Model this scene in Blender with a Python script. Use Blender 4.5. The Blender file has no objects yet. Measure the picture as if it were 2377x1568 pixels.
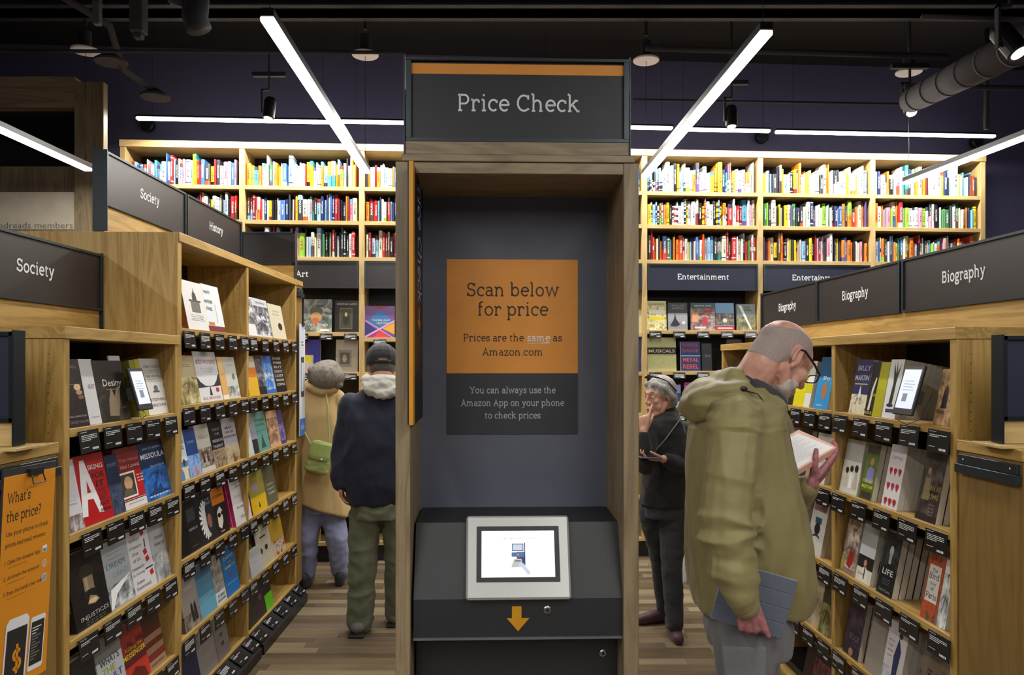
import bpy, bmesh, math, random
import numpy as np
from mathutils import Vector, Matrix, noise, Euler
R = math.radians
SC = bpy.context.scene
COL = SC.collection
random.seed(11)
# ---------------------------------------------------------------- camera, world, exposure, lamps
F, CX, HY, EYE = 1750.0, 1188.5, 842.0, 1.65
cam_d = bpy.data.cameras.new('camera'); cam = bpy.data.objects.new('camera', cam_d); COL.objects.link(cam)
cam.location = (0, 0, EYE); cam.rotation_euler = (R(90), 0, 0)
cam_d.sensor_width = 36; cam_d.lens = F / 2377 * 36; cam_d.shift_y = (HY - 784) / 2377; cam_d.clip_start = .05
SC.camera = cam
SC.view_settings.view_transform = 'Standard'; SC.view_settings.look = 'None'
SC.view_settings.gamma = 1; SC.view_settings.use_curve_mapping = False
SC.view_settings.exposure = 0.0
SC.cycles.use_denoising = True
SC.cycles.max_bounces = 6; SC.cycles.diffuse_bounces = 4
SC.cycles.sample_clamp_indirect = 6
wd = bpy.data.worlds.new('world'); SC.world = wd; wd.use_nodes = True
wd.node_tree.nodes['Background'].inputs[0].default_value = (.5, .6, 1, 1)
wd.node_tree.nodes['Background'].inputs[1].default_value = .01
LAMP_W = 26.0      # watts of one pendant lamp
BACK_GAIN = 1.15    # the rows behind the viewpoint
WALL_W = 44.0      # watts of one wall-washing lamp
LAMP_C = (1, .975, .92)
def area_lamp(loc, sx, sy, w, rz=0, spread=180, tilt=0, c=LAMP_C):
    l = bpy.data.lights.new('strip_light', 'AREA'); l.shape = 'RECTANGLE'; l.size = sx; l.size_y = sy
    l.energy = w; l.color = c; l.spread = R(spread)
    o = bpy.data.objects.new('strip_light', l); COL.objects.link(o)
    o.rotation_euler = Euler((tilt, 0, rz)); o.location = loc
    return o
def up(px, py, Y):            # where a sight line of the photograph meets depth Y
    return Vector(((px - CX) * Y / F, Y, EYE - (py - HY) * Y / F))
# pendants: (x0,y0)-(x1,y1) at z; those behind the camera carry on the same rows
ZP = 3.0
def pend(px0, py0, px1, py1):
    Y0 = F * (ZP - EYE) / (HY - py0); Y1 = F * (ZP - EYE) / (HY - py1)
    return Vector((up(px0, py0, Y0).x, Y0, ZP)), Vector((up(px1, py1, Y1).x, Y1, ZP))
PEND = [pend(619, 30, 850, 394), pend(1780, 62, 1497, 402)]
a, b = pend(-20, 283.5, 206, 388); PEND.append((b + (a - b).normalized() * 2.42, b))
a, b = pend(2377, 312, 2102, 419); PEND.append((b + (a - b).normalized() * 2.42, b))
PEND_BACK = []
for (a, b) in PEND:
    for k in (1, 2):
        d = (a - b).normalized()
        d = Vector((0, -1, 0))
        PEND_BACK.append((a + d * (1.7 + (k - 1) * 2.7 + 2.42), a + d * (1.7 + (k - 1) * 2.7)))
WL = []                        # wall lamps over the back bookcase
for (p0, q0, p1, q1) in ((316, 275, 787, 281), (792, 282, 1230, 288), (1240, 289, 1562, 297), (1568, 297.5, 1788, 304), (1799, 305, 2310, 315)):
    def wy(px):
        u = (px - CX) / F; return (6.304 - .27) / (1 - .064 * u)
    WL.append((up(p0, q0, wy(p0)), up(p1, q1, wy(p1))))
for i_, (a, b) in enumerate(PEND + PEND_BACK):
    m = (a + b) / 2; L = (b - a).length
    area_lamp((m.x, m.y, m.z - .036), L - .02, .052, LAMP_W * (1.0 if i_ < len(PEND) else BACK_GAIN), math.atan2(b.y - a.y, b.x - a.x))
for (a, b) in WL:
    m = (a + b) / 2; L = (b - a).length
    area_lamp((m.x, m.y, m.z - .02), L - .02, .04, WALL_W * L / 1.7, math.atan2(b.y - a.y, b.x - a.x), tilt=0)

# ---------------------------------------------------------------- materials
MC = {}
def nodes(m):
    m.use_nodes = True; nt = m.node_tree; return nt, nt.nodes['Principled BSDF']
def ramp(nt, fac, stops, interp='LINEAR'):
    r = nt.nodes.new('ShaderNodeValToRGB'); nt.links.new(fac, r.inputs[0]); cr = r.color_ramp; cr.interpolation = interp
    while len(cr.elements) > 1: cr.elements.remove(cr.elements[-1])
    cr.elements[0].position = stops[0][0]; cr.elements[0].color = (*stops[0][1], 1)
    for p, c in stops[1:]:
        e = cr.elements.new(p); e.color = (*c, 1)
    return r.outputs[0]
def coords(nt, kind='Object', scale=(1, 1, 1), loc=(0, 0, 0), rot=(0, 0, 0)):
    t = nt.nodes.new('ShaderNodeTexCoord'); m = nt.nodes.new('ShaderNodeMapping'); nt.links.new(t.outputs[kind], m.inputs[0])
    m.inputs['Scale'].default_value = scale; m.inputs['Location'].default_value = loc; m.inputs['Rotation'].default_value = rot
    return m.outputs[0]
def tex(nt, vec, scale=5, detail=4, rough=.5, dist=0):
    n = nt.nodes.new('ShaderNodeTexNoise'); nt.links.new(vec, n.inputs['Vector'])
    n.inputs['Scale'].default_value = scale; n.inputs['Detail'].default_value = detail
    n.inputs['Roughness'].default_value = rough; n.inputs['Distortion'].default_value = dist
    return n.outputs['Fac']
def bump(nt, bs, h, strength=.3, dist=.002):
    b = nt.nodes.new('ShaderNodeBump'); nt.links.new(h, b.inputs['Height'])
    b.inputs['Strength'].default_value = strength; b.inputs['Distance'].default_value = dist
    nt.links.new(b.outputs[0], bs.inputs['Normal'])
def hexc(h):
    v = [int(h[i:i + 2], 16) / 255 for i in (0, 2, 4)]
    return tuple(x / 12.92 if x <= .04045 else ((x + .055) / 1.055) ** 2.4 for x in v)
def C(c): return hexc(c) if isinstance(c, str) else c
def flat(c, rough=.5, metal=0, emit=0, var=.06, vs=9, bmp=0, name=None):
    key = ('flat', c, rough, metal, emit, var, vs, bmp)
    if key in MC: return MC[key]
    c = C(c); m = bpy.data.materials.new(name or 'paint'); nt, bs = nodes(m)
    if var:
        f = tex(nt, coords(nt), vs, 3)
        o = ramp(nt, f, [(.3, tuple(x * (1 - var) for x in c)), (.7, tuple(min(1, x * (1 + var)) for x in c))])
        nt.links.new(o, bs.inputs['Base Color'])
    else: bs.inputs['Base Color'].default_value = (*c, 1)
    bs.inputs['Roughness'].default_value = rough; bs.inputs['Metallic'].default_value = metal
    if emit:
        bs.inputs['Emission Color'].default_value = (*c, 1); bs.inputs['Emission Strength'].default_value = emit
    if bmp: bump(nt, bs, tex(nt, coords(nt), 350, 2), bmp, .001)
    MC[key] = m; return m
def oak(axis='x', tone='warm'):
    key = ('oak', axis, tone)
    if key in MC: return MC[key]
    m = bpy.data.materials.new('oak_veneer'); nt, bs = nodes(m)
    s = {'x': (.6, 9, 9), 'y': (9, .6, 9), 'z': (9, 9, .6)}[axis]
    big = {'x': (.35, 3.2, 3.2), 'y': (3.2, .35, 3.2), 'z': (3.2, 3.2, .35)}[axis]
    pal = {'warm': ('94713a', 'ad8b49', 'c09f5c'), 'light': ('b0925c', 'c2a56e', 'd0b682'), 'grey': ('72634c', '8a795d', '9c8a6c'),
           'brown': ('73582a', '7f6231', '8b6c39'), 'grain': ('bc9552', 'd2ae6b', 'dfc07e')}[tone]
    v1 = coords(nt, 'Object', s); v2 = coords(nt, 'Object', big)
    f1 = tex(nt, v1, 14, 5, .65, .4); f2 = tex(nt, v2, 2.2, 3, .5, 2.2)
    w = nt.nodes.new('ShaderNodeMath'); w.operation = 'MULTIPLY'; w.inputs[1].default_value = 9; nt.links.new(f2, w.inputs[0])
    fr = nt.nodes.new('ShaderNodeMath'); fr.operation = 'PINGPONG'; fr.inputs[1].default_value = 1; nt.links.new(w.outputs[0], fr.inputs[0])
    mx = nt.nodes.new('ShaderNodeMix'); mx.data_type = 'FLOAT'; mx.inputs[0].default_value = .62 if tone != 'grain' else .5
    nt.links.new(fr.outputs[0], mx.inputs[2]); nt.links.new(f1, mx.inputs[3])
    o = ramp(nt, mx.outputs[0], [(.2, C(pal[0])), (.5, C(pal[1])), (.85, C(pal[2]))])
    nt.links.new(o, bs.inputs['Base Color']); bs.inputs['Roughness'].default_value = .48
    bump(nt, bs, f1, .25, .001)
    MC[key] = m; return m
def leaf_grain(): pass
BLACK = flat('17171a', .45, name='black_laminate'); SIGN = flat('262122', .42, bmp=.05, name='sign_board'); STEEL = flat('3a4246', .38, .6, name='dark_steel')
NAVY = flat('1a2036', .5, name='navy_board'); WHITE = flat('dfe1e4', .6, var=.02, name='white_print'); CARD = flat('121214', .35, name='black_card')
CREAM = flat('cfc9b8', .8, name='page_edges'); INK = flat('1c1a1a', .6, name='black_ink')
CONSOLE = flat('26282b', .5, bmp=.1, name='console_steel')

# ---------------------------------------------------------------- mesh builder
class MB:
    def __init__(s): s.v = []; s.f = []; s.mi = []; s.sm = []; s.mats = []
    def m(s, mat):
        if mat not in s.mats: s.mats.append(mat)
        return s.mats.index(mat)
    def add(s, vs, fs, mat, smooth=False, M=None):
        k = len(s.v); i = s.m(mat)
        if M is not None: vs = [M @ Vector(v) for v in vs]
        s.v += [tuple(v) for v in vs]
        for f in fs: s.f.append([k + a for a in f]); s.mi.append(i); s.sm.append(smooth)
        return s
    def box(s, x0, x1, y0, y1, z0, z1, mat, M=None):
        vs = [(x, y, z) for x in (x0, x1) for y in (y0, y1) for z in (z0, z1)]
        return s.add(vs, [(0, 1, 3, 2), (4, 6, 7, 5), (0, 4, 5, 1), (2, 3, 7, 6), (0, 2, 6, 4), (1, 5, 7, 3)], mat, M=M)
    def cbox(s, x0, x1, y0, y1, z0, z1, mat, c=.002, M=None):   # box with chamfered vertical and front edges
        bm = bmesh.new(); bmesh.ops.create_cube(bm, size=1)
        for v in bm.verts: v.co = Vector(((x0 + x1) / 2 + v.co.x * (x1 - x0), (y0 + y1) / 2 + v.co.y * (y1 - y0), (z0 + z1) / 2 + v.co.z * (z1 - z0)))
        bmesh.ops.bevel(bm, geom=bm.edges[:], offset=c, segments=1, affect='EDGES')
        bm.verts.index_update()
        s.add([v.co[:] for v in bm.verts], [[v.index for v in f.verts] for f in bm.faces], mat, M=M); bm.free(); return s
    def poly(s, pts, y, mat, t=0, M=None):                      # polygon in the xz plane facing -y; t gives thickness
        n = len(pts); a = sum(pts[i][0] * pts[(i + 1) % n][1] - pts[(i + 1) % n][0] * pts[i][1] for i in range(n))
        if a < 0: pts = pts[::-1]
        vs = [(p[0], y, p[1]) for p in pts]
        if not t: return s.add(vs, [tuple(range(n))], mat, M=M)
        vs += [(p[0], y + t, p[1]) for p in pts]
        fs = [tuple(range(n)), tuple(range(2 * n - 1, n - 1, -1))] + [(i, i + n, (i + 1) % n + n, (i + 1) % n) for i in range(n)]
        return s.add(vs, fs, mat, M=M)
    def rect(s, x0, x1, z0, z1, y, mat, M=None): return s.poly([(x0, z0), (x1, z0), (x1, z1), (x0, z1)], y, mat, M=M)
    def ell(s, cx, cz, rx, rz, y, mat, n=20, t=0, M=None):
        return s.poly([(cx + rx * math.cos(6.2832 * i / n), cz + rz * math.sin(6.2832 * i / n)) for i in range(n)], y, mat, t, M=M)
    def tube(s, pts, r, mat, n=8, caps=True):
        pts = [Vector(p) for p in pts]; rr = r if isinstance(r, (list, tuple)) else [r] * len(pts)
        vs = []; fs = []; T0 = (pts[1] - pts[0]).normalized()
        U = T0.orthogonal().normalized()
        for i, p in enumerate(pts):
            T = (pts[min(i + 1, len(pts) - 1)] - pts[max(i - 1, 0)]).normalized()
            U = (U - T * U.dot(T)).normalized(); W = T.cross(U)
            for k in range(n):
                a = 6.28318 * k / n; vs.append(p + (U * math.cos(a) + W * math.sin(a)) * rr[i])
        for i in range(len(pts) - 1):
            for k in range(n):
                fs.append((i * n + k, i * n + (k + 1) % n, (i + 1) * n + (k + 1) % n, (i + 1) * n + k))
        if caps: fs += [tuple(range(n - 1, -1, -1)), tuple(range((len(pts) - 1) * n, len(pts) * n))]
        return s.add(vs, fs, mat, n > 6)
    def lathe(s, prof, mat, n=24, M=None):                       # profile (r,z) about the z axis
        vs = []; fs = []
        for r, z in prof:
            for k in range(n):
                a = 6.28318 * k / n; vs.append((r * math.cos(a), r * math.sin(a), z))
        for i in range(len(prof) - 1):
            for k in range(n): fs.append((i * n + k, i * n + (k + 1) % n, (i + 1) * n + (k + 1) % n, (i + 1) * n + k))
        fs += [tuple(range(n - 1, -1, -1)), tuple(range((len(prof) - 1) * n, len(prof) * n))]
        return s.add(vs, fs, mat, False, M=M)
    def mesh(s, name):
        me = bpy.data.meshes.new(name); me.from_pydata(s.v, [], s.f)
        for m in s.mats: me.materials.append(m)
        me.polygons.foreach_set('material_index', s.mi); me.polygons.foreach_set('use_smooth', s.sm); me.update()
        return me
    def build(s, name, parent=None, **k): return link(name, s.mesh(name), parent, **k)
def link(name, data, parent=None, M=None, **k):
    o = bpy.data.objects.new(name, data); COL.objects.link(o)
    if parent is not None: o.parent = parent
    if M is not None: o.matrix_local = M
    for a, b in k.items(): o[a] = b
    return o
def thing(name, label, cat, M=None, group=None, data=None):
    o = link(name, data, M=M); o['label'] = label; o['category'] = cat
    if group: o['group'] = group
    return o
def structure(o): o['kind'] = 'structure'; return o
def copy_tree(o, M, label=None, group=None, parent=None):
    c = o.copy(); COL.objects.link(c)
    if parent is None: c.matrix_local = M
    else: c.parent = parent
    if label: c['label'] = label
    if group: c['group'] = group
    for ch in o.children:
        copy_tree(ch, None, parent=c)
    return c
ORD = ['first', 'second', 'third', 'fourth', 'fifth', 'sixth', 'seventh', 'eighth', 'ninth', 'tenth']
def TR(x, y, z): return Matrix.Translation((x, y, z))
def RZ(a): return Matrix.Rotation(a, 4, 'Z')
def RX(a): return Matrix.Rotation(a, 4, 'X')
def RY(a): return Matrix.Rotation(a, 4, 'Y')

# ---------------------------------------------------------------- slab-serif lettering (strokes widened into faces)
def arc(cx, cy, rx, ry, a0, a1, n=None):
    n = n or max(4, int(abs(a1 - a0) / 22))
    return [(cx + rx * math.cos(R(a0 + (a1 - a0) * i / n)), cy + ry * math.sin(R(a0 + (a1 - a0) * i / n))) for i in range(n + 1)]
def ser(x, y, l=.075, r=.075): return [(x - l, y), (x + r, y)]
t0, xt, ct, at = .028, .472, .672, .722
G = {}
def g(ch, adv, *st): G[ch] = (adv, st)
o_arc = lambda cx, a0=0, a1=360: arc(cx, .25, .195, .225, a0, a1)
g(' ', .26); g('.', .22, [(.07, .045), (.155, .045)]); g(',', .22, [(.13, .08), (.07, -.08)]); g("'", .17, [(.085, .72), (.075, .55)])
g('?', .44, arc(.2, .53, .14, .15, 160, -60) + [(.2, .3), (.2, .2)], [(.16, .045), (.245, .045)])
g('!', .25, [(.12, .7), (.12, .2)], [(.08, .045), (.165, .045)]); g(':', .22, [(.07, .045), (.155, .045)], [(.07, .4), (.155, .4)])
g('-', .33, [(.05, .26), (.28, .26)])
g('a', .5, arc(.22, .35, .15, .12, 150, 0) + [(.37, .1), (.4, t0), (.47, t0)], [(.37, .29), (.22, .28)] + arc(.2, .16, .13, .13, 90, 270) + [(.3, .06), (.37, .14)])
g('b', .56, [(.11, .02), (.11, at)], ser(.06, at, .04, .05), arc(.29, .25, .18, .225, 150, -150))
g('c', .48, o_arc(.27, 48, 312), [(.41, .47), (.41, .34)])
g('d', .58, [(.45, .7), (.45, t0)], ser(.41, at, .06, .04), ser(.49, t0, .04, .05), arc(.27, .25, .18, .225, 30, 330))
g('e', .51, o_arc(.27, 0, 315), [(.09, .265), (.465, .265)])
g('f', .35, [(.13, .02), (.13, .6)] + arc(.24, .6, .11, .12, 180, 60), ser(.13, t0), ser(.15, xt, .1, .12))
g('g', .53, arc(.25, .32, .145, .15, 0, 360), [(.34, .45), (.5, .47)], arc(.25, -.1, .19, .1, 0, 360), [(.14, .2), (.1, .1), (.15, .03), (.32, .02), (.42, -.03)])
g('h', .61, [(.12, .02), (.12, at)], ser(.07, at, .04, .05), arc(.28, .29, .16, .18, 170, 0) + [(.44, .02)], ser(.12, t0), ser(.44, t0))
g('i', .3, [(.15, .02), (.15, xt)], ser(.1, xt, .05, .05), ser(.15, t0, .09, .09), [(.105, .665), (.19, .665)])
g('j', .28, [(.15, xt), (.15, -.1)] + arc(.07, -.1, .08, .1, 0, -90), ser(.1, xt, .05, .05), [(.105, .665), (.19, .665)])
g('k', .58, [(.12, .02), (.12, at)], ser(.07, at, .04, .05), ser(.12, t0), [(.12, .2), (.38, xt)], [(.24, .3), (.46, t0)], ser(.4, xt, .08, .08), ser(.48, t0, .06, .07))
g('l', .3, [(.15, .02), (.15, at)], ser(.1, at, .05, .05), ser(.15, t0, .09, .09))
g('m', .9, [(.12, .02), (.12, xt)], ser(.07, xt, .05, .05), arc(.265, .3, .145, .17, 170, 0) + [(.41, .02)], arc(.555, .3, .145, .17, 170, 0) + [(.7, .02)], ser(.12, t0), ser(.41, t0, .06, .06), ser(.7, t0))
g('n', .61, [(.12, .02), (.12, xt)], ser(.07, xt, .05, .05), arc(.28, .29, .16, .18, 170, 0) + [(.44, .02)], ser(.12, t0), ser(.44, t0))
g('o', .55, o_arc(.275))
g('p', .57, [(.12, -.2), (.12, xt)], ser(.07, xt, .05, .05), ser(.12, -.2), arc(.3, .25, .18, .225, 150, -150))
g('q', .57, [(.45, -.2), (.45, xt)], ser(.45, -.2), arc(.27, .25, .18, .225, 30, 330))
g('r', .43, [(.12, .02), (.12, xt)], ser(.07, xt, .05, .05), ser(.12, t0, .075, .1), arc(.27, .32, .14, .15, 170, 55), [(.36, .45), (.36, .35)])
g('s', .43, [(.34, .36)] + arc(.21, .365, .12, .11, 60, 250) + arc(.22, .135, .13, .11, 70, -130) + [(.09, .14)], [(.35, .47), (.35, .35)], [(.075, .02), (.075, .15)])
g('t', .37, [(.14, .6), (.14, .1)] + arc(.24, .12, .1, .095, 180, 300), [(.04, xt), (.31, xt)])
g('u', .6, [(.12, xt), (.12, .2)] + arc(.28, .19, .16, .165, 180, 340) + [(.45, .2), (.45, xt)], [(.45, .3), (.45, t0)], ser(.08, xt, .05, .05), ser(.41, xt, .06, .05), ser(.5, t0, .05, .04))
g('v', .53, [(.1, xt), (.265, .03), (.43, xt)], ser(.1, xt, .08, .07), ser(.43, xt, .07, .08))
g('w', .8, [(.1, xt), (.24, .03), (.4, xt), (.56, .03), (.7, xt)], ser(.1, xt, .08, .07), ser(.7, xt, .07, .08))
g('x', .53, [(.11, xt), (.43, t0)], [(.42, xt), (.1, t0)], ser(.11, xt), ser(.42, xt), ser(.1, t0), ser(.43, t0))
g('y', .53, [(.1, xt), (.27, .05)], [(.43, xt), (.22, -.12), (.14, -.18), (.05, -.16)], ser(.1, xt, .08, .07), ser(.43, xt, .07, .08))
g('z', .47, [(.08, .36), (.08, xt), (.38, xt), (.08, t0), (.4, t0), (.4, .14)])
g('A', .68, [(.1, t0), (.33, .68), (.56, t0)], [(.2, .24), (.47, .24)], ser(.09, t0), ser(.57, t0), [(.27, .68), (.37, .68)])
g('B', .62, [(.13, .02), (.13, ct)], [(.05, ct), (.32, ct)] + arc(.33, .53, .14, .142, 90, -90) + [(.13, .375)], [(.33, .375)] + arc(.35, .2, .16, .172, 90, -90) + [(.05, t0)])
g('C', .66, arc(.36, .35, .27, .325, 50, 310), [(.55, .68), (.55, .5)], [(.55, .06), (.55, .14)])
g('D', .7, [(.13, .02), (.13, ct)], [(.05, ct), (.3, ct)] + arc(.32, .35, .28, .322, 90, -90) + [(.05, t0)])
g('E', .6, [(.13, .02), (.13, ct)], [(.05, ct), (.5, ct), (.5, .55)], [(.13, .37), (.38, .37)], [(.05, t0), (.52, t0), (.52, .17)])
g('F', .57, [(.13, .02), (.13, ct)], [(.05, ct), (.5, ct), (.5, .55)], [(.13, .37), (.38, .37)], ser(.13, t0))
g('G', .71, arc(.36, .35, .27, .325, 50, 335), [(.55, .68), (.55, .5)], [(.42, .33), (.62, .33)], [(.59, .33), (.59, .1)])
g('H', .75, [(.14, .02), (.14, ct)], [(.6, .02), (.6, ct)], [(.14, .36), (.6, .36)], ser(.14, ct), ser(.14, t0), ser(.6, ct), ser(.6, t0))
g('I', .34, [(.17, .02), (.17, ct)], ser(.17, ct, .1, .1), ser(.17, t0, .1, .1))
g('J', .45, [(.3, ct), (.3, .15)] + arc(.18, .15, .12, .13, 0, -150), ser(.3, ct, .1, .1))
g('K', .68, [(.14, .02), (.14, ct)], [(.14, .3), (.5, ct)], [(.28, .42), (.57, t0)], ser(.14, ct), ser(.14, t0), ser(.5, ct), ser(.58, t0))
g('L', .57, [(.13, .02), (.13, ct)], [(.05, t0), (.51, t0), (.51, .18)], ser(.13, ct))
g('M', .9, [(.13, .02), (.15, ct), (.44, .12), (.73, ct), (.76, .02)], ser(.12, ct, .07, .04), ser(.76, ct, .04, .07), ser(.13, t0), ser(.76, t0))
g('N', .76, [(.14, .02), (.14, ct), (.6, .03), (.6, ct)], ser(.12, ct, .07, .04), ser(.6, ct), ser(.14, t0))
g('O', .75, arc(.375, .35, .29, .325, 0, 360)); g('Q', .75, arc(.375, .35, .29, .325, 0, 360), [(.38, .12), (.62, -.1)])
g('P', .6, [(.13, .02), (.13, ct)], [(.05, ct), (.32, ct)] + arc(.33, .49, .17, .182, 90, -90) + [(.13, .308)], ser(.13, t0, .08, .1))
g('R', .66, [(.13, .02), (.13, ct)], [(.05, ct), (.32, ct)] + arc(.33, .51, .16, .162, 90, -90) + [(.13, .35)], [(.32, .35), (.54, t0), (.62, t0)], ser(.13, t0))
g('S', .56, arc(.27, .515, .17, .16, 25, 250) + arc(.29, .19, .185, .165, 75, -155), [(.45, .68), (.45, .52)], [(.09, .02), (.09, .2)])
g('T', .64, [(.32, .02), (.32, ct)], [(.06, .53), (.06, ct), (.58, ct), (.58, .53)], ser(.32, t0, .1, .1))
g('U', .74, [(.14, ct), (.14, .25)] + arc(.365, .25, .225, .22, 180, 360) + [(.59, ct)], ser(.14, ct), ser(.59, ct))
g('V', .68, [(.1, ct), (.33, .03), (.56, ct)], ser(.1, ct), ser(.56, ct))
g('W', .98, [(.1, ct), (.3, .03), (.49, .64), (.68, .03), (.88, ct)], ser(.1, ct), ser(.88, ct))
g('Y', .66, [(.09, ct), (.33, .34), (.57, ct)], [(.33, .36), (.33, .02)], ser(.1, ct), ser(.56, ct), ser(.33, t0, .1, .1))
g('X', .68, [(.1, ct), (.57, t0)], [(.56, ct), (.1, t0)], ser(.1, ct), ser(.56, ct), ser(.1, t0), ser(.57, t0))
g('Z', .6, [(.1, .54), (.1, ct), (.5, ct), (.08, t0), (.52, t0), (.52, .17)])
g('1', .4, [(.1, .58), (.21, .68), (.21, .02)], ser(.21, t0, .1, .1)); g('2', .52, arc(.25, .5, .16, .17, 160, -40) + [(.08, t0), (.44, t0), (.44, .12)])
g('3', .5, arc(.23, .52, .14, .15, 150, -90) + arc(.23, .19, .17, .17, 90, -150)); g('$', .56, arc(.27, .47, .15, .14, 25, 250) + arc(.28, .19, .16, .145, 75, -155), [(.275, .78), (.275, -.08)])
g('e^', .5)
def stroke(mb, pts, w, mat, fn, y):
    pts = [Vector((p[0], p[1])) for p in pts]; L = []; Rr = []
    n = len(pts); closed = (pts[0] - pts[-1]).length < 1e-6
    for i in range(n):
        if closed and i in (0, n - 1): d1 = (pts[n - 1] - pts[n - 2]).normalized(); d2 = (pts[1] - pts[0]).normalized()
        else:
            d1 = (pts[i] - pts[i - 1]).normalized() if i else (pts[1] - pts[0]).normalized()
            d2 = (pts[i + 1] - pts[i]).normalized() if i < n - 1 else d1
        t = (d1 + d2); t = t.normalized() if t.length > 1e-6 else d1
        k = max(.45, abs(t.dot(d1))); nn = Vector((-t.y, t.x)) * (w / 2 / k)
        L.append(pts[i] + nn); Rr.append(pts[i] - nn)
    for i in range(n - 1):
        q = [fn(p) for p in (Rr[i], Rr[i + 1], L[i + 1], L[i])]
        mb.poly(q, y, mat)
def slab(mb, text, x, z, size, mat, width=None, y=0, align='c', w=.074, italic=0):
    tot = sum(G.get(c, G['o'])[0] for c in text) - .05
    sx = size if width is None else width / tot
    x0 = x - {'c': tot * sx / 2, 'l': 0, 'r': tot * sx}[align]
    cx = 0
    for c in text:
        adv, st = G.get(c, G['o'])
        for s in st: stroke(mb, s, w, mat, lambda p, cx=cx: (x0 + (cx + p[0] + italic * p[1]) * sx, z + p[1] * size), y)
        cx += adv
FC = {}
def sans(mb, text, x, z, h, mat, width=None, y=0, align='c', bold=.0):   # capitals of height h in the built-in face
    key = (text, bold)
    if key not in FC:
        cu = bpy.data.curves.new('f', 'FONT'); cu.body = text; cu.size = 1; cu.offset = bold; cu.resolution_u = 2
        ob = bpy.data.objects.new('f', cu); COL.objects.link(ob)
        dg = bpy.context.evaluated_depsgraph_get(); me = bpy.data.meshes.new_from_object(ob.evaluated_get(dg))
        vs = [(v.co.x, v.co.y) for v in me.vertices]; fs = [tuple(p.vertices) for p in me.polygons]
        bpy.data.objects.remove(ob); bpy.data.curves.remove(cu); bpy.data.meshes.remove(me)
        FC[key] = (vs, fs, min(v[0] for v in vs), max(v[0] for v in vs))
    vs, fs, a, b = FC[key]; s = h / .69
    sx = s if width is None else width / (b - a)
    x0 = x - {'c': (a + b) / 2 * sx, 'l': a * sx, 'r': b * sx}[align]
    mb.add([(x0 + v[0] * sx, y, z + v[1] * s) for v in vs], fs, mat)
# ---------------------------------------------------------------- room shell
WALLP = flat('5c5878', .75, var=.04, name='aubergine_wall_paint'); CEILP = flat('1b1b20', .9, name='ceiling_paint')
XL, XR, YN, YF, ZC = -5.6, 5.6, -5.0, 6.95, 4.35
def wallbox(name, *b): return structure(MB().box(*b, WALLP).build(name))
wb = MB().box(-6.2, 6.2, 0, .15, 0, ZC, WALLP).build('wall_back'); wb.matrix_local = TR(0, 6.66, 0) @ RZ(.064); structure(wb)
wallbox('wall_left', XL - .15, XL, YN, YF, 0, ZC); wallbox('wall_right', XR, XR + .15, YN, YF + .1, 0, ZC)
wallbox('wall_front', XL, XR, YN - .15, YN, 0, ZC)
structure(MB().box(XL - .1, XR + .1, YN, YF + .2, ZC, ZC + .1, CEILP).build('ceiling'))
# floor of boards: a slab, then boards running across the aisles
def plank_mat(i):
    key = ('plank', i)
    if key in MC: return MC[key]
    pal = [('4e4130', '6a5a44'), ('5a4c38', '786650'), ('645540', '84725a'), ('6e5f48', '928066'), ('564a3c', '726455'), ('74664e', '96866c'), ('504331', '6c5a44')][i]
    m = bpy.data.materials.new('floor_board'); nt, bs = nodes(m)
    f = tex(nt, coords(nt, 'Object', (.8, 16, 1)), 5, 6, .75, .5); f2 = tex(nt, coords(nt, 'Object', (.5, 3, 1)), 3, 2)
    a = nt.nodes.new('ShaderNodeMath'); a.operation = 'ADD'; nt.links.new(f, a.inputs[0]); nt.links.new(f2, a.inputs[1])
    h = nt.nodes.new('ShaderNodeMath'); h.operation = 'MULTIPLY'; h.inputs[1].default_value = .5; nt.links.new(a.outputs[0], h.inputs[0])
    nt.links.new(ramp(nt, h.outputs[0], [(.36, C(pal[0])), (.62, C(pal[1]))]), bs.inputs['Base Color'])
    bs.inputs['Roughness'].default_value = .38; bump(nt, bs, f, .2, .001); MC[key] = m; return m
floor = structure(MB().box(XL, XR, YN, YF + .1, -.12, -.012, flat('3a2e22', .8)).build('floor'))
rest = MB(); rng = random.Random(4); nf = 0; pw = .08
for r in range(int((YF - YN) / pw)):
    y0 = YN + r * pw; x = XL - rng.random()
    while x < XR:
        L = rng.choice((.6, .9, 1.2, .75)); x1 = min(x + L, XR); xa = max(x, XL)
        if x1 - xa > .1:
            k = rng.randrange(7)
            inv = 3.85 < y0 < 6.35 and ((x1 > -1.75 and xa < -.55) or (x1 > .55 and xa < 1.6))
            if inv:
                o = MB().cbox(xa, x1 - .0015, y0, y0 + pw - .0015, -.012, 0, plank_mat(k), .001).build('plank', floor); nf += 1
            else: rest.box(xa, x1 - .0015, y0, y0 + pw - .0015, -.012, -.0002, plank_mat(k))
        x = x1
rest.build('plank_field', floor, kind='stuff')
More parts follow.
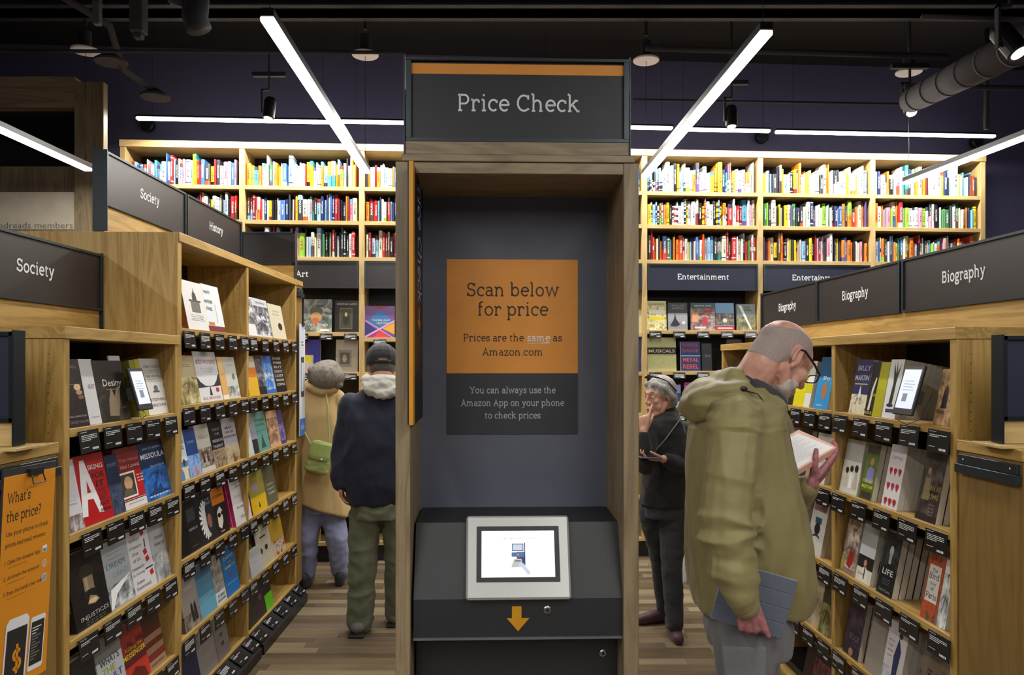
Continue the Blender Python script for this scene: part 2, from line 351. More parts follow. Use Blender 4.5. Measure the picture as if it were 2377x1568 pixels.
# ceiling services: beams, conduits, round duct, cable trays
DARK = flat('26262c', .7, name='service_paint'); DUCT = flat('38343a', .85, 0, name='duct_metal')
def beam(label, x0, x1, y0, y1, z0, z1):
    structure(MB().box(x0, x1, y0, y1, z0, z1 - .0, DARK).box(x0, x1, y0 - .05, y1 + .05, z0, z0 + .015, DARK).build('trim_%d' % beam.n)); beam.n += 1
beam.n = 1
for y in (1.6, 3.35, 5.0): beam('', XL, XR, y, y + .14, 4.0, ZC)
d = thing('ventilation_duct', 'round dark ventilation duct slanting under the ceiling above the right hand signs', 'duct')
p0, p1 = Vector((2.35, 3.2, 4.0)), Vector((3.1, 5.85, 3.86)); p0 = up(2470, 55, 3.2); p1 = up(2118, 232, 5.2)
MB().tube([p0, p1], .085, DUCT, 20).build('duct_body', d)
dv = (p1 - p0).normalized()
for k in range(7):
    c = p0 + (p1 - p0) * (k + .5) / 7; MB().tube([c - dv * .012, c + dv * .012], .09, DUCT, 20).build('duct_collar', d)
pass
d = thing('ventilation_duct', 'dark flexible duct curling down from the ceiling left of the hanging lamp', 'duct')
pts = [up(400 + 14 * k, -20 + 3 * k + .6 * k * k, 3.0) for k in range(0, 5)] + [up(452, 40, 3.0), up(462, 68, 3.0)]
MB().tube(pts, .05, DARK, 12).build('duct_body', d)
def conduit(label, pts, r=.012):
    o = MB().tube(pts, r, DUCT, 8).build('conduit'); o['label'] = label; o['category'] = 'pipe'
conduit('thin grey conduit running across under the ceiling above the wall lamps, left part', [up(0, 118, 4.6), up(940, 122, 4.7)])
conduit('thin grey conduit running across the ceiling right of the price check header', [up(1470, 232, 6.2), up(2140, 243, 6.3)])
conduit('grey conduit crossing at the upper right above the ventilation duct', [up(2140, 38, 3.6), up(2420, 46, 3.6)])
conduit('long thin pipe crossing high above the right hand pendant lamp', [up(1500, 112, 4.9), up(2200, 132, 5.0)], .02)
conduit('grey pipe crossing beside the low end of the ventilation duct', [up(2100, 200, 5.2), up(2420, 206, 5.2)], .02)
conduit('short vertical pipe dropping to the wall lamps at the far right', [Vector((up(2290, 205, 6.1).x, 6.1, ZC)), up(2290, 300, 6.1)], .02)
# boxes hanging at the upper left
o = MB().cbox(-.05, .05, -.05, .05, -.14, .14, flat('38363a', .7), .01).cbox(-.03, .03, -.03, .03, -.17, -.14, flat('38363a', .7), .005).build('junction_box'); o['label'] = 'grey square box hanging from the ceiling left of the near pendant lamp'; o['category'] = 'electrical box'; o.location = up(322, 20, 4.2); o.scale = (.75, .75, 1)
o = MB().cbox(-.03, .03, -.03, .03, -.12, .12, flat('4c4a50', .6), .006).cbox(-.034, .034, -.034, .034, -.01, .004, flat('38363a', .7), .003).build('junction_box'); o['label'] = 'narrow pale box bracketed to the ceiling at the upper left corner'; o['category'] = 'electrical box'; o.location = up(226, 6, 4.0); o.scale = (.6, .6, 1)
d = thing('sprinkler_arm', 'slanting dark arm with two flat heads hanging under the ceiling at upper left', 'sprinkler')
MB().tube([up(60, -60, 4.2), up(255, 60, 4.6), up(285, 160, 5.0), up(360, 212, 5.3)], .022, DUCT, 8).build('arm', d)
for q in (up(258, 141, 4.9), up(360, 223, 5.3)):
    MB().lathe([(.03, .05), (.1, 0), (.1, -.015)], DUCT, 16).build('head', d).location = q
# ---------------------------------------------------------------- pendant lamps
TUBE = flat((1, .98, .94), .5, 0, 14, 0, name='lamp_diffuser'); TUBED = flat('26282a', .4, .3, name='lamp_housing')
GREY = flat('f2f0f8', .5, name='canopy_paint')
PL = ['long white pendant lamp left of the price check header', 'long white pendant lamp right of the price check header',
      'white pendant lamp at the left edge over the near shelf sign', 'white pendant lamp at the right edge over the biography signs']
def pendant(a, b, label, seen=True, group=None):
    m = (a + b) / 2; L = (b - a).length; rz = math.atan2(b.y - a.y, b.x - a.x)
    t = thing('pendant_lamp', label, 'lamp', TR(*m) @ RZ(rz), group)
    MB().cbox(-L / 2, L / 2, -.026, .026, -.012, .022, TUBED, .003).build('housing', t)
    MB().cbox(-L / 2 + .004, L / 2 - .004, -.026, .026, -.03, -.012, TUBE, .002).build('diffuser', t)
    for s in (-1, 1):
        x = s * (L / 2 - .04)
        w = MB().tube([(x, 0, .022), (x, 0, ZC - 3.0 - .1 - .35)], .0016, STEEL, 5).build('wire', t)
        c = MB().lathe([(.088, 0), (.092, .004), (.092, .012), (.01, .016)], GREY, 28).lathe([(.04, .03), (.04, .14)], DARK, 16).build('canopy', t)
        c.location = (x, 0, .78)
        MB().tube([(x, 0, .96), (x, 0, ZC - 3.0)], .012, DARK, 6).build('hanger', t)
for (a, b), l in zip(PEND, PL): pendant(a, b, l)
for i, (a, b) in enumerate(PEND_BACK): pendant(a, b, '%s pendant lamp behind the viewpoint, %s' % (('nearer', 'farther')[i % 2], ('in the row of the left inner lamp', 'in the row of the right inner lamp', 'in the outer left row', 'in the outer right row')[i // 2]), group='pendant lamps behind the viewpoint')
WLL = ['wall lamp strip over the left end of the back bookcase', 'wall lamp strip just left of the price check header', 'wall lamp strip just right of the price check header',
       'short wall lamp strip crossed behind by the right pendant lamp', 'long wall lamp strip over the right end of the back bookcase']
for (a, b), l in zip(WL, WLL):
    m = (a + b) / 2; L = (b - a).length; rz = math.atan2(b.y - a.y, b.x - a.x)
    t = thing('wall_lamp', l, 'lamp', TR(*m) @ RZ(rz))
    MB().cbox(-L / 2, L / 2, -.018, .018, .004, .02, TUBED, .003).build('housing', t)
    MB().cbox(-L / 2 + .004, L / 2 - .004, -.02, .02, -.017, .004, TUBE, .006).build('diffuser', t)
    for s in (-1, 1): MB().tube([(s * L * .42, 0, .03), (s * L * .42, 0, .75)], .0015, STEEL, 5).build('wire', t)
for i, (px, py) in enumerate(((346, 293), (1766, 321), (2262, 332))):
    u = (px - CX) / F; Yw = 6.66 / (1 - .064 * u) - .03
    o = thing('round_speaker', ['round dark speaker high on the wall above the left bay', 'round dark speaker on the wall above the middle of the right bays', 'round dark speaker on the wall at the far right'][i], 'speaker', TR(*up(px, py, Yw)) @ RZ(.064) @ RX(R(90)))
    MB().lathe([(.055, 0), (.055, .05), (.045, .06)], BLACK, 20).build('body', o)
# track spotlights
LENS = flat((1, 1, 1), .4, 0, 14, 0, name='spot_lens')
def spot(px, py, Y, label, aim, s=1.0, w=6):
    t = thing('spotlight', label, 'spotlight', TR(*up(px, py, Y)))
    q = Vector(aim).normalized().to_track_quat('-Z', 'Y').to_matrix().to_4x4()
    b = MB().lathe([(.035 * s, -.06 * s), (.042 * s, -.055 * s), (.042 * s, .07 * s), (.03 * s, .09 * s)], BLACK, 20).build('spot_head', t, M=q)
    MB().lathe([(.03 * s, -.0605 * s), (.028 * s, -.064 * s)], LENS, 16).build('lens', b)
    MB().box(-.055 * s, -.045 * s, -.012 * s, .012 * s, -.02 * s, .15 * s, DARK).box(-.055 * s, .0, -.012 * s, .012 * s, .14 * s, .15 * s, DARK).build('bracket', t)
    zc_ = ZC - up(px, py, Y).z
    MB().tube([(0, 0, .15 * s), (0, 0, zc_ + .001)], .009, DARK, 8).build('stem', t)
    MB().cbox(-.12 * s, .12 * s, -.02, .02, .24 * s, .27 * s, DARK, .004).build('track_adapter', t)
spot(625, 256, 5.4, 'black spotlight over the left wall lamp strip', (-.1, -.1, -1))
spot(1698, 275, 5.4, 'black spotlight over the right wall lamp strip', (0, -.1, -1))
spot(2112, 247, 5.3, 'black spotlight hanging below the lower end of the ventilation duct', (-.1, -.6, -1), 1.1)
spot(2345, 100, 3.3, 'black spotlight at the upper right corner, largest of the spotlights', (.35, -.5, -1), 1.1)

# ---------------------------------------------------------------- bookcases
OX, OY, OZ = oak('x'), oak('y'), oak('z'); ENDP = oak('z', 'grain'); LTX = oak('x', 'light'); LTZ = oak('z', 'light')
PIN = flat('4a3a22', .8)
def bookcase(name, label, M, xs, z_top, shelves, depth=.33, full=.7, kick=.07, tones=(OX, OZ), st=.034, cat='bookcase', top_t=.04, ends=True, lip=.028, pins=True, group=None):
    ox, oz = tones
    t = thing(name, label, cat, M, group)
    n = len(xs)
    for i, x in enumerate(xs):
        a, b = x - st / 2, x + st / 2
        MB().cbox(a, b, 0, depth, kick, z_top - top_t, oz, .0015).build('stile', t)
        if pins:
            h = MB()
            for sgn, xx in ((1, b + .0004), (-1, a - .0004)):
                for k in range(int((z_top - .35) / .032)):
                    for yy in (.05, depth - .05):
                        z = .3 + k * .032
                        h.add([(xx, yy - .002, z), (xx, yy + .002, z), (xx, yy + .002, z + .004), (xx, yy - .002, z + .004)], [(0, 1, 2, 3)], PIN)
            h.build('pin_holes', t, kind='stuff')
    x0, x1 = xs[0] - st / 2, xs[-1] + st / 2
    MB().cbox(x0 - .004, x1 + .004, -.006, full, z_top - top_t, z_top, ox, .0015).build('top_board', t)
    MB().box(x0, x1, depth, depth + .015, kick, z_top - top_t, BLACK).build('back_panel', t)
    MB().box(x0 + .01, x1 - .01, .05, full - .02, 0, kick, BLACK).build('kick_board', t)
    if full > depth + .1:
        MB().cbox(x0, x0 + .02, depth + .015, full, kick, z_top - top_t, ENDP, .001).build('end_panel', t)
        MB().cbox(x1 - .02, x1, depth + .015, full, kick, z_top - top_t, ENDP, .001).build('end_panel', t)
    for i in range(n - 1):
        for z in (shelves[i] if isinstance(shelves[0], (list, tuple)) else shelves):
            MB().cbox(xs[i] + st / 2, xs[i + 1] - st / 2, .0, depth - .003, z - lip, z, ox, .001).build('shelf', t)
    return t
# the print of a shelf card: rows of short dashes
def card_mesh(seed, w=.125, h=.078):
    rg = random.Random(seed); m = MB(); m.cbox(0, w, -.003, 0, -h, 0, CARD, .0008)
    return m.mesh('shelf_card')
def card_print(seed, w=.125, h=.078):
    rg = random.Random(seed); m = MB(); nl = rg.choice((2, 3, 4, 5)); 
    def row(z, hh, a, b):
        x = a
        while x < b:
            L = rg.uniform(.004, .013); L = min(L, b - x)
            if L > .002: m.rect(x, x + L, z - hh, z, -.0034, WHITE)
            x += L + .0022
    row(-.006, .0016, w * .08, w * .4)
    for k in range(nl): row(-.017 - k * .0058, .0024, w * .1, w * (.88 if k < nl - 1 else .55))
    row(-h + .02, .0018, w * .1, w * .4)
    m.rect(w * .58, w * .88, -h + .008, -h + .016, -.0034, WHITE)
    for k in range(5): m.rect(w * (.6 + k * .055), w * (.615 + k * .055), -h + .008, -h + .016, -.0036, CARD)
    return m.mesh('card_print')
CM = card_mesh(1); CP = [card_print(k) for k in range(7)]
CMS = card_mesh(1, .105, .055); CPS = [card_print(k + 20, .105, .055) for k in range(5)]
ncard = 0
def cards(M, xs, z, where, n, tilt=0, y=-.004, wall=False):
    global ncard
    for i, x in enumerate(xs):
        mm = (CMS if wall else CM); pp = (CPS if wall else CP); rg = random.Random(ncard)
        w = .105 if wall else .125
        o = thing('shelf_card', 'black card, %s from left, %s' % (ORD[i], where), 'sign', M @ TR(x - w / 2, y, z - .012) @ RX(-R(tilt + rg.uniform(0, 4))) @ RY(R(rg.uniform(-1, 1))), group='black cards ' + where, data=mm)
        link('card_print', rg.choice(pp), o); ncard += 1
# left case frames: local x runs away from the viewer, local y goes into the shelf
ML = TR(-1.425, 0, 0) @ RZ(R(90) + .0134); MR0 = TR(1.566, 0, 0) @ RZ(-R(90) + .036)
def sL(px):                      # photograph column -> local x along the left front plane
    u = (px - CX) / F; Y = -1.425 / (u + .0134); return Y / math.cos(.0134)
def sR(px):
    u = (px - CX) / F; Y = 1.566 / (u + .036); return -Y / math.cos(.036)
SHN = [.03, .377, .727, 1.079, 1.43]
near_left = bookcase('bookcase', 'low oak bookcase at the left, joined to the taller one', ML, [sL(155), sL(411)], 1.768, SHN, full=.7)
tallxs = [sL(418), sL(575), sL(687)]
SHT = [.12, .41, .762, 1.114, 1.457, 1.804]
tall_left = bookcase('bookcase', 'tall oak bookcase with two bays under the history sign', ML, tallxs, 2.225, SHT, full=.7, kick=.1)
MB().cbox(tallxs[0] - .022, tallxs[0] - .017, -.0, .72, 1.768, 2.225, ENDP, .001).build('end_panel', tall_left)
rx = [sR(2212), sR(1934), sR(1779), sR(1677)]
rxs = sorted([rx[3], rx[2], rx[1], rx[0]])
right_case = bookcase('bookcase', 'low oak bookcase of three bays along the right aisle', MR0, rxs, 1.768, SHN, full=.72)
# low end cases that close the rows (near ones with poster rails; a tall one far left)
def endcap(label, M, x0, x1, z, full=.7, side_rail=True, kick=.07, rail_z=None):
    t = thing('end_display_case', label, 'bookcase', M)
    BRN = oak('z', 'brown')
    MB().cbox(x0, x1, 0, .03, kick, z - .035, BRN, .0015).build('side_panel', t)
    MB().cbox(x0, x1, full - .03, full, kick, z - .035, BRN, .0015).build('side_panel', t)
    MB().box(x0 + .02, x1 - .02, .03, full - .03, kick, z - .05, ENDP).build('core', t)
    MB().cbox(x0 - .004, x1 + .004, -.006, full + .006, z - .035, z, OX, .0015).build('top_board', t)
    MB().box(x0 + .01, x1 - .01, .03, full - .02, 0, kick, BLACK).build('kick_board', t)
    rz = rail_z or z - .045
    r = MB().cbox(x0 + .012, x1 - .012, -.012, -.0005, rz - .03, rz, STEEL, .001).cbox(x0 + .006, x1 - .006, -.02, -.0005, rz - .06, rz - .031, STEEL, .001).build('poster_rail', t)
    s = MB()
    for xx in (x0 + .04, x1 - .04): s.ell(xx, rz - .014, .003, .003, -.0125, GREY, 10)
    s.build('screw', r)
    return t
endL = endcap('low end case at left edge carrying an orange price poster', ML, sL(-60), sL(131), 1.395)
endR = endcap('low end case at the right edge with an empty dark poster rail', MR0, sR(2226), sR(2376), 1.395)
endF = endcap('tall narrow end case behind the history bookcase, beside the coat wearer', ML, sL(688), sL(701), 2.225, kick=.1, rail_z=2.17)

# ---------------------------------------------------------------- header signs on the cases
def sLy(px, off=.33):
    u = (px - CX) / F; return -(1.425 + off) / (u + .0134)
def sRy(px, off=.33):
    u = (px - CX) / F; return -(1.566 + off) / (u + .036)
def header(label, M, y, z0, z1, fz, panels, th=.045, size=.065, lastname=None):
    t = thing('shelf_sign', label, 'sign', M)
    xa, xb = panels[0][0], panels[-1][1]
    MB().cbox(xa, xb, y, y + th, fz, z0, OX, .0015).build('wooden_fascia', t)
    for (a, b, word, ww) in panels:
        MB().box(a, b, y - .014, y, z0, z0 + .01, STEEL).box(a, b, y - .014, y, z1 - .01, z1, STEEL).box(a, a + .012, y - .014, y, z0 + .01, z1 - .01, STEEL).box(b - .012, b, y - .014, y, z0 + .01, z1 - .01, STEEL).build('sign_frame', t)
        MB().box(a + .002, b - .002, y - .006, y + th, z0 + .002, z1 - .002, SIGN).build('sign_board', t)
        if word:
            m = MB(); slab(m, word, (a + b) / 2, (z0 + z1) / 2 - size * .25, size, WHITE, ww, y - .0072, w=.108); m.build('lettering', t)
    for x in (xa - .004, xb):
        MB().box(x, x + .004, y - .016, y + th + .004, fz + .005, z1 + .006, STEEL).build('end_plate', t)
    return t
header('near left sign reading Society, on the low bookcase', ML, .33, 1.875, 2.12, 1.768, [(sLy(232) - .92, sLy(232), 'Society', .228)])
header('far left signs reading Society and History, on the tall bookcase', ML, .33, 2.345, 2.585, 2.225, [(sLy(243), sLy(428), 'Society', .2), (sLy(431), sLy(557), 'History', .215)])
a_ = sRy(2377); 
header('right sign row of three boards reading Biography', MR0, .33, 1.875, 2.115, 1.768, [(sRy(1772), sRy(1901), 'Biography', .27), (sRy(1902), sRy(2097), 'Biography', .27), (sRy(2102), sRy(2102) + .85, 'Biography', .27)])
# blank boards standing across the row ends
def cross_sign(label, x0, x1, Y, z0, z1, fz, board=SIGN, th=.03, wood=OX, fr=STEEL, side=0):
    t = thing('end_sign', label, 'sign', TR(0, Y, 0))
    MB().cbox(x0 + .004, x1 - .004, .002, th, fz, z0, wood, .001).build('wooden_fascia', t)
    MB().box(x0, x1, -.008, 0, z0, z0 + .012, fr).box(x0, x1, -.008, 0, z1 - .012, z1, fr).box(x0, x0 + .012, -.008, 0, z0, z1, fr).box(x1 - .012, x1, -.008, 0, z0, z1, fr).box(x0, x1, th, th + .008, z0, z1, fr).build('sign_frame', t)
    MB().box(x0 + .004, x1 - .004, 0, th, z0 + .002, z1 - .002, board).build('sign_board', t)
    for x in ([x0 - .005, x1] if not side else [x0 - .005] if side > 0 else [x1]):
        MB().box(x, x + .005, -.012, th + .012, fz + .001, z1 + .004, fr).build('end_plate', t)
    return t
cross_sign('blank dark board across the far end of the tall bookcase', -1.89, -1.512, 5.25, 2.33, 2.56, 2.227)
TS = flat('20262b', .4, .5, name='dark_steel')
cross_sign('blank navy board with a dark frame at the right edge', 1.475, 1.475 + .66, 2.27, 1.475, 1.73, 1.405, NAVY, .03, LTX, TS)
cross_sign('blank navy board with a dark frame at the left edge', -1.452 - .66, -1.452, 2.2, 1.475, 1.74, 1.405, NAVY, .03, LTX, TS)
for i, (x0, x1, Y) in enumerate(((1.44, 2.1, 2.27), (-2.1, -1.415, 2.2))):
    o = MB().cbox(x0, x1, Y - .05, Y + .09, 1.395, 1.404, LTX, .001).build('sign_base'); o['label'] = ['thin oak foot under the navy board at the right edge', 'thin oak foot under the navy board at the left edge'][i]; o['category'] = 'sign base'
# ---------------------------------------------------------------- back wall bookcase
MW = TR(0, 6.304, 0) @ RZ(.064)
def lW(px):
    u = (px - CX) / F; return u * 6.304 / (1 - .064 * u) / math.cos(.064)
def yW(px):
    u = (px - CX) / F; return 6.304 / (1 - .064 * u)
wx = [lW(p) for p in (285, 561.5, 839.5)] + [-.06] + [lW(p) for p in (1496.5, 1765.5, 2026.5, 2282)]
WS = [.17, .52, .87, 1.22, 1.57, 1.9, 2.52, 2.818, 3.10]
WSB = [list(WS) for _ in range(7)]
WSB[2][5] = 1.855; WSB[4][5] = 1.925; WSB[4][4] = 1.578
wall_case = bookcase('wall_bookcase', 'long oak wall bookcase filling the back wall up to the lamps', MW, wx, 3.455, WSB, depth=.3, full=.32, kick=.14, tones=(LTX, LTZ), st=.045, top_t=.055, pins=False, lip=.032)
for i in range(7):
    a, b = wx[i] + .026, wx[i + 1] - .026
    t = thing('bay_sign', ['blank dark sign board in the leftmost bay of the back wall', 'dark sign board reading Art on the back wall', 'blank dark sign board above the kaleidoscope book', 'blank sign board of the back wall hidden by the price check stand',
              'navy sign board reading Entertainment above the woman in black', 'second Entertainment sign board, partly behind the Biography sign', 'blank sign board in the rightmost bay of the back wall'][i], 'sign', MW)
    MB().box(a, b, -.004, .02, 2.262, 2.482, SIGN if i < 3 else NAVY).build('sign_board', t)
    MB().box(a, b, -.01, -.004, 2.262, 2.27, STEEL).box(a, b, -.01, -.004, 2.474, 2.482, STEEL).box(a, a + .012, -.01, -.004, 2.27, 2.474, STEEL).box(b - .012, b, -.01, -.004, 2.27, 2.474, STEEL).build('sign_frame', t)
    w = {1: ('Art', .1), 4: ('Entertainment', .445), 5: ('Entertainment', .445)}.get(i)
    if w:
        m = MB(); slab(m, w[0], (a + b) / 2, 2.355, .066, WHITE, w[1], -.0045, w=.1); m.build('lettering', t)
# oak screen wall with a dark glass opening at the far left
t = thing('oak_screen_wall', 'tall oak framed screen at the far left with dark glass in it', 'partition', TR(0, 5.55, 0))
GRY = oak('z', 'grey'); x0 = up(240, 0, 5.55).x; zt = 3.72; xg = up(172, 0, 5.55).x
zz = lambda py: EYE - (py - HY) * 5.55 / F
MB().cbox(xg, x0, 0, .06, 0, zt, GRY, .003).build('post', t)
MB().cbox(-5.5, xg, 0, .3, zz(248), zt + .04, oak('x', 'grey'), .003).build('lintel', t)
MB().cbox(-5.5, xg, .0, .3, 0, zz(532), GRY, .003).build('lower_panel', t)
MB().cbox(-5.5, xg, .04, .2, zz(532), zz(443), flat('d8ccb4', .7, name='beige_board'), .002).build('notice_board', t)
MB().cbox(-5.5, xg, .1, .2, zz(443), zz(378), GRY, .002).build('inner_panel', t)
gm = bpy.data.materials.new('dark_glass'); nt, bs = nodes(gm); bs.inputs['Base Color'].default_value = (.012, .012, .014, 1); bs.inputs['Roughness'].default_value = .12
MB().box(-5.5, xg, .1, .12, zz(378), zz(248), gm).build('glass', t)
MB().box(xg - .012, xg, .02, .1, zz(443), zz(248), BLACK).build('glass_frame', t)
m = MB(); a = up(-44, 0, 5.55).x; b = up(162, 0, 5.55).x
sans(m, 'Goodreads members', b, zz(532) + .012, .045, flat('6f6a60', .8), b - a, .038, 'r'); m.build('lettering', t)
# ---------------------------------------------------------------- price check stand
t = KS = thing('price_check_stand', 'tall oak price check stand in the centre with a scanner console', 'kiosk', TR(.0167, 2.25, 0) @ RZ(.03))
kx = lambda px, y=0: (px - CX) * (2.25 + y) / F - .0167
kz = lambda py, y=0: EYE - (py - HY) * (2.25 + y) / F
KO = oak('z', 'grey'); KOX = oak('x', 'grey')
Lo, Li, Ri, Ro = kx(919), kx(953), kx(1449), kx(1484.5)
zt = kz(377)
for (a, b) in ((Lo, Li), (Ri, Ro)): MB().cbox(a, b, 0, .4, 0, zt, KO, .002).build('side_post', t)
MB().cbox(kx(934), kx(1475), -.004, .39, zt + .001, kz(360), KOX, .0015).build('top_board', t)
MB().cbox(Li, Ri, .004, .03, kz(403), zt, KOX, .001).build('lintel', t)
MB().box(Li, Ri, .03, .36, zt - .03, zt - .005, KOX).build('inner_ceiling', t)
BP = flat('5a5e6c', .6, name='slate_back_panel', bmp=.05)
MB().box(Li, Ri, .335, .36, .1, zt - .03, BP).build('back_panel', t)
MB().box(Li, Ri, .36, .4, .1, zt, KOX).build('rear_board', t)
# header sign of the stand
xa, xb = kx(938), kx(1465)
MB().cbox(kx(941), kx(1462), .002, .36, kz(359), kz(329), KOX, .001).build('header_base', t)
zb, zq = kz(329), kz(136)
ORA = flat('dc9136', .55, name='orange_print'); HB = flat('26272b', .5, bmp=.05, name='header_board')
MB().box(kx(955), kx(1450), .01, .03, zb + .008, zq - .006, HB).build('sign_board', t)
MB().box(kx(955), kx(1450), .0085, .01, kz(171), kz(147), ORA).build('orange_stripe', t)
s = .012
MB().box(kx(943), kx(1461), 0, .35, zb, zb + .01, STEEL).box(kx(943), kx(1461), -.004, .012, zq - .008, zq, STEEL).box(kx(943), kx(955), -.002, .012, zb + .01, zq - .008, STEEL).box(kx(1450), kx(1461), -.002, .012, zb + .01, zq - .008, STEEL).box(kx(943), kx(1461), .33, .35, zb, zq, BLACK).build('sign_frame', t)
for a in (kx(938), kx(1462.5)): MB().box(a, a + .0035, -.004, .36, kz(361), zq + .006, STEEL).build('end_plate', t)
m = MB(); slab(m, 'Price Check', kx(1203), kz(256.5), .0715, WHITE, .366, .0088, w=.082); m.build('lettering', t)
# poster on the back panel
y = .335; px2 = lambda p: kx(p, y); pz = lambda p: kz(p, y)
po = MB().box(px2(1044), px2(1348.5), y - .002, y, pz(867), pz(603), ORA).box(px2(1044), px2(1348.5), y - .002, y, pz(1009), pz(867), flat('32343a', .6)).build('poster', t)
m = MB(); DI = flat('33261c', .6, name='dark_print'); yy = y - .0026; q = (2.25 + y) / F
def pl(txt, a, b, base, cap, mat, w=.08): slab(m, txt, px2((a + b) / 2), pz(base), cap * q / .7, mat, (b - a) * q, yy, w=w)
pl('Scan below', 1089, 1303, 688.5, 31, DI); pl('for price', 1115, 1278, 733.5, 31, DI)
pl('Prices are the', 1082, 1222, 793, 17, DI, .085); pl('same', 1230, 1283, 793, 17, WHITE, .085); pl('as', 1290, 1311, 793, 17, DI, .085); pl('Amazon.com', 1126, 1267, 826, 17, DI, .085)
stroke(m, [(px2(1230), pz(799)), (px2(1257), pz(797)), (px2(1283), pz(797))], .0022, WHITE, lambda p: p, yy); stroke(m, [(px2(1230), pz(799)), (px2(1282), pz(795))], .0014, WHITE, lambda p: p, yy)
LG = flat('b4b6ba', .6, name='pale_print')
pl('You can always use the', 1097, 1296, 913.5, 15, LG, .085); pl('Amazon App on your phone', 1077, 1316, 943, 15, LG, .085); pl('to check prices', 1132, 1261, 972, 15, LG, .085)
m.build('lettering', po)
# console: side outline extruded across
a, b = kx(961, .02), kx(1446, .02)
zl, zm, zh = kz(1482, .02), kz(1391, .02), kz(1213, .106)
prof = [(.02, zl), (.02, zm), (.106, zh), (.3, zh + .004), (.334, zh + .004), (.334, .1), (.11, .1), (.11, zl)]
n = len(prof); m = MB()
m.add([(x, p[0], p[1]) for x in (a, b) for p in prof], [tuple(range(n)), tuple(range(2 * n - 1, n - 1, -1))] + [(i, i + n, (i + 1) % n + n, (i + 1) % n) for i in range(n)], CONSOLE)
con = m.build('console', t)
MB().box(a, b, .014, .022, zl - .003, zl + .0035, flat('8b8f94', .35, .7)).build('front_edge', con)
m = MB(); 
m.poly([(kx(1189, .02), kz(1408, .02)), (kx(1211, .02), kz(1408, .02)), (kx(1211, .02), kz(1436, .02)), (kx(1229, .02), kz(1436, .02)), (kx(1203, .02), kz(1466, .02)), (kx(1177, .02), kz(1436, .02)), (kx(1189, .02), kz(1436, .02))], .0185, flat('c98f14', .5, name='yellow_print'), .0012)
m.build('arrow', con)
for (px, py, yy_) in ((1271, 1417, .02), (1403, 1519, .11)):
    M_ = TR(kx(px, yy_), yy_, kz(py, yy_)) @ RX(R(90))
    k = MB().lathe([(.0125, 0), (.0125, .004), (.009, .006)], flat('9a9ca0', .25, 1), 20).lathe([(.006, .0061), (.005, .0065)], BLACK, 4).build('lock', con); k.matrix_local = M_
# scanner tablet on the slope
vx = Vector((1, 0, 0)); vz = Vector((0, .086, zh - zm)).normalized(); vy = vz.cross(vx)
ang = math.atan2(.086, zh - zm); L = math.hypot(.086, zh - zm)
MT = TR(kx(1203.5, .06), .02, zm) @ RX(-ang)
tab = link('scanner_screen', None, t, MT); tab['label'] = 'silver framed touch screen'
w = .158
AL = flat('b9bab8', .35, .35, name='brushed_aluminium', var=.02)
m = MB(); m.cbox(-w, w, -.026, -.001, -.004, L + .016, AL, .006); m.build('housing', tab)
m = MB().cbox(-.126, .126, -.0285, -.0262, .046, .212, BLACK, .001); m.build('bezel', tab)
SCRN = flat((.86, .9, 1.0), .3, 0, .85, 0, name='screen_glow')
sc = MB().rect(-.111, .111, .06, .198, -.0287, SCRN).build('display', tab)
m = MB(); BL = flat('4a6ca8', .5, 0, .25, 0); BD = flat('27406e', .5, 0, .2, 0); GR = flat('b8c4d4', .5, 0, .5, 0); DK = flat('4a5058', .5)
slab(m, 'Scan Barcode for Price', 0, .172, .0105, DK, .106, -.029, w=.07)
sans(m, 'amazon', .064, .189, .003, DK, .024, -.029, 'l')
m.rect(-.004, .022, .095, .162, -.0289, BD); m.rect(-.021, .019, .134, .162, -.029, flat('dfe3ea', .5, 0, .5, 0)); m.rect(-.018, .016, .137, .159, -.0291, BD); m.rect(-.016, .014, .139, .157, -.0292, GR)
m.rect(-.02, .019, .12, .133, -.029, BL); m.ell(0, .126, .003, .003, -.0293, flat('d8b83c', .5), 10)
m.poly([(-.022, .088), (.014, .09), (.01, .114), (-.012, .114)], -.0295, WHITE); m.rect(-.01, .008, .106, .109, -.0297, BD); m.rect(-.006, .006, .117, .119, -.0297, flat('c23a3a', .5, 0, .3, 0))
m.poly([(.006, .104), (.016, .1), (.034, .078), (.038, .07), (.028, .066), (.018, .08), (.008, .09), (.0, .094)], -.0299, GR)
m.build('screen_print', sc)
# flag sign on the left post: dark board with an orange edge, seen almost edge on
fl = link('flag_sign', None, t, TR(kx(945.5, -.07), 0, 0)); fl['label'] = 'dark vertical flag sign with an orange edge'
zf0, zf1 = kz(985, -.05), kz(381, -.05)
MB().cbox(0, .0165, -.075, .24, zf0, zf1, BLACK, .001).build('flag_board', fl)
MB().box(.0045, .0166, -.0762, -.03, zf0 + .0, zf1, flat('d39217', .5, name='amber_print')).build('orange_edge', fl)
m = MB(); BLp = flat('8ea0cf', .6, name='pale_blue_print')
slab(m, 'Price Check', .0, 0, .17, BLp, .40, 0, 'l', w=.1)
Mx = Matrix(((0, 0, 0, .0170), (0, 0, -1, .13 + .06), (0, 0, 0, 0), (0, 0, 0, 1)))
Mx = Matrix(((0, 0, 0, .0172), (0, 0, -1, .195), (-1, 0, 0, kz(405, .1)), (0, 0, 0, 1)))
Mx = Matrix(((0, -1, 0, .0172), (0, 0, 1, .06), (-1, 0, 0, kz(405, .1)), (0, 0, 0, 1)))
k = MB(); k.v = [tuple(Mx @ Vector(v)) for v in m.v]; k.f = m.f; k.mi = m.mi; k.sm = m.sm; k.mats = m.mats; k.build('lettering', fl)
k = MB(); za = kz(715, .1)
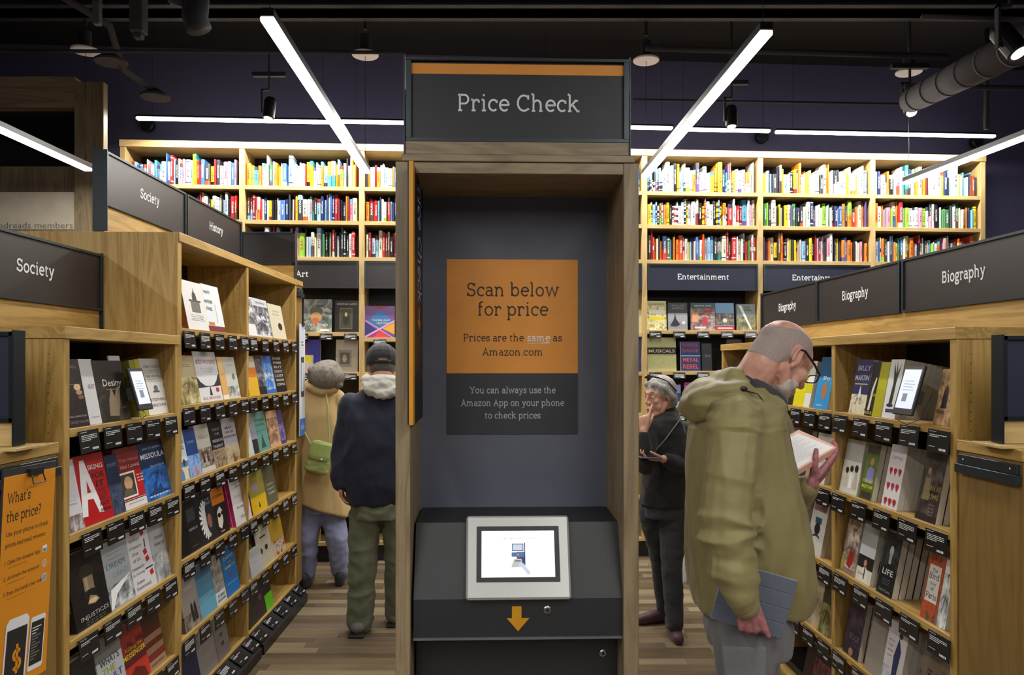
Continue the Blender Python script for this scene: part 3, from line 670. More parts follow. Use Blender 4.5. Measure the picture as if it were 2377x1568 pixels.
k.add([(.0172, .08, za), (.0172, .12, za), (.0172, .12, za - .04), (.0172, .16, za - .04), (.0172, .1, za - .075), (.0172, .04, za - .04), (.0172, .08, za - .04)], [(0, 1, 2, 3, 4, 5, 6)], flat('a9772a', .6)); k.build('arrow', fl)
# ---------------------------------------------------------------- books shown face out
def cover_mat(style, cols, a=0.0, b=1.0, sc=4.0, seed=0):
    key = ('cov', style, tuple(cols), a, b, sc, seed)
    if key in MC: return MC[key]
    m = bpy.data.materials.new('cover_print'); nt, bs = nodes(m); bs.inputs['Roughness'].default_value = .32
    cs = [C(c) for c in cols]
    if style == 's':
        bs.inputs['Base Color'].default_value = (*cs[0], 1)
    else:
        v = coords(nt, 'Generated', (1, 1, 1)); sp = nt.nodes.new('ShaderNodeSeparateXYZ'); nt.links.new(v, sp.inputs[0])
        if style == 'p':          # picture between heights a and b on ground colour cs[0]
            f = tex(nt, coords(nt, 'Generated', (1, .2, 1.4), (seed, 0, seed * .7)), sc, 5, .6, .6)
            k = len(cs) - 1; pic = ramp(nt, f, [(.34 + .3 * i / max(1, k - 1), c) for i, c in enumerate(cs[1:])])
            mr = nt.nodes.new('ShaderNodeMath'); mr.operation = 'COMPARE'; mr.inputs[1].default_value = (a + b) / 2; mr.inputs[2].default_value = (b - a) / 2
            nt.links.new(sp.outputs[2], mr.inputs[0])
            mx = nt.nodes.new('ShaderNodeMix'); mx.data_type = 'RGBA'; nt.links.new(mr.outputs[0], mx.inputs[0])
            mx.inputs[6].default_value = (*cs[0], 1); nt.links.new(pic, mx.inputs[7]); nt.links.new(mx.outputs[2], bs.inputs['Base Color'])
        if style == 'b':          # bands from bottom to top, breaks evenly spaced or given in a
            brk = a if isinstance(a, tuple) else tuple(i / len(cs) for i in range(len(cs)))
            nt.links.new(ramp(nt, sp.outputs[2], [(brk[i], c) for i, c in enumerate(cs)], 'CONSTANT'), bs.inputs['Base Color'])
    MC[key] = m; return m
bookn = 0; SHOWN = []
def book_tree(name, w, h, t, cm, art=None, label='', cat='book', group=None, spine=None, hard=False, M=None, stx=None):
    """w wide, t thick, h high; front at y=0, spine at x=0"""
    c = .0022 if hard else .0008; e = .003 if hard else 0
    m = MB(); m.box(0, w, 0, c, 0, h, cm).box(0, w, t - c, t, 0, h, cm); 
    m.box(0, c * 1.2, c, t - c, 0, h, spine or cm)
    o = thing(name, label, cat, M, group, m.mesh(name))
    MB().box(c * 1.2, w - e - .001, c, t - c, e + .0005, h - e - .0005, CREAM).build('pages', o)
    if art:
        pm, tm = MB(), MB()
        art(pm, tm, w, h)
        if pm.f: pm.build('cover_picture', o)
        if tm.f: tm.build('cover_lettering', o)
    if stx:
        q = MB(); sans(q, stx[0], 0, 0, t * .55, flat(stx[1], .5, var=0), h * .55, 0); k = MB()
        k.add([(-.0003, t * .5 + v[2 - 0] * 0 - v[2] + t * .27 - 0, 0) for v in []], [], CREAM) if False else None
        k.v = [(-.0004, t * .5 - t * .27 + (t * .55 - v[2]) , h * .55 - v[0]) for v in q.v]; k.f = q.f; k.mi = q.mi; k.sm = q.sm; k.mats = q.mats
        k.build('spine_lettering', o)
    return o
def art_of(items):
    """items: ('r',x0,x1,z0,z1,col) ('e',cx,cz,rx,rz,col) ('p',pts,col) ('t',text,cx,z,cap,width,col[,face]) in fractions of the cover"""
    def f(pm, tm, w, h):
        d = -.0003
        for it in items:
            k = it[0]
            if k == 't':
                face = it[7] if len(it) > 7 else 'n'; col = flat(it[6], .45, var=0)
                if face == 's': slab(tm, it[1], it[2] * w, it[3] * h, it[4] * h / .7, col, it[5] * w if it[5] else None, -.0009)
                else: sans(tm, it[1], it[2] * w, it[3] * h, it[4] * h, col, it[5] * w if it[5] else None, -.0009, bold=.012 if face == 'b' else 0)
            else:
                d -= .00006; col = flat(it[-1], .4, var=0)
                if k == 'r': pm.rect(it[1] * w, it[2] * w, it[3] * h, it[4] * h, d, col)
                if k == 'e': pm.ell(it[1] * w, it[2] * h, it[3] * w, it[4] * h, d, col, 18)
                if k == 'p': pm.poly([(p[0] * w, p[1] * h) for p in it[1]], d, col)
            if k == 'v': pass
    return f
def lines(z0, n, col, wd=.6, gap=.035, cx=.5, hh=.012, seed=0):
    rg = random.Random(seed); out = []
    for i in range(n):
        L = wd * rg.uniform(.7, 1); x = cx - L / 2; z = z0 - i * gap
        while x < cx + L / 2:
            k = rg.uniform(.05, .13); out.append(('r', x, min(x + k, cx + L / 2), z, z + hh, col)); x += k + .03
    return out
def put(M, xa, xb, z, h, desc, where, cm, items=(), n=1, t=.025, y=.014, tilt=11, spine=None, hard=False, jit=0, w=None, lift=0, gap=.0015, stx=None):
    """xa..xb local x on the shelf at height z; n copies one behind another"""
    global bookn
    rg = random.Random(bookn + 5); w = w or abs(xb - xa)
    x0 = min(xa, xb)
    T = RX(-R(tilt + rg.uniform(-.6, .6)))
    Mb = M @ TR(x0, y, z + lift + .001) @ T
    lab = (desc + ', ' + where).strip()
    o = book_tree('book', w, h, t, cm, art_of(items) if items else None, lab, 'book', None, spine, hard, Mb, stx)
    SHOWN.append(o); bookn += 1
    for k in range(1, n):
        Mk = M @ TR(x0 + rg.uniform(-.002, .002), y, z + lift + .001) @ T @ TR(0, k * (t + gap), 0)
        c = o.copy(); COL.objects.link(c); c.matrix_local = Mk
        key = [q for q in desc.split() if q not in ('with', 'a', 'and', 'the', 'of', 'an', 'in', 'book')][:4]
        c['label'] = ORD[k - 1] + ' copy behind ' + ' '.join(key) + ' book, ' + where; c['group'] = 'copies of the ' + desc + ' ' + where
        for ch in o.children:
            if ch.name.split('.')[0] in ('pages', 'spine_lettering'): d = ch.copy(); COL.objects.link(d); d.parent = c
        bookn += 1
    return o
S = lambda c: cover_mat('s', (c,))
# --- low left bookcase
z5, z4, z3, z2, z1 = SHN
W1, W2, W3, W4 = 'left near bay, top shelf', 'left near bay, second shelf', 'left near bay, third shelf', 'left near bay, fourth shelf'
def BL_(a, b, *r, **k): return put(ML, sLy(a, .02), sLy(b, .02), *r, **k)
BL_(157, 207, z1, .235, 'black book with a hand holding stones', W1, cover_mat('p', ('1c1418', '151014', '241a1e', '1a1216'), 0, 1, 3), [('r', .1, .9, .62, .625, 'b8b0b0'), ('t', 'CUBAN', .5, .86, .05, .6, '9a8e88'), ('e', .7, .58, .16, .05, 'd8b48a'), ('e', .75, .5, .15, .035, 'b98d62'), ('e', .8, .43, .14, .03, '7a5c40'), ('t', 'GRACE VOLUME', .5, .05, .04, .85, '9a7a88'), ('t', 'NINA LARKIN STORY', .5, .14, .025, .8, 'b9a9b0')], n=2)
BL_(206, 236, z1, .235, 'white slim book with grey word', W1, S('d4d4d6'), [('t', 'air', .6, .55, .09, .5, '8a8488', 's'), ('t', 'edbook', .5, .1, .03, .6, '9a989a')], n=1, t=.02)
BL_(234, 302, z1, .23, 'dark book with script title over pale hand', W1, cover_mat('p', ('1d1b19', '1a1816', '2c2824', '54483a'), .0, .62, 2.4), [('p', [(.3, .1), (.36, .36), (.48, .55), (.56, .4), (.66, .55), (.78, .58), (.72, .3), (.6, .08)], '8f7b62'), ('t', 'Desiny', .55, .58, .11, .62, 'd8d0c0'), ('r', .3, .8, .52, .528, '8e8678'), ('t', 'J. SARKONIE', .65, .2, .03, .45, 'a0988a'), ('r', .3, .75, .26, .266, '8e8678')], n=3, t=.02)
BL_(298, 322, z1, .25, 'white card standing behind the reading device', W1, S('cfccd0'), [('t', 'EXPLORE BOOKS', .5, .9, .02, .7, '8a868c'), ('t', 'kindle', .5, .66, .06, .7, '9a969c')], t=.006, y=.05)
BL_(330, 342, z1, .232, 'olive and yellow spined book', W1, S('8d8a2c'), spine=flat('77741f', .5), n=2, t=.03, y=.03)
BL_(341, 352, z1, .236, 'mustard narrow book', W1, S('a8a02a'), spine=flat('b8a91e', .5), n=1, t=.03, y=.03)
BL_(352, 403, z1, .24, 'white jacketed book with yellow spine and grey tower', W1, cover_mat('b', ('e4e2dc', 'b9b7b4'), (0, .72)), [('t', 'THE COURT', .5, .83, .05, .72, '6e6a6a'), ('t', 'AND THE', .5, .77, .025, .4, '8a8684'), ('t', 'THE WORLD', .5, .66, .055, .74, '7a7674'), ('e', .5, .47, .09, .05, '5a6478'), ('r', .42, .58, .42, .47, '6a7488'), ('r', .36, .64, .39, .42, '4a5468'), ('t', 'STEPHEN', .5, .24, .05, .66, '7c7468'), ('t', 'BREYER', .5, .14, .05, .66, '7c7468')] + lines(.62, 2, 'b0aca6', .6), n=2, t=.036, spine=flat('c9b41c', .5), hard=True, y=.028)
BL_(156, 195, z2, .24, 'lavender white book with dark photo foot', W2, cover_mat('p', ('d2d0d8', '5a4444', '8e7c7c', 'c9c0c4'), 0, .22, 4), [('r', .1, .8, .42, .424, '8a8890'), ('t', 'PAPERS', .5, .36, .03, .6, 'a6a3ab')], n=2)
BL_(183, 262, z2, .245, 'red book with a huge white letter A', W2, S('b3171c'), [('p', [(.12, .14), (.3, .93), (.42, .93), (.74, .12), (.6, .13), (.5, .35), (.34, .36), (.27, .13)], 'e6e4e6'), ('p', [(.36, .45), (.47, .45), (.4, .63)], 'b3171c'), ('t', 'SKING', .71, .77, .07, .44, 'e2dede', 'b'), ('t', 'FOR', .76, .63, .08, .36, '1c1414', 'b'), ('t', 'IT', .78, .5, .09, .24, '1c1414', 'b'), ('t', 'KATE', .8, .21, .06, .28, '1c1414', 'b'), ('t', 'HARDING', .8, .13, .05, .32, '1c1414', 'b')] + lines(.45, 6, '5a1414', .3, .03, .8, .014), n=2, spine=flat('7c1016', .45), stx=('ASKING FOR IT', 'b8a8a8'))
BL_(262, 290, z2, .225, 'navy book with speckled grey foot', W2, cover_mat('p', ('1f2c48', '202a40', '3a4660', '4c586e'), 0, .5, 6), [('t', 'DIVIDE', .5, .8, .06, .7, '7a88a0')], n=1)
BL_(285, 346, z2, .24, 'crimson book with a framed portrait and white foot', W2, cover_mat('b', ('ddd8d4', 'b81e24', '7e2224'), (0, .15, .6)), [('t', 'The Nation', .5, .77, .05, .7, 'c98a86', 's'), ('t', 'Not Loved', .5, .66, .055, .7, 'e0b8b4', 's'), ('r', .03, .62, .18, .6, 'e9e4dc'), ('r', .07, .58, .21, .57, '3d352c'), ('e', .34, .42, .15, .11, 'c49a74'), ('p', [(.1, .22), (.2, .34), (.45, .32), (.56, .22)], '5e5648'), ('r', .04, .9, .13, .145, '2c2420')] + lines(.5, 3, 'e8c0bc', .28, .05, .8, .02) + lines(.08, 1, '9a958e', .6), n=1, t=.034)
BL_(340, 398, z2, .24, 'blue book with a city photo and white title', W2, cover_mat('p', ('1c3258', '14284c', '2868b8', '3c84d0'), 0, .56, 3), [('t', 'Jon Krakow', .5, .88, .045, .7, '9fb2cc'), ('t', 'MISSOULA', .5, .72, .09, .9, 'dfe5ee', 'b'), ('t', 'Justice', .6, .56, .04, .55, 'a8c0dc')] + lines(.05, 1, 'a8c8ec', .8, hh=.03) + [('p', [(.1, .1), (.3, .16), (.4, .3), (.46, .16), (.6, .26), (.66, .14), (.95, .12), (.95, .08), (.1, .08)], '1a3a6c')], n=2, spine=flat('142646', .45), stx=('MISSOULA', 'c8d0e0'))
for k in range(3): put(ML, sL(157), sL(185) + .02, z3, .255, ['black hardback', 'second black hardback', 'third black hardback'][k] + ' in the stack of justice books', W3, S('16161b'), [], 1, .036, .05 + .04 * k, spine=flat('15151a', .45), hard=True) if False else None
BL_(176, 256, z3, .262, 'black hardback with a bronze statue head', W3, cover_mat('p', ('17161a', '121216', '1e1c20', '2a2420'), .3, 1, 3), [('e', .5, .7, .2, .1, '2b2622'), ('r', .38, .66, .42, .64, '8c7a62'), ('r', .42, .5, .42, .64, 'a8977c'), ('e', .52, .4, .22, .06, '1c1a1a'), ('p', [(.4, .28), (.5, .38), (.66, .34), (.74, .28), (.6, .25)], 'a88a6a'), ('e', .56, .3, .12, .03, 'd8b48c'), ('r', .38, .68, .635, .65, '3d352c'), ('t', 'INJUSTICES', .55, .1, .055, .8, 'b8b4ac')] + lines(.055, 2, '5e5a56', .6, .03, .55), n=3, t=.036, spine=flat('15151a', .4), hard=True, stx=('INJUSTICES', '9aa0b0'))
BL_(256, 313, z3, .25, 'grey book with pale blue title Dream Land', W3, cover_mat('p', ('a5a8ac', '23282c', '84888c', 'd0d2d4'), .02, .36, 4), [('t', 'DREAM', .45, .6, .08, .72, '4c8ca8'), ('t', 'LAND', .6, .45, .08, .62, '7ba8ba')] + lines(.8, 3, '7e8286', .7, .07) + [('p', [(.0, .02), (.1, .3), (.5, .36), (.95, .42), (.3, .2), (.1, .02)], 'e4e6e8'), ('t', 'SAM QUIN', .6, .03, .035, .5, 'e0e0e0')], n=2, t=.028)
BL_(310, 364, z3, .25, 'white book with scattered red diamonds', W3, S('cfcdd0'), [('t', 'The Story', .35, .82, .045, .42, '5a5a60', 's'), ('t', 'of Massacre', .35, .71, .045, .5, '5a5a60', 's'), ('t', 'One', .3, .6, .05, .25, '3c3c44', 's'), ('t', 'of Us', .33, .5, .05, .3, '3c3c44', 's'), ('t', 'Massacre', .32, .38, .045, .48, '2c3450', 's'), ('t', 'in Norway', .32, .29, .045, .48, '2c3450', 's'), ('t', 'Asne', .32, .15, .05, .32, '3c3c44', 's'), ('t', 'Seierstad', .42, .06, .05, .6, '3c3c44', 's')] + [('p', [(x, z), (x + .14, z + .03), (x + .18, z - .06), (x + .04, z - .08)], 'b4222c') for x, z in ((.62, .94), (.62, .62), (.66, .5), (.74, .26))] + [('p', [(.74, .8), (.78, .8), (.76, .66), (.72, .66)], '28346c'), ('r', .6, .92, .31, .335, '28346c')], n=2, t=.03)
BL_(362, 399, z3, .235, 'grey white book reading Just Mercy', W3, cover_mat('p', ('a9a9ac', 'd8d8da', '9c9ea2', '6e7074'), .0, .5, 3), [('t', 'Just', .5, .74, .06, .5, '3c3a40', 's'), ('t', 'Mercy', .5, .62, .06, .6, '3c3a40', 's')] + lines(.4, 5, 'b8b8bc', .7), n=2)
BL_(172, 238, z4, .24, 'black book with white capitals about a run', W4, cover_mat('p', ('141416', '101012', '18181c', '26262a'), .4, 1, 2), [('t', 'THE RUN', .62, .5, .07, .55, 'c0c0c4', 'b'), ('t', 'OF HIS LIFE', .6, .38, .07, .7, 'c0c0c4', 'b'), ('t', 'THE PEOPLE', .6, .26, .07, .7, 'a0a0a4', 'b')], n=2)
BL_(240, 297, z4, .245, 'grey book with stacked green and yellow capitals', W4, cover_mat('b', ('c8ccd2', '2c3a78', 'bcbfc4', '6e6a68'), (0, .06, .09, .7)), [('t', 'WHAT\'S', .5, .62, .1, .75, '3c4648', 'b'), ('t', 'THE', .42, .48, .1, .5, '9aa82c', 'b'), ('t', 'FAULT', .5, .35, .1, .8, '3c4a8c', 'b'), ('r', .1, .4, .2, .3, '8a9a2c'), ('r', .6, .9, .16, .28, 'c8c84c')], n=2)
BL_(295, 348, z4, .24, 'dark red book with yellow title and scarlet foot', W4, cover_mat('p', ('5c1c1c', '6e2020', '8c2a24', '4a1614'), .5, 1, 3), [('r', 0, 1, 0, .34, 'b83024'), ('t', 'Killing the', .5, .58, .055, .7, 'c8b43c', 's'), ('t', 'MESSENGER', .5, .46, .08, .94, 'd8c83c', 'b'), ('p', [(.1, 0), (.2, .2), (.45, .28), (.8, .18), (.9, 0)], '5e1814')], n=2)
BL_(346, 384, z4, .25, 'brown book with striped flag bands', W4, cover_mat('b', ('9a7a5c', '6e2a20', '8a6a54', '5c2018', '836450', '4a1c16', '38221c'), (0, .14, .26, .36, .46, .56, .68)), [('t', 'DAVID SIMON', .5, .05, .04, .7, '5a3a2c')], n=2)
for i, z in enumerate(SHN[1:]): cards(ML, [(sL(p) + .02) for p in ((170, 228, 282, 322, 366), (160, 214, 276, 330, 372), (166, 226, 282, 332, 376), (166, 226, 288, 338, 380))[i]] if False else [sL(411) - .06 - .16 * (4 - j) - .02 * (i % 2) for j in range(5)], z, 'under ' + ['fourth', 'third', 'second', 'top'][i] + ' shelf, low left bookcase', 5, 3)
# --- tall left bookcase
TW = ['bottom shelf', 'fifth shelf', 'fourth shelf', 'third shelf', 'second shelf', 'top shelf']
def BT(a, b, row, h, desc, *r, bay=1, **k): return put(ML, sLy(a, .02), sLy(b, .02), SHT[row], h, desc, 'tall case, ' + ('near' if bay == 1 else 'far') + ' bay, ' + TW[row], *r, **k)
lg = '8a8a8e'
BT(436, 487, 5, .235, 'white book with a grey capitol dome and brown spine', S('e2dfdc'), [('r', .3, .7, .36, .6, '6e6c6a'), ('r', .24, .76, .58, .62, '4c4a48'), ('p', [(.4, .62), (.42, .74), (.48, .8), (.5, .88), (.52, .8), (.58, .74), (.6, .62)], '3c3a3a')] + lines(.3, 4, 'aaa6a2', .6), n=2, t=.03, spine=flat('8c5226', .5))
BT(484, 522, 5, .24, 'white book with teal words on the fold', cover_mat('b', ('7c3c34', 'dfe3e6'), (0, .12)), [('t', 'WHY', .25, .8, .07, .4, '3a5a6e', 'b'), ('t', 'NATIONS', .25, .6, .07, .45, '2c3c48', 'b'), ('t', 'FAIL', .25, .45, .07, .35, '2c3c48', 'b'), ('r', .05, .4, .13, .2, 'c87c3c'), ('r', .6, .63, .2, .6, 'b0a890')], n=2)
BT(422, 465, 4, .23, 'tan landscape book with dark lower trees', cover_mat('p', ('b8ac88', '4a4430', '9a8c60', 'd0c494'), 0, .55, 3.2), lines(.8, 2, '6e6650', .5), n=2)
BT(465, 516, 4, .25, 'white thriller with red title and dark pines', cover_mat('b', ('d8d8da', 'cfcfd1'), (0, .5)), [('t', 'RED NOTICE', .5, .76, .075, .86, 'a8242c', 's'), ('p', [(0, .5), (.06, .46), (.12, .4), (.3, .32), (.5, .3), (.7, .32), (.86, .42), (.94, .52), (1, .54), (1, .3), (0, .28)], '2c3036'), ('p', [(.44, .12), (.5, .34), (.56, .12)], '2a2c30'), ('t', 'BILL BROWDER', .5, .04, .05, .8, 'b4343c', 's'), ('e', .82, .22, .08, .05, 'b8343c')] + lines(.66, 3, 'a8a8ac', .6), n=2, spine=flat('a01c22', .45), t=.034, stx=('RED NOTICE', 'd8c8c8'))
BT(518, 534, 4, .225, 'orange cream narrow book', cover_mat('b', ('e8dccc', 'd8a860', 'e0c088'), (0, .1, .6)), n=1)
BT(531, 557, 4, .225, 'pale grey book with green oval figure', cover_mat('p', ('c8c6c0', '4a4c48', '9c9c94', 'd8d6d0'), .05, .3, 5), [('e', .66, .52, .12, .08, '6a7468')] + lines(.8, 1, '7a7a7c', .6), n=2)
BT(419, 441, 3, .23, 'white book with a cut out boy raising his arms', cover_mat('b', ('4c86c4', 'd4dce2'), (0, .36)), [('t', 'YOUNG', .5, .72, .07, .7, '3c4448', 'b'), ('t', 'KING', .5, .6, .07, .6, '3c4448', 'b'), ('e', .6, .34, .14, .07, '4a3428'), ('p', [(.2, .26), (.4, .14), (.4, 0), (.85, 0), (.85, .18), (1, .26), (.7, .24)], 'd8c8a0')], n=1)
BT(441, 468, 3, .225, 'deep blue book with a sky photo', cover_mat('p', ('2c4a8c', '3c6cb4', '88aee0', 'b4746c'), 0, .45, 3), [('t', 'JAMES', .5, .7, .05, .6, '8ca4d0')], n=2)
BT(468, 499, 3, .235, 'cream book with dark standing figures', cover_mat('p', ('c2beb4', 'c8c4ba', '8c8478', '4a3c38'), .1, .5, 5), [('t', 'GIRLS', .5, .7, .06, .7, '7a766e', 's'), ('p', [(.2, .2), (.3, .5), (.4, .2)], '3c2c2c'), ('p', [(.5, .2), (.6, .52), (.7, .2)], '5c2c2c')], n=1)
BT(499, 527, 3, .235, 'black book with stacked white words and small faces', cover_mat('p', ('1e1c20', '2a2426', 'a08c74', '5e4c3c'), 0, .4, 6), [('t', 'FIGHT', .5, .8, .05, .6, '8c8c90', 'b'), ('t', 'THE', .5, .7, .05, .4, '8c8c90', 'b'), ('t', 'MISSION', .5, .55, .06, .8, 'b0b0b4', 'b'), ('t', 'PARENT', .5, .43, .06, .8, 'b0b0b4', 'b')], n=1)
BT(527, 558, 3, .24, 'grey book with red spine and dark flower', cover_mat('p', ('a29ea6', '9c98a0', 'b8a078', '5a4c34'), 0, .4, 3), [('t', 'MAY', .5, .76, .05, .5, '4c4850', 'b'), ('t', 'WE BE', .5, .66, .05, .6, '4c4850', 'b'), ('t', 'FORGIVEN', .5, .56, .05, .8, '4c4850', 'b')], n=1, spine=flat('a4141c', .45), t=.034)
BT(421, 443, 2, .25, 'plain black thick hardback', S('121214'), n=2, t=.035, hard=True)
BT(441, 469, 2, .235, 'black book with small grey print panel', S('1a1a1e'), [('r', .15, .8, .6, .85, '34343a'), ('t', 'GENIUS', .5, .42, .05, .7, '9a9aa0', 'b'), ('r', .2, .7, .1, .11, '5a5a60')], n=2)
BT(469, 504, 2, .25, 'black book with a white feather headdress', S('1c2028'), [('e', .5, .45, .32, .36, 'b4b0ac'), ('e', .72, .46, .26, .34, '1c2028'), ('e', .68, .4, .14, .14, '8c5c48'), ('t', 'THE', .7, .8, .05, .3, '7c90b4'), ('t', 'HEART', .7, .72, .05, .5, '7c90b4')] + [('p', [(.5, .45), (.5 + .42 * math.cos(R(a)), .45 + .4 * math.sin(R(a))), (.5 + .42 * math.cos(R(a + 9)), .45 + .4 * math.sin(R(a + 9)))], 'dcd8d4') for a in range(95, 265, 17)], n=1)
BT(504, 532, 2, .24, 'black book with orange band and pale painted face', cover_mat('b', ('1a1a1a', 'c4701c'), (0, .66)), [('t', 'COBAIN', .5, .8, .06, .8, '5a2c10', 'b'), ('p', [(.2, .2), (.25, .5), (.5, .6), (.66, .5), (.6, .25), (.4, .12)], 'cfc8bc'), ('e', .38, .42, .12, .05, '101010'), ('e', .6, .44, .07, .04, '101010'), ('r', .3, .6, .06, .08, 'b8b0a8')], n=1)
BT(541, 578, 2, .26, 'plain white book reading Bad Feminist', S('d6d3d6'), [('t', 'Bad', .5, .78, .055, .36, '55555c', 's'), ('t', 'Feminist', .5, .58, .055, .72, 'c8a4a8', 's'), ('t', 'Roxane', .5, .34, .055, .6, '4c4c54', 's'), ('t', 'Gay', .5, .13, .055, .34, '4c4c54', 's')], n=2, t=.02, spine=flat('c01c6c', .4), y=.0, lift=0)
BT(430, 467, 1, .235, 'grey book with a dark walking couple', cover_mat('p', ('8c8480', '2c2624', '6e6460', '94887e'), 0, .3, 4), [('p', [(.5, .1), (.46, .4), (.54, .5), (.6, .4), (.62, .1)], '1c1a1c'), ('p', [(.64, .1), (.66, .42), (.74, .48), (.8, .38), (.84, .1)], '242428')] + lines(.8, 2, 'b4aca8', .5), n=2)
BT(467, 503, 1, .25, 'steel blue plain book', cover_mat('b', ('5c9cb8', '4c7c98', '3c5c74'), (0, .4, .75)), [('t', 'RISING', .4, .3, .04, .5, '9cc4d8'), ('t', 'WATER', .4, .12, .06, .6, '8cbcd0', 's')], n=2)
BT(503, 525, 1, .245, 'grey book with dark scribbled letters and white foot', cover_mat('p', ('c8ccd0', '4a4848', '8c8884', 'a8a4a0'), .26, 1, 5), [('t', 'TURN', .5, .14, .06, .7, '3c4c58', 'b'), ('t', 'AROUND', .5, .06, .05, .8, '3c4c58', 'b')], n=1)
BT(527, 556, 1, .25, 'bright blue book with yellow arched title', S('1c6cb8'), [('t', 'DAVID', .5, .76, .06, .7, 'c8b448', 'b'), ('t', 'AND', .5, .66, .035, .3, 'c8b448'), ('t', 'AMBITY', .5, .56, .06, .8, 'b8c070', 'b'), ('e', .5, .4, .1, .04, '8c4430')] + lines(.24, 1, '8cc0e8', .7), n=1, spine=flat('8c9c28', .5))
BT(424, 466, 0, .235, 'dark navy plain book', S('1c1e3c'), n=2); BT(466, 505, 0, .235, 'warm grey book with faint print', S('7a7472'), lines(.8, 4, '96908e', .7, .06), n=2); BT(506, 534, 0, .235, 'taupe book with small brown marks', S('6e6664'), [('e', .5, .5, .1, .04, '4a3030'), ('e', .5, .3, .12, .05, '4a3030')], n=1)
f2 = dict(bay=2)
BT(577, 597, 5, .235, 'white book with black half faces', cover_mat('p', ('dcdadc', '2c2c30', '8c8a8e', 'e4e2e4'), .3, .95, 3), n=1, **f2)
BT(596, 631, 5, .235, 'black and white street photo book', cover_mat('p', ('c8c8cc', '28282c', '6c6c72', 'dcdce0'), .05, .8, 4), [('t', 'TRUMAN', .5, .87, .05, .6, '4c4c50')], n=2, **f2)
BT(633, 664, 5, .225, 'cream book with a dark oval seed', S('cdc6ae'), [('e', .66, .36, .15, .11, '3c1c18'), ('t', 'Smarter', .5, .78, .05, .5, 'a8a088', 's'), ('t', 'Better', .5, .68, .05, .5, 'a8a088', 's')], n=1, spine=flat('c8c0a4', .6), t=.034, **f2)
BT(578, 602, 4, .235, 'yellow and orange book with pale spine', cover_mat('b', ('d8a82c', 'c87828', 'c4bcac'), (0, .45, .7)), n=1, **f2)
BT(600, 619, 4, .24, 'dark grey book with a faint lightning photo', cover_mat('p', ('26242a', '1c1a20', '4c4a52', '8c8a90'), .2, .9, 4), n=1, **f2)
BT(616, 642, 4, .24, 'blue book with white mountain photo', cover_mat('p', ('2c68b4', '1c4c94', '4c8cd0', 'c8c0b4'), .1, .8, 4), n=1, **f2)
BT(641, 665, 4, .25, 'black book covered in white block capitals', S('1a1a1a'), [('t', w_, .5, .86 - i * .115, .06, .75, 'c4bcac', 'b') for i, w_ in enumerate(('DEAD', 'WAKE', 'BUT', 'NOBODY', 'LOST', 'INSIDE', 'CORPSE'))], n=1, **f2)
BT(577, 590, 3, .235, 'white slim book at the stile', S('c8ccd0'), n=1, **f2); BT(589, 601, 3, .24, 'slate book with black ribbon', cover_mat('b', ('26282e', '8c94a0'), (0, .35)), n=1, **f2)
BT(599, 626, 3, .24, 'teal book with dark tower drawing', S('5c948c'), [('p', [(.3, .08), (.5, .45), (.7, .08)], '2c504c'), ('t', 'OF GREAT', .5, .76, .06, .8, '34625c', 'b'), ('t', 'HOPES', .5, .64, .06, .7, '34625c', 'b'), ('r', .1, .9, .52, .53, '34625c')], n=1, spine=flat('c4d4d0', .5), **f2)
BT(628, 652, 3, .23, 'peach book with brown church photo', cover_mat('p', ('c89c7c', '5c4030', '94705c', 'd4a888'), .1, .8, 4), n=1, **f2); BT(651, 664, 3, .225, 'violet narrow book', cover_mat('p', ('3c2c6c', '2c2050', '5c4c94', '8c84b4'), .1, .6, 4), n=1, **f2)
BT(586, 620, 2, .235, 'yellow book with red spine and running figure', cover_mat('b', ('d8b41c', '988c3c'), (0, .4)), [('e', .4, .62, .2, .12, '8c8a90'), ('p', [(.45, .1), (.5, .26), (.56, .1)], '2c2418')], n=1, spine=flat('9c1c1c', .5), **f2)
BT(620, 645, 2, .235, 'olive grey book with white stacked words', S('5c5848'), [('t', w_, .5, .5 - i * .12, .06, .6, 'b4b0a4', 'b') for i, w_ in enumerate(('DARK', 'NIGHT', 'TIME'))], n=2, **f2)
BT(578, 606, 1, .15, 'small white leaning card', S('b4b4b4'), [('r', .3, .6, .5, .52, '8c8c8c')], n=1, y=.0, lift=0, **f2)
BT(603, 635, 1, .24, 'cream book with two dark eyes', S('b8b09c'), [('e', .25, .4, .1, .07, '2c2420'), ('e', .62, .42, .1, .07, '2c2420'), ('r', .3, .7, .7, .74, '4c2c28')], n=1, spine=flat('2c2420', .5), **f2)
BT(635, 662, 1, .235, 'ochre book with a colourful toy photo', cover_mat('p', ('b08c24', '2c5c94', 'c8b890', '8c2c24'), 0, .4, 5), n=1, **f2)
BT(578, 600, 0, .24, 'near black book', S('1c1c20'), n=1, **f2); BT(600, 618, 0, .235, 'black book with small pink marks', S('241c24'), [('e', .5, .5, .2, .08, '5c3c4c')], n=1, **f2); BT(618, 634, 0, .24, 'black book with acid green foot', cover_mat('b', ('5cb418', '1c201c'), (0, .4)), n=1, **f2)
for i, z in enumerate(SHT):
    w_ = 'under ' + ['bottom', 'fifth', 'fourth', 'third', 'second', 'top'][i] + ' shelf, tall left bookcase, '
    tl = 3 if i else 56
    for b, nn in ((0, 5), (1, 5)):
        a, e = tallxs[b] + .08, tallxs[b + 1] - .07
        cards(ML, [a + (e - a) * j / (nn - 1) for j in range(nn)], z - (.0 if i else -.004), w_ + ('near bay' if b == 0 else 'far bay'), nn, tl, y=-.004 if i else -.008)
mm = MB()
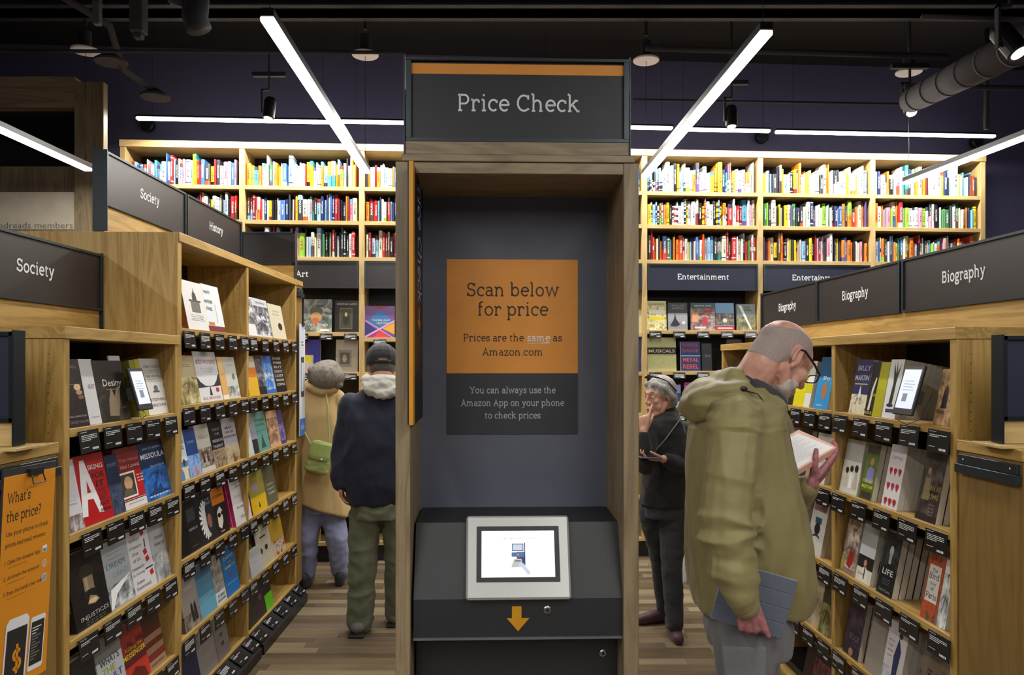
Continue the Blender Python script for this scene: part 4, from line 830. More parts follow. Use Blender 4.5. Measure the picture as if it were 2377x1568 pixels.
for b in (0, 1): mm.add([(tallxs[b] + .02, -.0, .112), (tallxs[b + 1] - .02, 0, .112), (tallxs[b + 1] - .02, -.085, .055), (tallxs[b] + .02, -.085, .055), (tallxs[b] + .02, 0, .0), (tallxs[b + 1] - .02, 0, .0), (tallxs[b + 1] - .02, -.085, .0), (tallxs[b] + .02, -.085, .0)], [(3, 2, 1, 0), (6, 7, 4, 5), (7, 3, 0, 4), (2, 6, 5, 1), (3, 7, 6, 2)], BLACK)
mm.build('toe_shelf', tall_left)
# --- low right bookcase: from this side the page edges of whole stacks show
def BR(a, b, row, h, desc, *r, **k): return put(MR0, sRy(a, .02), sRy(b, .02), SHN[row], h, desc, 'right near bay, ' + ['bottom', 'fourth', 'third', 'second', 'top'][row] + ' shelf', *r, **k)
BR(1972, 2008, 4, .235, 'violet book with white title and temple', cover_mat('p', ('2c2a5c', '24224c', 'd8d0b4', 'c8c0a0'), 0, .36, 4), [('t', 'BILLY', .55, .8, .09, .8, 'a8a8b8', 'b'), ('t', 'MARTIN', .5, .62, .09, .86, 'a8a8b8', 'b'), ('r', .1, .9, .54, .56, 'b8a83c'), ('p', [(.4, .3), (.5, .54), (.6, .3)], 'd8d4c8')], n=3)
BR(2006, 2030, 4, .225, 'black book with a leaping white dancer', S('1e1c1c'), [('p', [(.3, .1), (.4, .5), (.6, .72), (.7, .7), (.55, .45), (.5, .1)], 'd0ccc4'), ('t', 'THE NEW', .7, .36, .05, .5, 'c8b42c', 'b'), ('t', 'SOUL', .5, .03, .05, .7, 'c8b42c', 'b')], n=2, t=.02)
BR(2026, 2046, 4, .225, 'acid yellow book', cover_mat('b', ('a8a414', 'b0ac1c'), (0, .5)), spine=flat('a8a414', .5), n=3, t=.02)
BR(2049, 2079, 4, .235, 'white book with a black plant silhouette', S('dadad8'), [('p', [(.35, .25), (.45, .6), (.3, .95), (.55, .75), (.5, .98), (.65, .78), (.85, .94), (.66, .62), (.6, .25)], '1c2420'), ('e', .45, .22, .25, .03, '181c1c'), ('r', .2, .8, .1, .16, '2c3c5c')], n=10, t=.024)
BR(2148, 2182, 4, .27, 'tall pale card about exploring books', S('b8b6bc'), [('t', 'EXPLORE BOOKS', .5, .86, .03, .8, '5c5a60'), ('t', 'kindle', .5, .68, .07, .62, '44424a')], n=1, t=.006, y=.09)
BR(2164, 2200, 4, .2, 'beige book with a dark praying figure', cover_mat('p', ('c4a078', '7c5c40', 'b08c64', 'd4b48c'), 0, 1, 5), [('p', [(.3, .3), (.36, .6), (.5, .74), (.64, .6), (.66, .3)], '2c2024'), ('t', 'Proof', .35, .2, .07, .5, '2c201c', 's')], n=2, y=.02)
BR(1950, 1990, 3, .235, 'white green book with three dark haired figures', cover_mat('b', ('c9ccc0', 'd6d8cc', 'aaa6a0'), (0, .3, .6)), [('e', .28, .42, .09, .06, '1c1818'), ('e', .52, .46, .09, .06, '1c1818'), ('e', .78, .48, .1, .07, '241c1c'), ('p', [(.18, .1), (.24, .36), (.34, .36), (.4, .1)], 'c4b8a8'), ('p', [(.44, .1), (.5, .4), (.58, .4), (.64, .1)], 'e8e4dc'), ('p', [(.68, .1), (.74, .4), (.86, .4), (.92, .1)], 'b8a898')], n=4)
BR(1996, 2024, 3, .235, 'green book with a man in a lilac shirt', cover_mat('p', ('4c6428', '3c5020', '5c742c', '6c7c3c'), .3, .8, 4), [('r', .05, .95, .82, .98, '2c2c24'), ('e', .55, .68, .14, .07, 'b48468'), ('p', [(.25, .3), (.3, .54), (.5, .6), (.8, .55), (.85, .3)], '8c84c8'), ('t', 'YOU CAN\'T', .5, .3, .06, .8, 'd8d01c', 'b'), ('t', 'MAKE THEM', .5, .2, .06, .85, 'd8d01c', 'b'), ('r', .1, .9, .02, .14, '3c2c24')], n=8)
BR(2048, 2084, 3, .25, 'white book with rows of red hearts', S('d8d2d4'), sum([[('e', .22 + .28 * i + .03, z_, .07, .035, 'a82434'), ('e', .22 + .28 * i - .03, z_, .07, .035, 'a82434'), ('p', [(.12 + .28 * i, z_ - .01), (.22 + .28 * i, z_ - .09), (.32 + .28 * i, z_ - .01)], 'a82434')] for z_ in (.6, .36, .12) for i in range(3)], []) + [('t', 'Loving', .5, .78, .05, .6, '9c98a0', 's')], n=9)
BR(2126, 2174, 3, .25, 'brown book with gold capitals and a standing man', cover_mat('p', ('2a2420', '1e1a18', '38302c', '5c504c'), .1, .9, 3), [('e', .32, .72, .08, .05, '8c7464'), ('p', [(.15, .3), (.2, .62), (.44, .62), (.5, .3)], '7c6c54'), ('t', 'BORN AS', .6, .45, .075, .75, '8c7c3c', 'b'), ('t', 'CRIME', .6, .33, .075, .7, '8c7c3c', 'b')] + lines(.24, 4, '7c6c74', .3, .05, .7), n=3)
BR(1951, 1982, 2, .245, 'cream book with a red skirted dancer', cover_mat('p', ('8c7464', '4c3024', 'a48c7c', 'dcd4cc'), .1, 1, 3), [('p', [(.4, .15), (.5, .4), (.75, .4), (.8, .2), (.65, .1)], '9c241c'), ('r', .05, .25, .05, .3, 'a8983c')], n=3)
BR(1987, 2021, 2, .24, 'white book with a smoky head over a suit', cover_mat('b', ('d4d0c0', '2c2422', 'd0d4dc', '9ca09c'), (0, .24, .46, .64)), [('p', [(.2, .02), (.4, .26), (.6, .28), (.85, .02)], 'dcd8cc'), ('r', .5, .56, .06, .28, '1c1c1c'), ('e', .5, .34, .1, .06, 'c49478'), ('t', 'The Poet', .3, .12, .04, .4, '6c6454', 's')], n=4)
BR(2036, 2072, 2, .25, 'black book with a pale lighthouse and title Life', cover_mat('p', ('1a1c1e', '141618', '24282a', '3c4448'), .4, .9, 3), [('e', .5, .7, .12, .09, 'b4bcbc'), ('r', .42, .58, .5, .68, '9ca4a4'), ('t', 'LIFE', .5, .32, .09, .66, 'd0d4d0', 'b'), ('t', 'David Carey', .5, .05, .04, .7, 'a0a4a0', 's')] + lines(.24, 3, '5c6064', .5), n=10, t=.026)
BR(2138, 2175, 2, .235, 'white labelled green and orange book', cover_mat('p', ('3c4438', '8c3c1c', 'b8502c', '3c5040'), 0, 1, 4), [('r', .1, .82, .28, .84, 'cfc8c0'), ('t', 'The', .45, .74, .05, .3, '4c4c50', 's'), ('t', 'Bird', .45, .63, .09, .6, '38383c', 's'), ('t', 'Thief', .45, .54, .04, .4, '6c6c70', 's'), ('t', 'of', .45, .46, .05, .2, '38383c', 's'), ('t', 'Paris', .45, .33, .09, .64, '38383c', 's')], n=2)
BR(2172, 2196, 2, .235, 'green and white torn paper book', cover_mat('p', ('dcdcdc', '24403c', 'b4b8b8', 'e4e4e4'), .0, .8, 3), n=2)
BR(1958, 1993, 1, .24, 'dark violet book with tiny ball', cover_mat('p', ('241c2c', '1c1620', '34283c', '4c3c44'), .2, 1, 3), [('e', .5, .08, .14, .07, '9c6c54'), ('t', 'ROCK', .6, .3, .1, .6, '6c6474', 'b')], n=2)
BR(2008, 2040, 1, .235, 'mushroom grey book', S('8c847c'), n=5, t=.026)
BR(2045, 2088, 1, .25, 'white book with a man in navy pyjamas', cover_mat('p', ('ccc8c8', 'd8d4d4', 'b4b0b4', '6c7ca0'), .0, .3, 3), [('p', [(.5, .1), (.46, .5), (.6, .8), (.78, .6), (.7, .1)], '28305c'), ('e', .66, .84, .1, .05, '3c3438')] + lines(.7, 4, '8c4c4c', .3, .08, .25), n=4)
BR(2122, 2180, 1, .25, 'grey portrait book filled by an old face', cover_mat('p', ('2c2824', '3c342e', '7c6c5c', '544a40'), .0, 1, 2), [('e', .55, .5, .33, .34, '6c5c4c'), ('e', .38, .58, .07, .02, '241e1a'), ('e', .7, .58, .07, .02, '241e1a'), ('p', [(.5, .58), (.44, .4), (.6, .4)], '85725e'), ('r', .42, .66, .29, .31, '3c302a'), ('r', .28, .48, .63, .65, '2c2622'), ('r', .6, .8, .63, .65, '2c2622')], n=3)
BR(1960, 2010, 0, .24, 'dark book low down', S('2c2c30'), n=3); BR(2050, 2100, 0, .24, 'grey book low down', S('6c6c70'), n=3)
def fill(a, b, row, seed, where, M=MR0, bayname='right near bay'):
    pass
# mid and far bays of the right case, most of them behind the reading man
def BM(a, b, row, h, desc, *r, **k): return put(MR0, sRy(a, .02), sRy(b, .02), SHN[row], h, desc, 'right ' + ('middle' if a > 1779 else 'far') + ' bay, ' + ['bottom', 'fourth', 'third', 'second', 'top'][row] + ' shelf', *r, **k)
BM(1842, 1866, 4, .235, 'lemon yellow book', S('d8cc14'), n=2); BM(1866, 1880, 4, .23, 'white and yellow striped slim book', cover_mat('b', ('d8d8d0', 'c8c41c', 'e0e0d8'), (0, .3, .5)), n=3)
BM(1889, 1922, 4, .25, 'sky blue book with a brown fist', cover_mat('b', ('2c8cc8', '1c5c88'), (0, .6)), [('e', .55, .34, .2, .1, '9c643c'), ('p', [(.4, .4), (.42, .5), (.7, .5), (.75, .3), (.6, .16), (.5, .2)], 'a46c40'), ('t', 'Shy', .6, .56, .07, .5, 'dce8f0'), ('r', .2, .6, .06, .08, '9cc8e8')], n=1)
BM(1826, 1842, 4, .12, 'small dark card', S('2c2420'), n=1); BM(1795, 1824, 4, .235, 'grey paperback behind the reader', S('8c8884'), n=3)
BM(1818, 1840, 3, .235, 'grey book with a misty figure', cover_mat('p', ('6c6460', '4c4440', '94887c', 'b4a898'), 0, 1, 4), n=2); BM(1845, 1870, 3, .235, 'dark spined book behind the open book', S('3c3634'), n=3); BM(1884, 1915, 3, .235, 'white book with blank cover', S('c8c4bc'), n=4)
BM(1820, 1850, 2, .235, 'maroon and black book', cover_mat('p', ('2c1c1c', '1c1414', '3c2424', '6c3c34'), 0, 1, 4), n=2); BM(1872, 1906, 2, .245, 'white book with a blue harbour seal', S('c4c0b8'), [('r', .3, .7, .6, .72, '2c4c64'), ('e', .5, .5, .18, .12, '1c1c20'), ('e', .5, .34, .22, .05, '24304c'), ('e', .5, .3, .2, .05, 'c8c4bc'), ('r', .1, .9, .84, .97, '94706c')], n=4)
BM(1868, 1900, 1, .24, 'sandy book with tall pale shape', cover_mat('p', ('8c7c64', '6c5c48', '9c8c70', 'b4a488'), .0, 1, 2.5), n=2); BM(1900, 1922, 1, .235, 'olive and black landscape book', cover_mat('p', ('3c3828', '1c1c14', '6c642c', '8c8c6c'), 0, .6, 3), n=2)
BM(1835, 1865, 1, .235, 'black book behind the jacket', S('1c1a1c'), n=2); BM(1860, 1885, 0, .235, 'dark brown low book', S('2c201c'), n=2); BM(1880, 1914, 0, .235, 'black book with a rose pattern', cover_mat('p', ('2c1c20', '1c1416', '5c2c34', '8c4048'), 0, .8, 5), n=2)
BM(1690, 1712, 4, .22, 'black book with grey spine in the far corner', S('2c2c2e'), [('r', .3, .6, .2, .9, '8c8884')], n=2); BM(1716, 1745, 4, .225, 'grey striped book in the far corner', cover_mat('b', ('6c6864', '3c3a38', '7c7874'), (0, .4, .6)), n=2); BM(1748, 1772, 4, .225, 'dark paperback near the collar', S('24221f'), n=2)
for i in (1, 2, 3): BM(1700, 1735, i, .235, ['', 'brown', 'grey', 'navy'][i] + ' paperback hidden behind the jacket', S(['', '4c3c30', '7c7874', '24304c'][i]), n=2)
for i, z in enumerate(SHN[1:]):
    for b, nm in ((2, 'near'), (1, 'middle'), (0, 'far')):
        a, e = rxs[b] + .075, rxs[b + 1] - .075
        cards(MR0, [a + (e - a) * j / 4 + (.008 if i % 2 else -.008) for j in range(5)], z, 'under ' + ['fourth', 'third', 'second', 'top'][i] + ' shelf, right bookcase, ' + nm + ' bay', 5, 3)
# reading devices
def reader(M, label, w=.118, h=.17, tilt=16):
    t = thing('e_reader', label, 'e-reader', M @ RX(-R(tilt)))
    MB().cbox(0, w, 0, .01, 0, h, BLACK, .003).build('body', t)
    MB().rect(.011, w - .011, .024, h - .014, -.0003, flat((.62, .68, .8), .4, 0, .55, 0, name='reader_screen')).build('screen', t)
    m = MB(); g_ = flat('8a94a4', .5)
    for i in range(4): m.rect(.03, w - .03 - .01 * (i % 2), h * (.5 + i * .06), h * (.5 + i * .06) + .002, -.0006, g_)
    m.rect(.04, .07, .05, .08, -.0006, g_); m.build('screen_print', t)
    MB().cbox(w * .3, w * .7, .01, .05, .05, .1, flat('3c3c40', .5), .003).build('stand', t)
    MB().tube([(w * .4, .01, 0), (w * .36, .0, -.02), (w * .5, .03, -.03), (w * .8, .05, .0), (w * .9, .06, .1)], .0015, BLACK, 5).build('cable', t)
reader(ML @ TR(sL(303), -.035, z1 + .035), 'reading device with lit screen on the left near top shelf')
reader(MR0 @ TR(sR(2100) - .0, -.05, z1 + .03), 'reading device with lit screen on the right near top shelf', .13, .185)
# --- books shown on the back wall
def BWk(bay, row, a, b, h, desc, *r, **k): return put(MW, lW(a), lW(b), WSB[bay][row], h, desc, 'on the back wall', *r, **k)
kw = dict(y=.02, tilt=5)
BWk(1, 5, 703, 768, .275, 'glossy grey book with an orange painted beard', cover_mat('p', ('8c8c84', '2c3430', '6c7470', 'b4b4a8'), .0, 1, 3), [('e', .45, .62, .24, .16, '5c5c50'), ('e', .45, .45, .2, .16, 'b88c60'), ('e', .42, .34, .14, .1, 'b4683c'), ('t', 'Van Gogh', .5, .2, .07, .75, 'e8e8e0', 's'), ('r', .6, .92, .03, .09, 'e0e0dc')], **kw)
BWk(1, 5, 776, 831, .265, 'black book with a small gilt framed picture', S('1e1a18'), [('t', 'MONA LISA', .5, .86, .06, .86, 'd4d0c4', 's'), ('r', .2, .74, .1, .76, '6c6040'), ('r', .23, .71, .13, .73, '3a3c2c'), ('e', .47, .42, .14, .2, '241c18'), ('e', .47, .56, .06, .07, 'b89c6c')], **kw)
BWk(2, 5, 846, 915, .265, 'kaleidoscope patterned purple and red book', S('6c3c84'), [('p', [(.5, .9), (.95, .5), (.5, .25), (.05, .5)], '2c6ca8'), ('p', [(0, 0), (.5, .25), (.3, 0)], '8c2c74'), ('p', [(.3, 0), (.5, .25), (.85, 0)], 'c83c3c'), ('p', [(1, .1), (.6, .28), (1, .48)], 'd89c2c'), ('p', [(0, .5), (.4, .24), (0, .05)], '2c2c7c'), ('p', [(.2, 1), (.5, .9), (.8, 1)], '8c1c34'), ('p', [(.0, .52), (.03, .56), (.98, 0), (.92, 0)], 'c88cb4'), ('p', [(.0, .05), (.03, 0), (1, .5), (1, .56)], 'd49cc0'), ('t', 'THE BRILLIANT', .55, .52, .06, .6, 'c8d8ec'), ('t', 'HISTORY', .6, .43, .06, .4, 'd8c83c', 'b')], **kw)
BWk(1, 4, 690, 722, .26, 'purple topped book under the art books', cover_mat('b', ('7c3474', '5c2c5c'), (0, .6)), **kw); BWk(1, 4, 712, 742, .27, 'blue book above the grey haired woman', S('2c348c'), **kw)
BWk(1, 4, 778, 829, .27, 'beige book with a framed engraving', S('9c9280'), [('r', .12, .72, .16, .68, '7c7466'), ('r', .2, .64, .24, .6, '4c483e'), ('e', .4, .42, .1, .12, '94897a')], **kw)
BWk(1, 4, 700, 726, .14, 'book front with a round yellow sticker', S('b8a8b4'), [('e', .5, .75, .4, .24, 'd8d01c')], y=.0, tilt=5)
BWk(1, 0, 712, 742, .3, 'book with green and orange fruit picture near the floor', cover_mat('p', ('dcdcd8', '2c3c20', '8c9c34', 'b4683c'), .0, .85, 4), **kw)
for i, (a, b, h, d, m_, it) in enumerate((
    (1504, 1549, .25, 'cream and yellow crowded comic style book', cover_mat('p', ('c8c08c', '3c5484', 'd8cc6c', 'e4e0d0'), 0, .84, 8), [('t', 'LEGENDS', .5, .86, .06, .8, '4c6c9c', 'b'), ('r', .1, .9, .34, .46, 'd8c43c'), ('r', .1, .9, .56, .7, 'e4e4d8')]),
    (1553, 1598, .235, 'grey ballet photo book', cover_mat('b', ('8c8c90', '9c9ca0', '44464a'), (0, .3, .62)), [('t', "APOLLO'S", .5, .87, .055, .66, 'b8b8bc', 's'), ('t', 'ANGELS', .5, .77, .055, .6, 'b8b8bc', 's'), ('p', [(.1, .15), (.3, .4), (.36, .62), (.42, .4), (.62, .2), (.4, .12)], '2c2c30'), ('e', .8, .27, .1, .06, 'd0d0d4')]),
    (1606, 1663, .235, 'movie still book with a red coated figure', cover_mat('p', ('3c5454', '2c3034', '8c6c6c', 'b4a09c'), .0, .8, 4), [('t', 'GENIUS AND', .5, .87, .05, .7, 'c4d0d0', 'b'), ('r', .06, .3, .3, .64, 'd89c6c'), ('e', .72, .7, .22, .05, 'b8303c'), ('p', [(.48, .2), (.5, .5), (.64, .5), (.68, .2)], 'c42c3c'), ('r', .15, .6, .06, .12, 'e0d0d0')]),
    (1664, 1707, .235, 'blue skied crowd photo book with red foot', cover_mat('p', ('6c9cc8', '2c3428', '5c5448', '8c8474'), .18, .62, 7), [('r', 0, 1, 0, .16, 'a83440'), ('r', .1, .9, .05, .1, 'e0c8c8'), ('e', .5, .36, .12, .08, 'd4d0c4'), ('e', .35, .48, .08, .1, '3c2c44')]),
    (1713, 1757, .225, 'grey book with a white light streak', cover_mat('p', ('7c8484', '3c3c2c', '7c7c5c', 'a8a474'), .0, .5, 5), [('t', 'THE', .55, .84, .07, .3, '1c1c1c', 'b'), ('t', 'TALK', .6, .74, .07, .42, '1c1c1c', 'b'), ('p', [(.1, .95), (.25, .95), (.8, .04), (.7, .04)], 'eceef0')]))):
    BWk(4, 5, a, b, h, d, m_, it, **kw)
BWk(4, 4, 1505, 1572, .285, 'yellow green patterned book reading Musicals', cover_mat('p', ('a8a874', '8c8c58', 'b8b884', 'a4a470'), 0, 1, 22), [('r', 0, 1, .5, .7, '1c1c18'), ('t', 'MUSICALS', .5, .55, .09, .9, 'd0cc9c', 'b')], **kw)
BWk(4, 4, 1583, 1628, .25, 'blue book with stacked red and white capitals', S('2c3468'), [('t', 'RANGE', .5, .84, .1, .8, 'a83c44', 'b'), ('t', 'DANCE', .5, .64, .1, .8, 'b4483c', 'b'), ('r', 0, 1, .5, .53, '7cb4d8'), ('t', 'METAL', .5, .32, .12, .8, 'd86044', 'b'), ('t', 'REBEL', .5, .08, .14, .8, 'd4584c', 'b')], spine=flat('d8e4f4', .4), **kw)
BWk(4, 4, 1632, 1655, .235, 'charcoal book beside the capitals book', S('26262c'), [('t', 'RI', .6, .5, .09, .5, '6c6c74', 'b')], **kw)
BWk(4, 4, 1690, 1726, .27, 'maroon book behind the low bookcase', S('3c2028'), **kw)
BWk(4, 3, 1592, 1642, .26, 'magenta book with pale swirl', cover_mat('p', ('8c2c8c', '7c1c7c', '9c3c9c', 'c08cc0'), .4, .9, 3), **kw)
BWk(4, 3, 1566, 1583, .24, 'small blue and green photo book', cover_mat('b', ('3c8c4c', 'b4bcc4', '2c4c8c', '8c94c8'), (0, .2, .4, .7)), **kw)
BWk(3, 5, 1470, 1492, .2, 'pale yellow book beside the oak post', S('c8c08c'), **kw)
BWk(3, 4, 1470, 1492, .3, 'blue violet book beside the oak post', S('34386c'), **kw)
for bay in (1, 2, 4, 5, 6):
    for r in (5, 4, 3):
        a, b = wx[bay] + .09, wx[bay + 1] - .09
        cards(MW, [a + (b - a) * j / 4 for j in range(5)] if bay != 2 else [a + .06 + .3 * j for j in range(3)], WSB[bay][r], 'under %s display shelf, wall bay %s' % (['', '', '', 'third', 'second', 'top'][r], ['', 'two', 'three', '', 'five', 'six', 'seven'][bay]), 5, 12, wall=True)
# ---------------------------------------------------------------- spine-out books on the three top shelves
SPC = {'white': 'e6e6e4', 'cream': 'd8d0b4', 'pale grey': 'b4b8bc', 'black': '1c1c22', 'charcoal': '33363e', 'navy': '22305c', 'blue': '3c6cb4', 'light blue': '8cb8dc', 'sky blue': '5aa4cc',
       'teal': '2c8c88', 'green': '3c7c44', 'lime green': '8cc83c', 'yellow': 'e8cc1c', 'orange': 'e07c1c', 'red': 'b8282c', 'crimson': '7c2028', 'brown': '5c4030', 'pink': 'd88ca0', 'purple': '5c4880', 'vermilion': 'd84c20'}
def spine_mat(cn, style, k):
    key = ('sp', cn, style, k)
    if key in MC: return MC[key]
    m = bpy.data.materials.new('spine_print'); nt, bs = nodes(m); bs.inputs['Roughness'].default_value = .35
    base = C(SPC[cn]); rg = random.Random(sum(map(ord, cn)) % 7 + k * 13 + style)
    dark = sum(base) < .8; ink = C('dcdcdc') if dark else C(rg.choice(('2c2c34', '4c3c3c', '2c3c6c', 'a8302c'))) ; alt = C(SPC[rg.choice(list(SPC))])
    v = coords(nt, 'Generated'); sp = nt.nodes.new('ShaderNodeSeparateXYZ'); nt.links.new(v, sp.inputs[0])
    bands = {0: [(0, base)], 1: [(0, base), (.82, alt)], 2: [(0, alt), (.2, base)], 3: [(0, base), (.1, ink), (.14, base), (.9, ink), (.93, base)], 4: [(0, alt), (.45, base)]}[style]
    col = ramp(nt, sp.outputs[2], bands, 'CONSTANT')
    n = nt.nodes.new('ShaderNodeTexNoise'); n.inputs['Scale'].default_value = 1; n.inputs['Detail'].default_value = 1
    mp = nt.nodes.new('ShaderNodeMapping'); nt.links.new(v, mp.inputs[0]); mp.inputs['Scale'].default_value = (3.0, .01, 34); mp.inputs['Location'].default_value = (k * 3.1, 0, k * 7.7); nt.links.new(mp.outputs[0], n.inputs['Vector'])
    gt = nt.nodes.new('ShaderNodeMath'); gt.operation = 'GREATER_THAN'; gt.inputs[1].default_value = .5; nt.links.new(n.outputs['Fac'], gt.inputs[0])
    def comp(out, c, r):
        q = nt.nodes.new('ShaderNodeMath'); q.operation = 'COMPARE'; q.inputs[1].default_value = c; q.inputs[2].default_value = r; nt.links.new(out, q.inputs[0]); return q.outputs[0]
    def mul(a, b):
        q = nt.nodes.new('ShaderNodeMath'); q.operation = 'MULTIPLY'; nt.links.new(a, q.inputs[0]); nt.links.new(b, q.inputs[1]); return q.outputs[0]
    f = mul(mul(gt.outputs[0], comp(sp.outputs[0], .5, .2)), comp(sp.outputs[2], .55, .26))
    f2 = mul(f, comp(sp.outputs[1], 0, .08)) if False else f
    mx = nt.nodes.new('ShaderNodeMix'); mx.data_type = 'RGBA'; nt.links.new(f2, mx.inputs[0]); nt.links.new(col, mx.inputs[6]); mx.inputs[7].default_value = (*ink, 1)
    nt.links.new(mx.outputs[2], bs.inputs['Base Color']); MC[key] = m; return m
SPM = {}
def spine_mesh(cn, style, k):
    key = (cn, style, k)
    if key in SPM: return SPM[key]
    m = MB(); mt = spine_mat(cn, style, k)
    # unit book: rounded spine at y=0, 1 wide, 1 deep, 1 high
    pr = [(-.5, .06), (-.3, .015), (0, 0), (.3, .015), (.5, .06), (.5, 1), (.42, 1), (.42, .1), (-.42, .1), (-.42, 1), (-.5, 1)]
    n = len(pr); vs = [(p[0], p[1], z) for z in (0, 1) for p in pr]
    m.add(vs, [(i, (i + 1) % n, (i + 1) % n + n, i + n) for i in range(n)] + [(0, 1, 2, 3, 4, 7, 8)[::-1], (11, 12, 13, 14, 15, 18, 19), (4, 5, 6, 7)[::-1], (15, 16, 17, 18), (8, 9, 10, 0)[::-1], (19, 20, 21, 11)], mt)
    m.box(-.42, .42, .1, .97, .015, .985, CREAM)
    SPM[key] = m.mesh('shelved_book'); return SPM[key]
WT = {1: 'bright', 0: 'mix', 2: 'mix', 3: 'mix', 4: 'bright', 5: 'white', 6: 'white'}
def palette(bay, row, rg):
    names = list(SPC)
    if bay in (4, 5, 6) and row == 8: w = dict(white=34, cream=9, yellow=9, orange=8, vermilion=5, **{'light blue': 8, 'sky blue': 5, 'pale grey': 8, 'black': 7, 'charcoal': 3, 'red': 3, 'lime green': 3, 'teal': 2, 'navy': 3, 'pink': 1})
    elif bay in (4, 5, 6) and row == 7: w = dict(white=28, cream=12, yellow=8, orange=7, red=5, black=8, charcoal=4, navy=4, blue=5, green=3, crimson=3, purple=2, pink=2, **{'light blue': 7, 'pale grey': 6, 'lime green': 4, 'sky blue': 4})
    elif bay in (4, 5, 6): w = dict(white=20, cream=7, yellow=9, orange=12, vermilion=4, red=7, black=12, navy=5, blue=6, charcoal=5, pink=3, green=3, brown=2, **{'light blue': 8, 'pale grey': 6, 'lime green': 2})
    elif row == 8: w = dict(white=22, cream=8, yellow=11, orange=10, black=11, charcoal=5, blue=5, green=2, red=4, pink=3, **{'light blue': 8, 'pale grey': 7, 'lime green': 2, 'sky blue': 3})
    elif row == 7: w = dict(white=20, cream=12, black=13, charcoal=8, navy=6, blue=7, red=7, crimson=5, brown=5, yellow=5, pink=3, orange=4, **{'light blue': 8, 'pale grey': 6, 'sky blue': 3})
    else: w = dict(white=10, cream=12, black=15, charcoal=10, navy=6, brown=6, pink=7, red=5, crimson=4, green=3, **{'light blue': 6, 'pale grey': 10, 'lime green': 1})
    k = list(w); return rg.choices(k, [w[x] for x in k])[0]
BAYN = ['leftmost', 'second', 'third', 'fourth', 'fifth', 'sixth', 'seventh']
specs = []
for bay in (0, 1, 2, 3, 4, 5, 6):
    for row in (8, 7, 6):
        rg = random.Random(bay * 10 + row); x = wx[bay] + .026 + rg.uniform(.002, .008); end = wx[bay + 1] - .026; i = 0
        top = {8: 3.40, 7: 3.068, 6: 2.786}[row] - WSB[bay][row]
        while True:
            t_ = rg.choice((.011, .014, .017, .019, .022, .025, .029, .036)) * rg.uniform(.9, 1.1)
            if x + t_ > end - .002: break
            if rg.random() < .16: hh = rg.uniform(.225, min(.265, top - .02))
            else: hh = rg.uniform(.16, .215)
            if row == 8 and bay in (4, 5) and rg.random() < .06: hh = .262
            cn = palette(bay, row, rg); st_ = rg.choice((0, 0, 0, 1, 2, 3, 4, 0)); k_ = rg.randrange(3); i += 1
            if bay == 1 and row == 6 and abs(x + t_ / 2 - lW(696)) < .02: cn, st_, t_, hh = 'lime green', 0, .05, .2
            px = CX + F * ((MW @ Vector((x, 0, 0))).x) / (MW @ Vector((x, 0, 0))).y
            pz_ = HY - F * (WSB[bay][row] - EYE) / (MW @ Vector((x, 0, 0))).y
            hid = (921 < px < 1484) or (px < 690 and row == 6 and px > 556) and False
            if px < 690: # behind the left signs
                lim = 350 + (px - 243) * .53 if px < 557 else 538
                hid = hid or pz_ - hh * 240 > lim
            if px > 1775: hid = hid or pz_ - hh * 240 > 678 - (px - 1780) * .232
            specs.append((-1 if hid else t_ * hh / (MW @ Vector((x, 0, 0))).y ** 2, bay, row, i, x, t_, hh, cn, st_, k_, rg.uniform(-.4, .4) if rg.random() < .8 else rg.uniform(-2.5, 2.5), rg.uniform(.0, .03)))
            x += t_ + rg.choice((.0004, .0008, .0015, .002))
order = sorted(range(len(specs)), key=lambda q: -specs[q][0])
keep = set(q for q in order[:300] if specs[q][0] > 0); rest = MB()
SZ = lambda h: 'very tall' if h > .24 else 'tall' if h > .205 else 'short' if h < .175 else 'middling'
TH = lambda t: 'thin' if t < .016 else 'thick' if t > .027 else 'medium'
for q, (ar, bay, row, i, x, t_, hh, cn, st_, k_, ln, yo) in enumerate(specs):
    me = spine_mesh(cn, st_, k_)
    Mq = MW @ TR(x + t_ / 2, .012 + yo, WSB[bay][row] + .001) @ RY(R(ln) * .3) @ Matrix.Diagonal((t_, .15, hh, 1))
    if q in keep:
        nm = str(i) + ('th' if 10 < i % 100 < 14 else {1: 'st', 2: 'nd', 3: 'rd'}.get(i % 10, 'th'))
        o = thing('shelved_book', '%s %s %s spine, %s from left, %s row, %s wall bay' % (SZ(hh), TH(t_), cn, nm, {8: 'top', 7: 'middle', 6: 'lowest'}[row], BAYN[bay]), 'shelved book', Mq, 'spine-out books on the top shelves of the back wall', me)
    else:
        vs = [v.co[:] for v in me.vertices]; mats_ = list(me.materials)
        k0 = len(rest.v); rest.v += [tuple(Mq @ Vector(v)) for v in vs]
        for p in me.polygons: rest.f.append([k0 + a for a in p.vertices]); rest.mi.append(rest.m(mats_[p.material_index])); rest.sm.append(False)
if rest.f:
    o = rest.build('shelved_books'); o['kind'] = 'stuff'; o['label'] = 'remaining thin and half hidden books packed on the top wall shelves'; o['category'] = 'shelved book'
print('SPINES', len(specs), 'SHOWN', bookn)
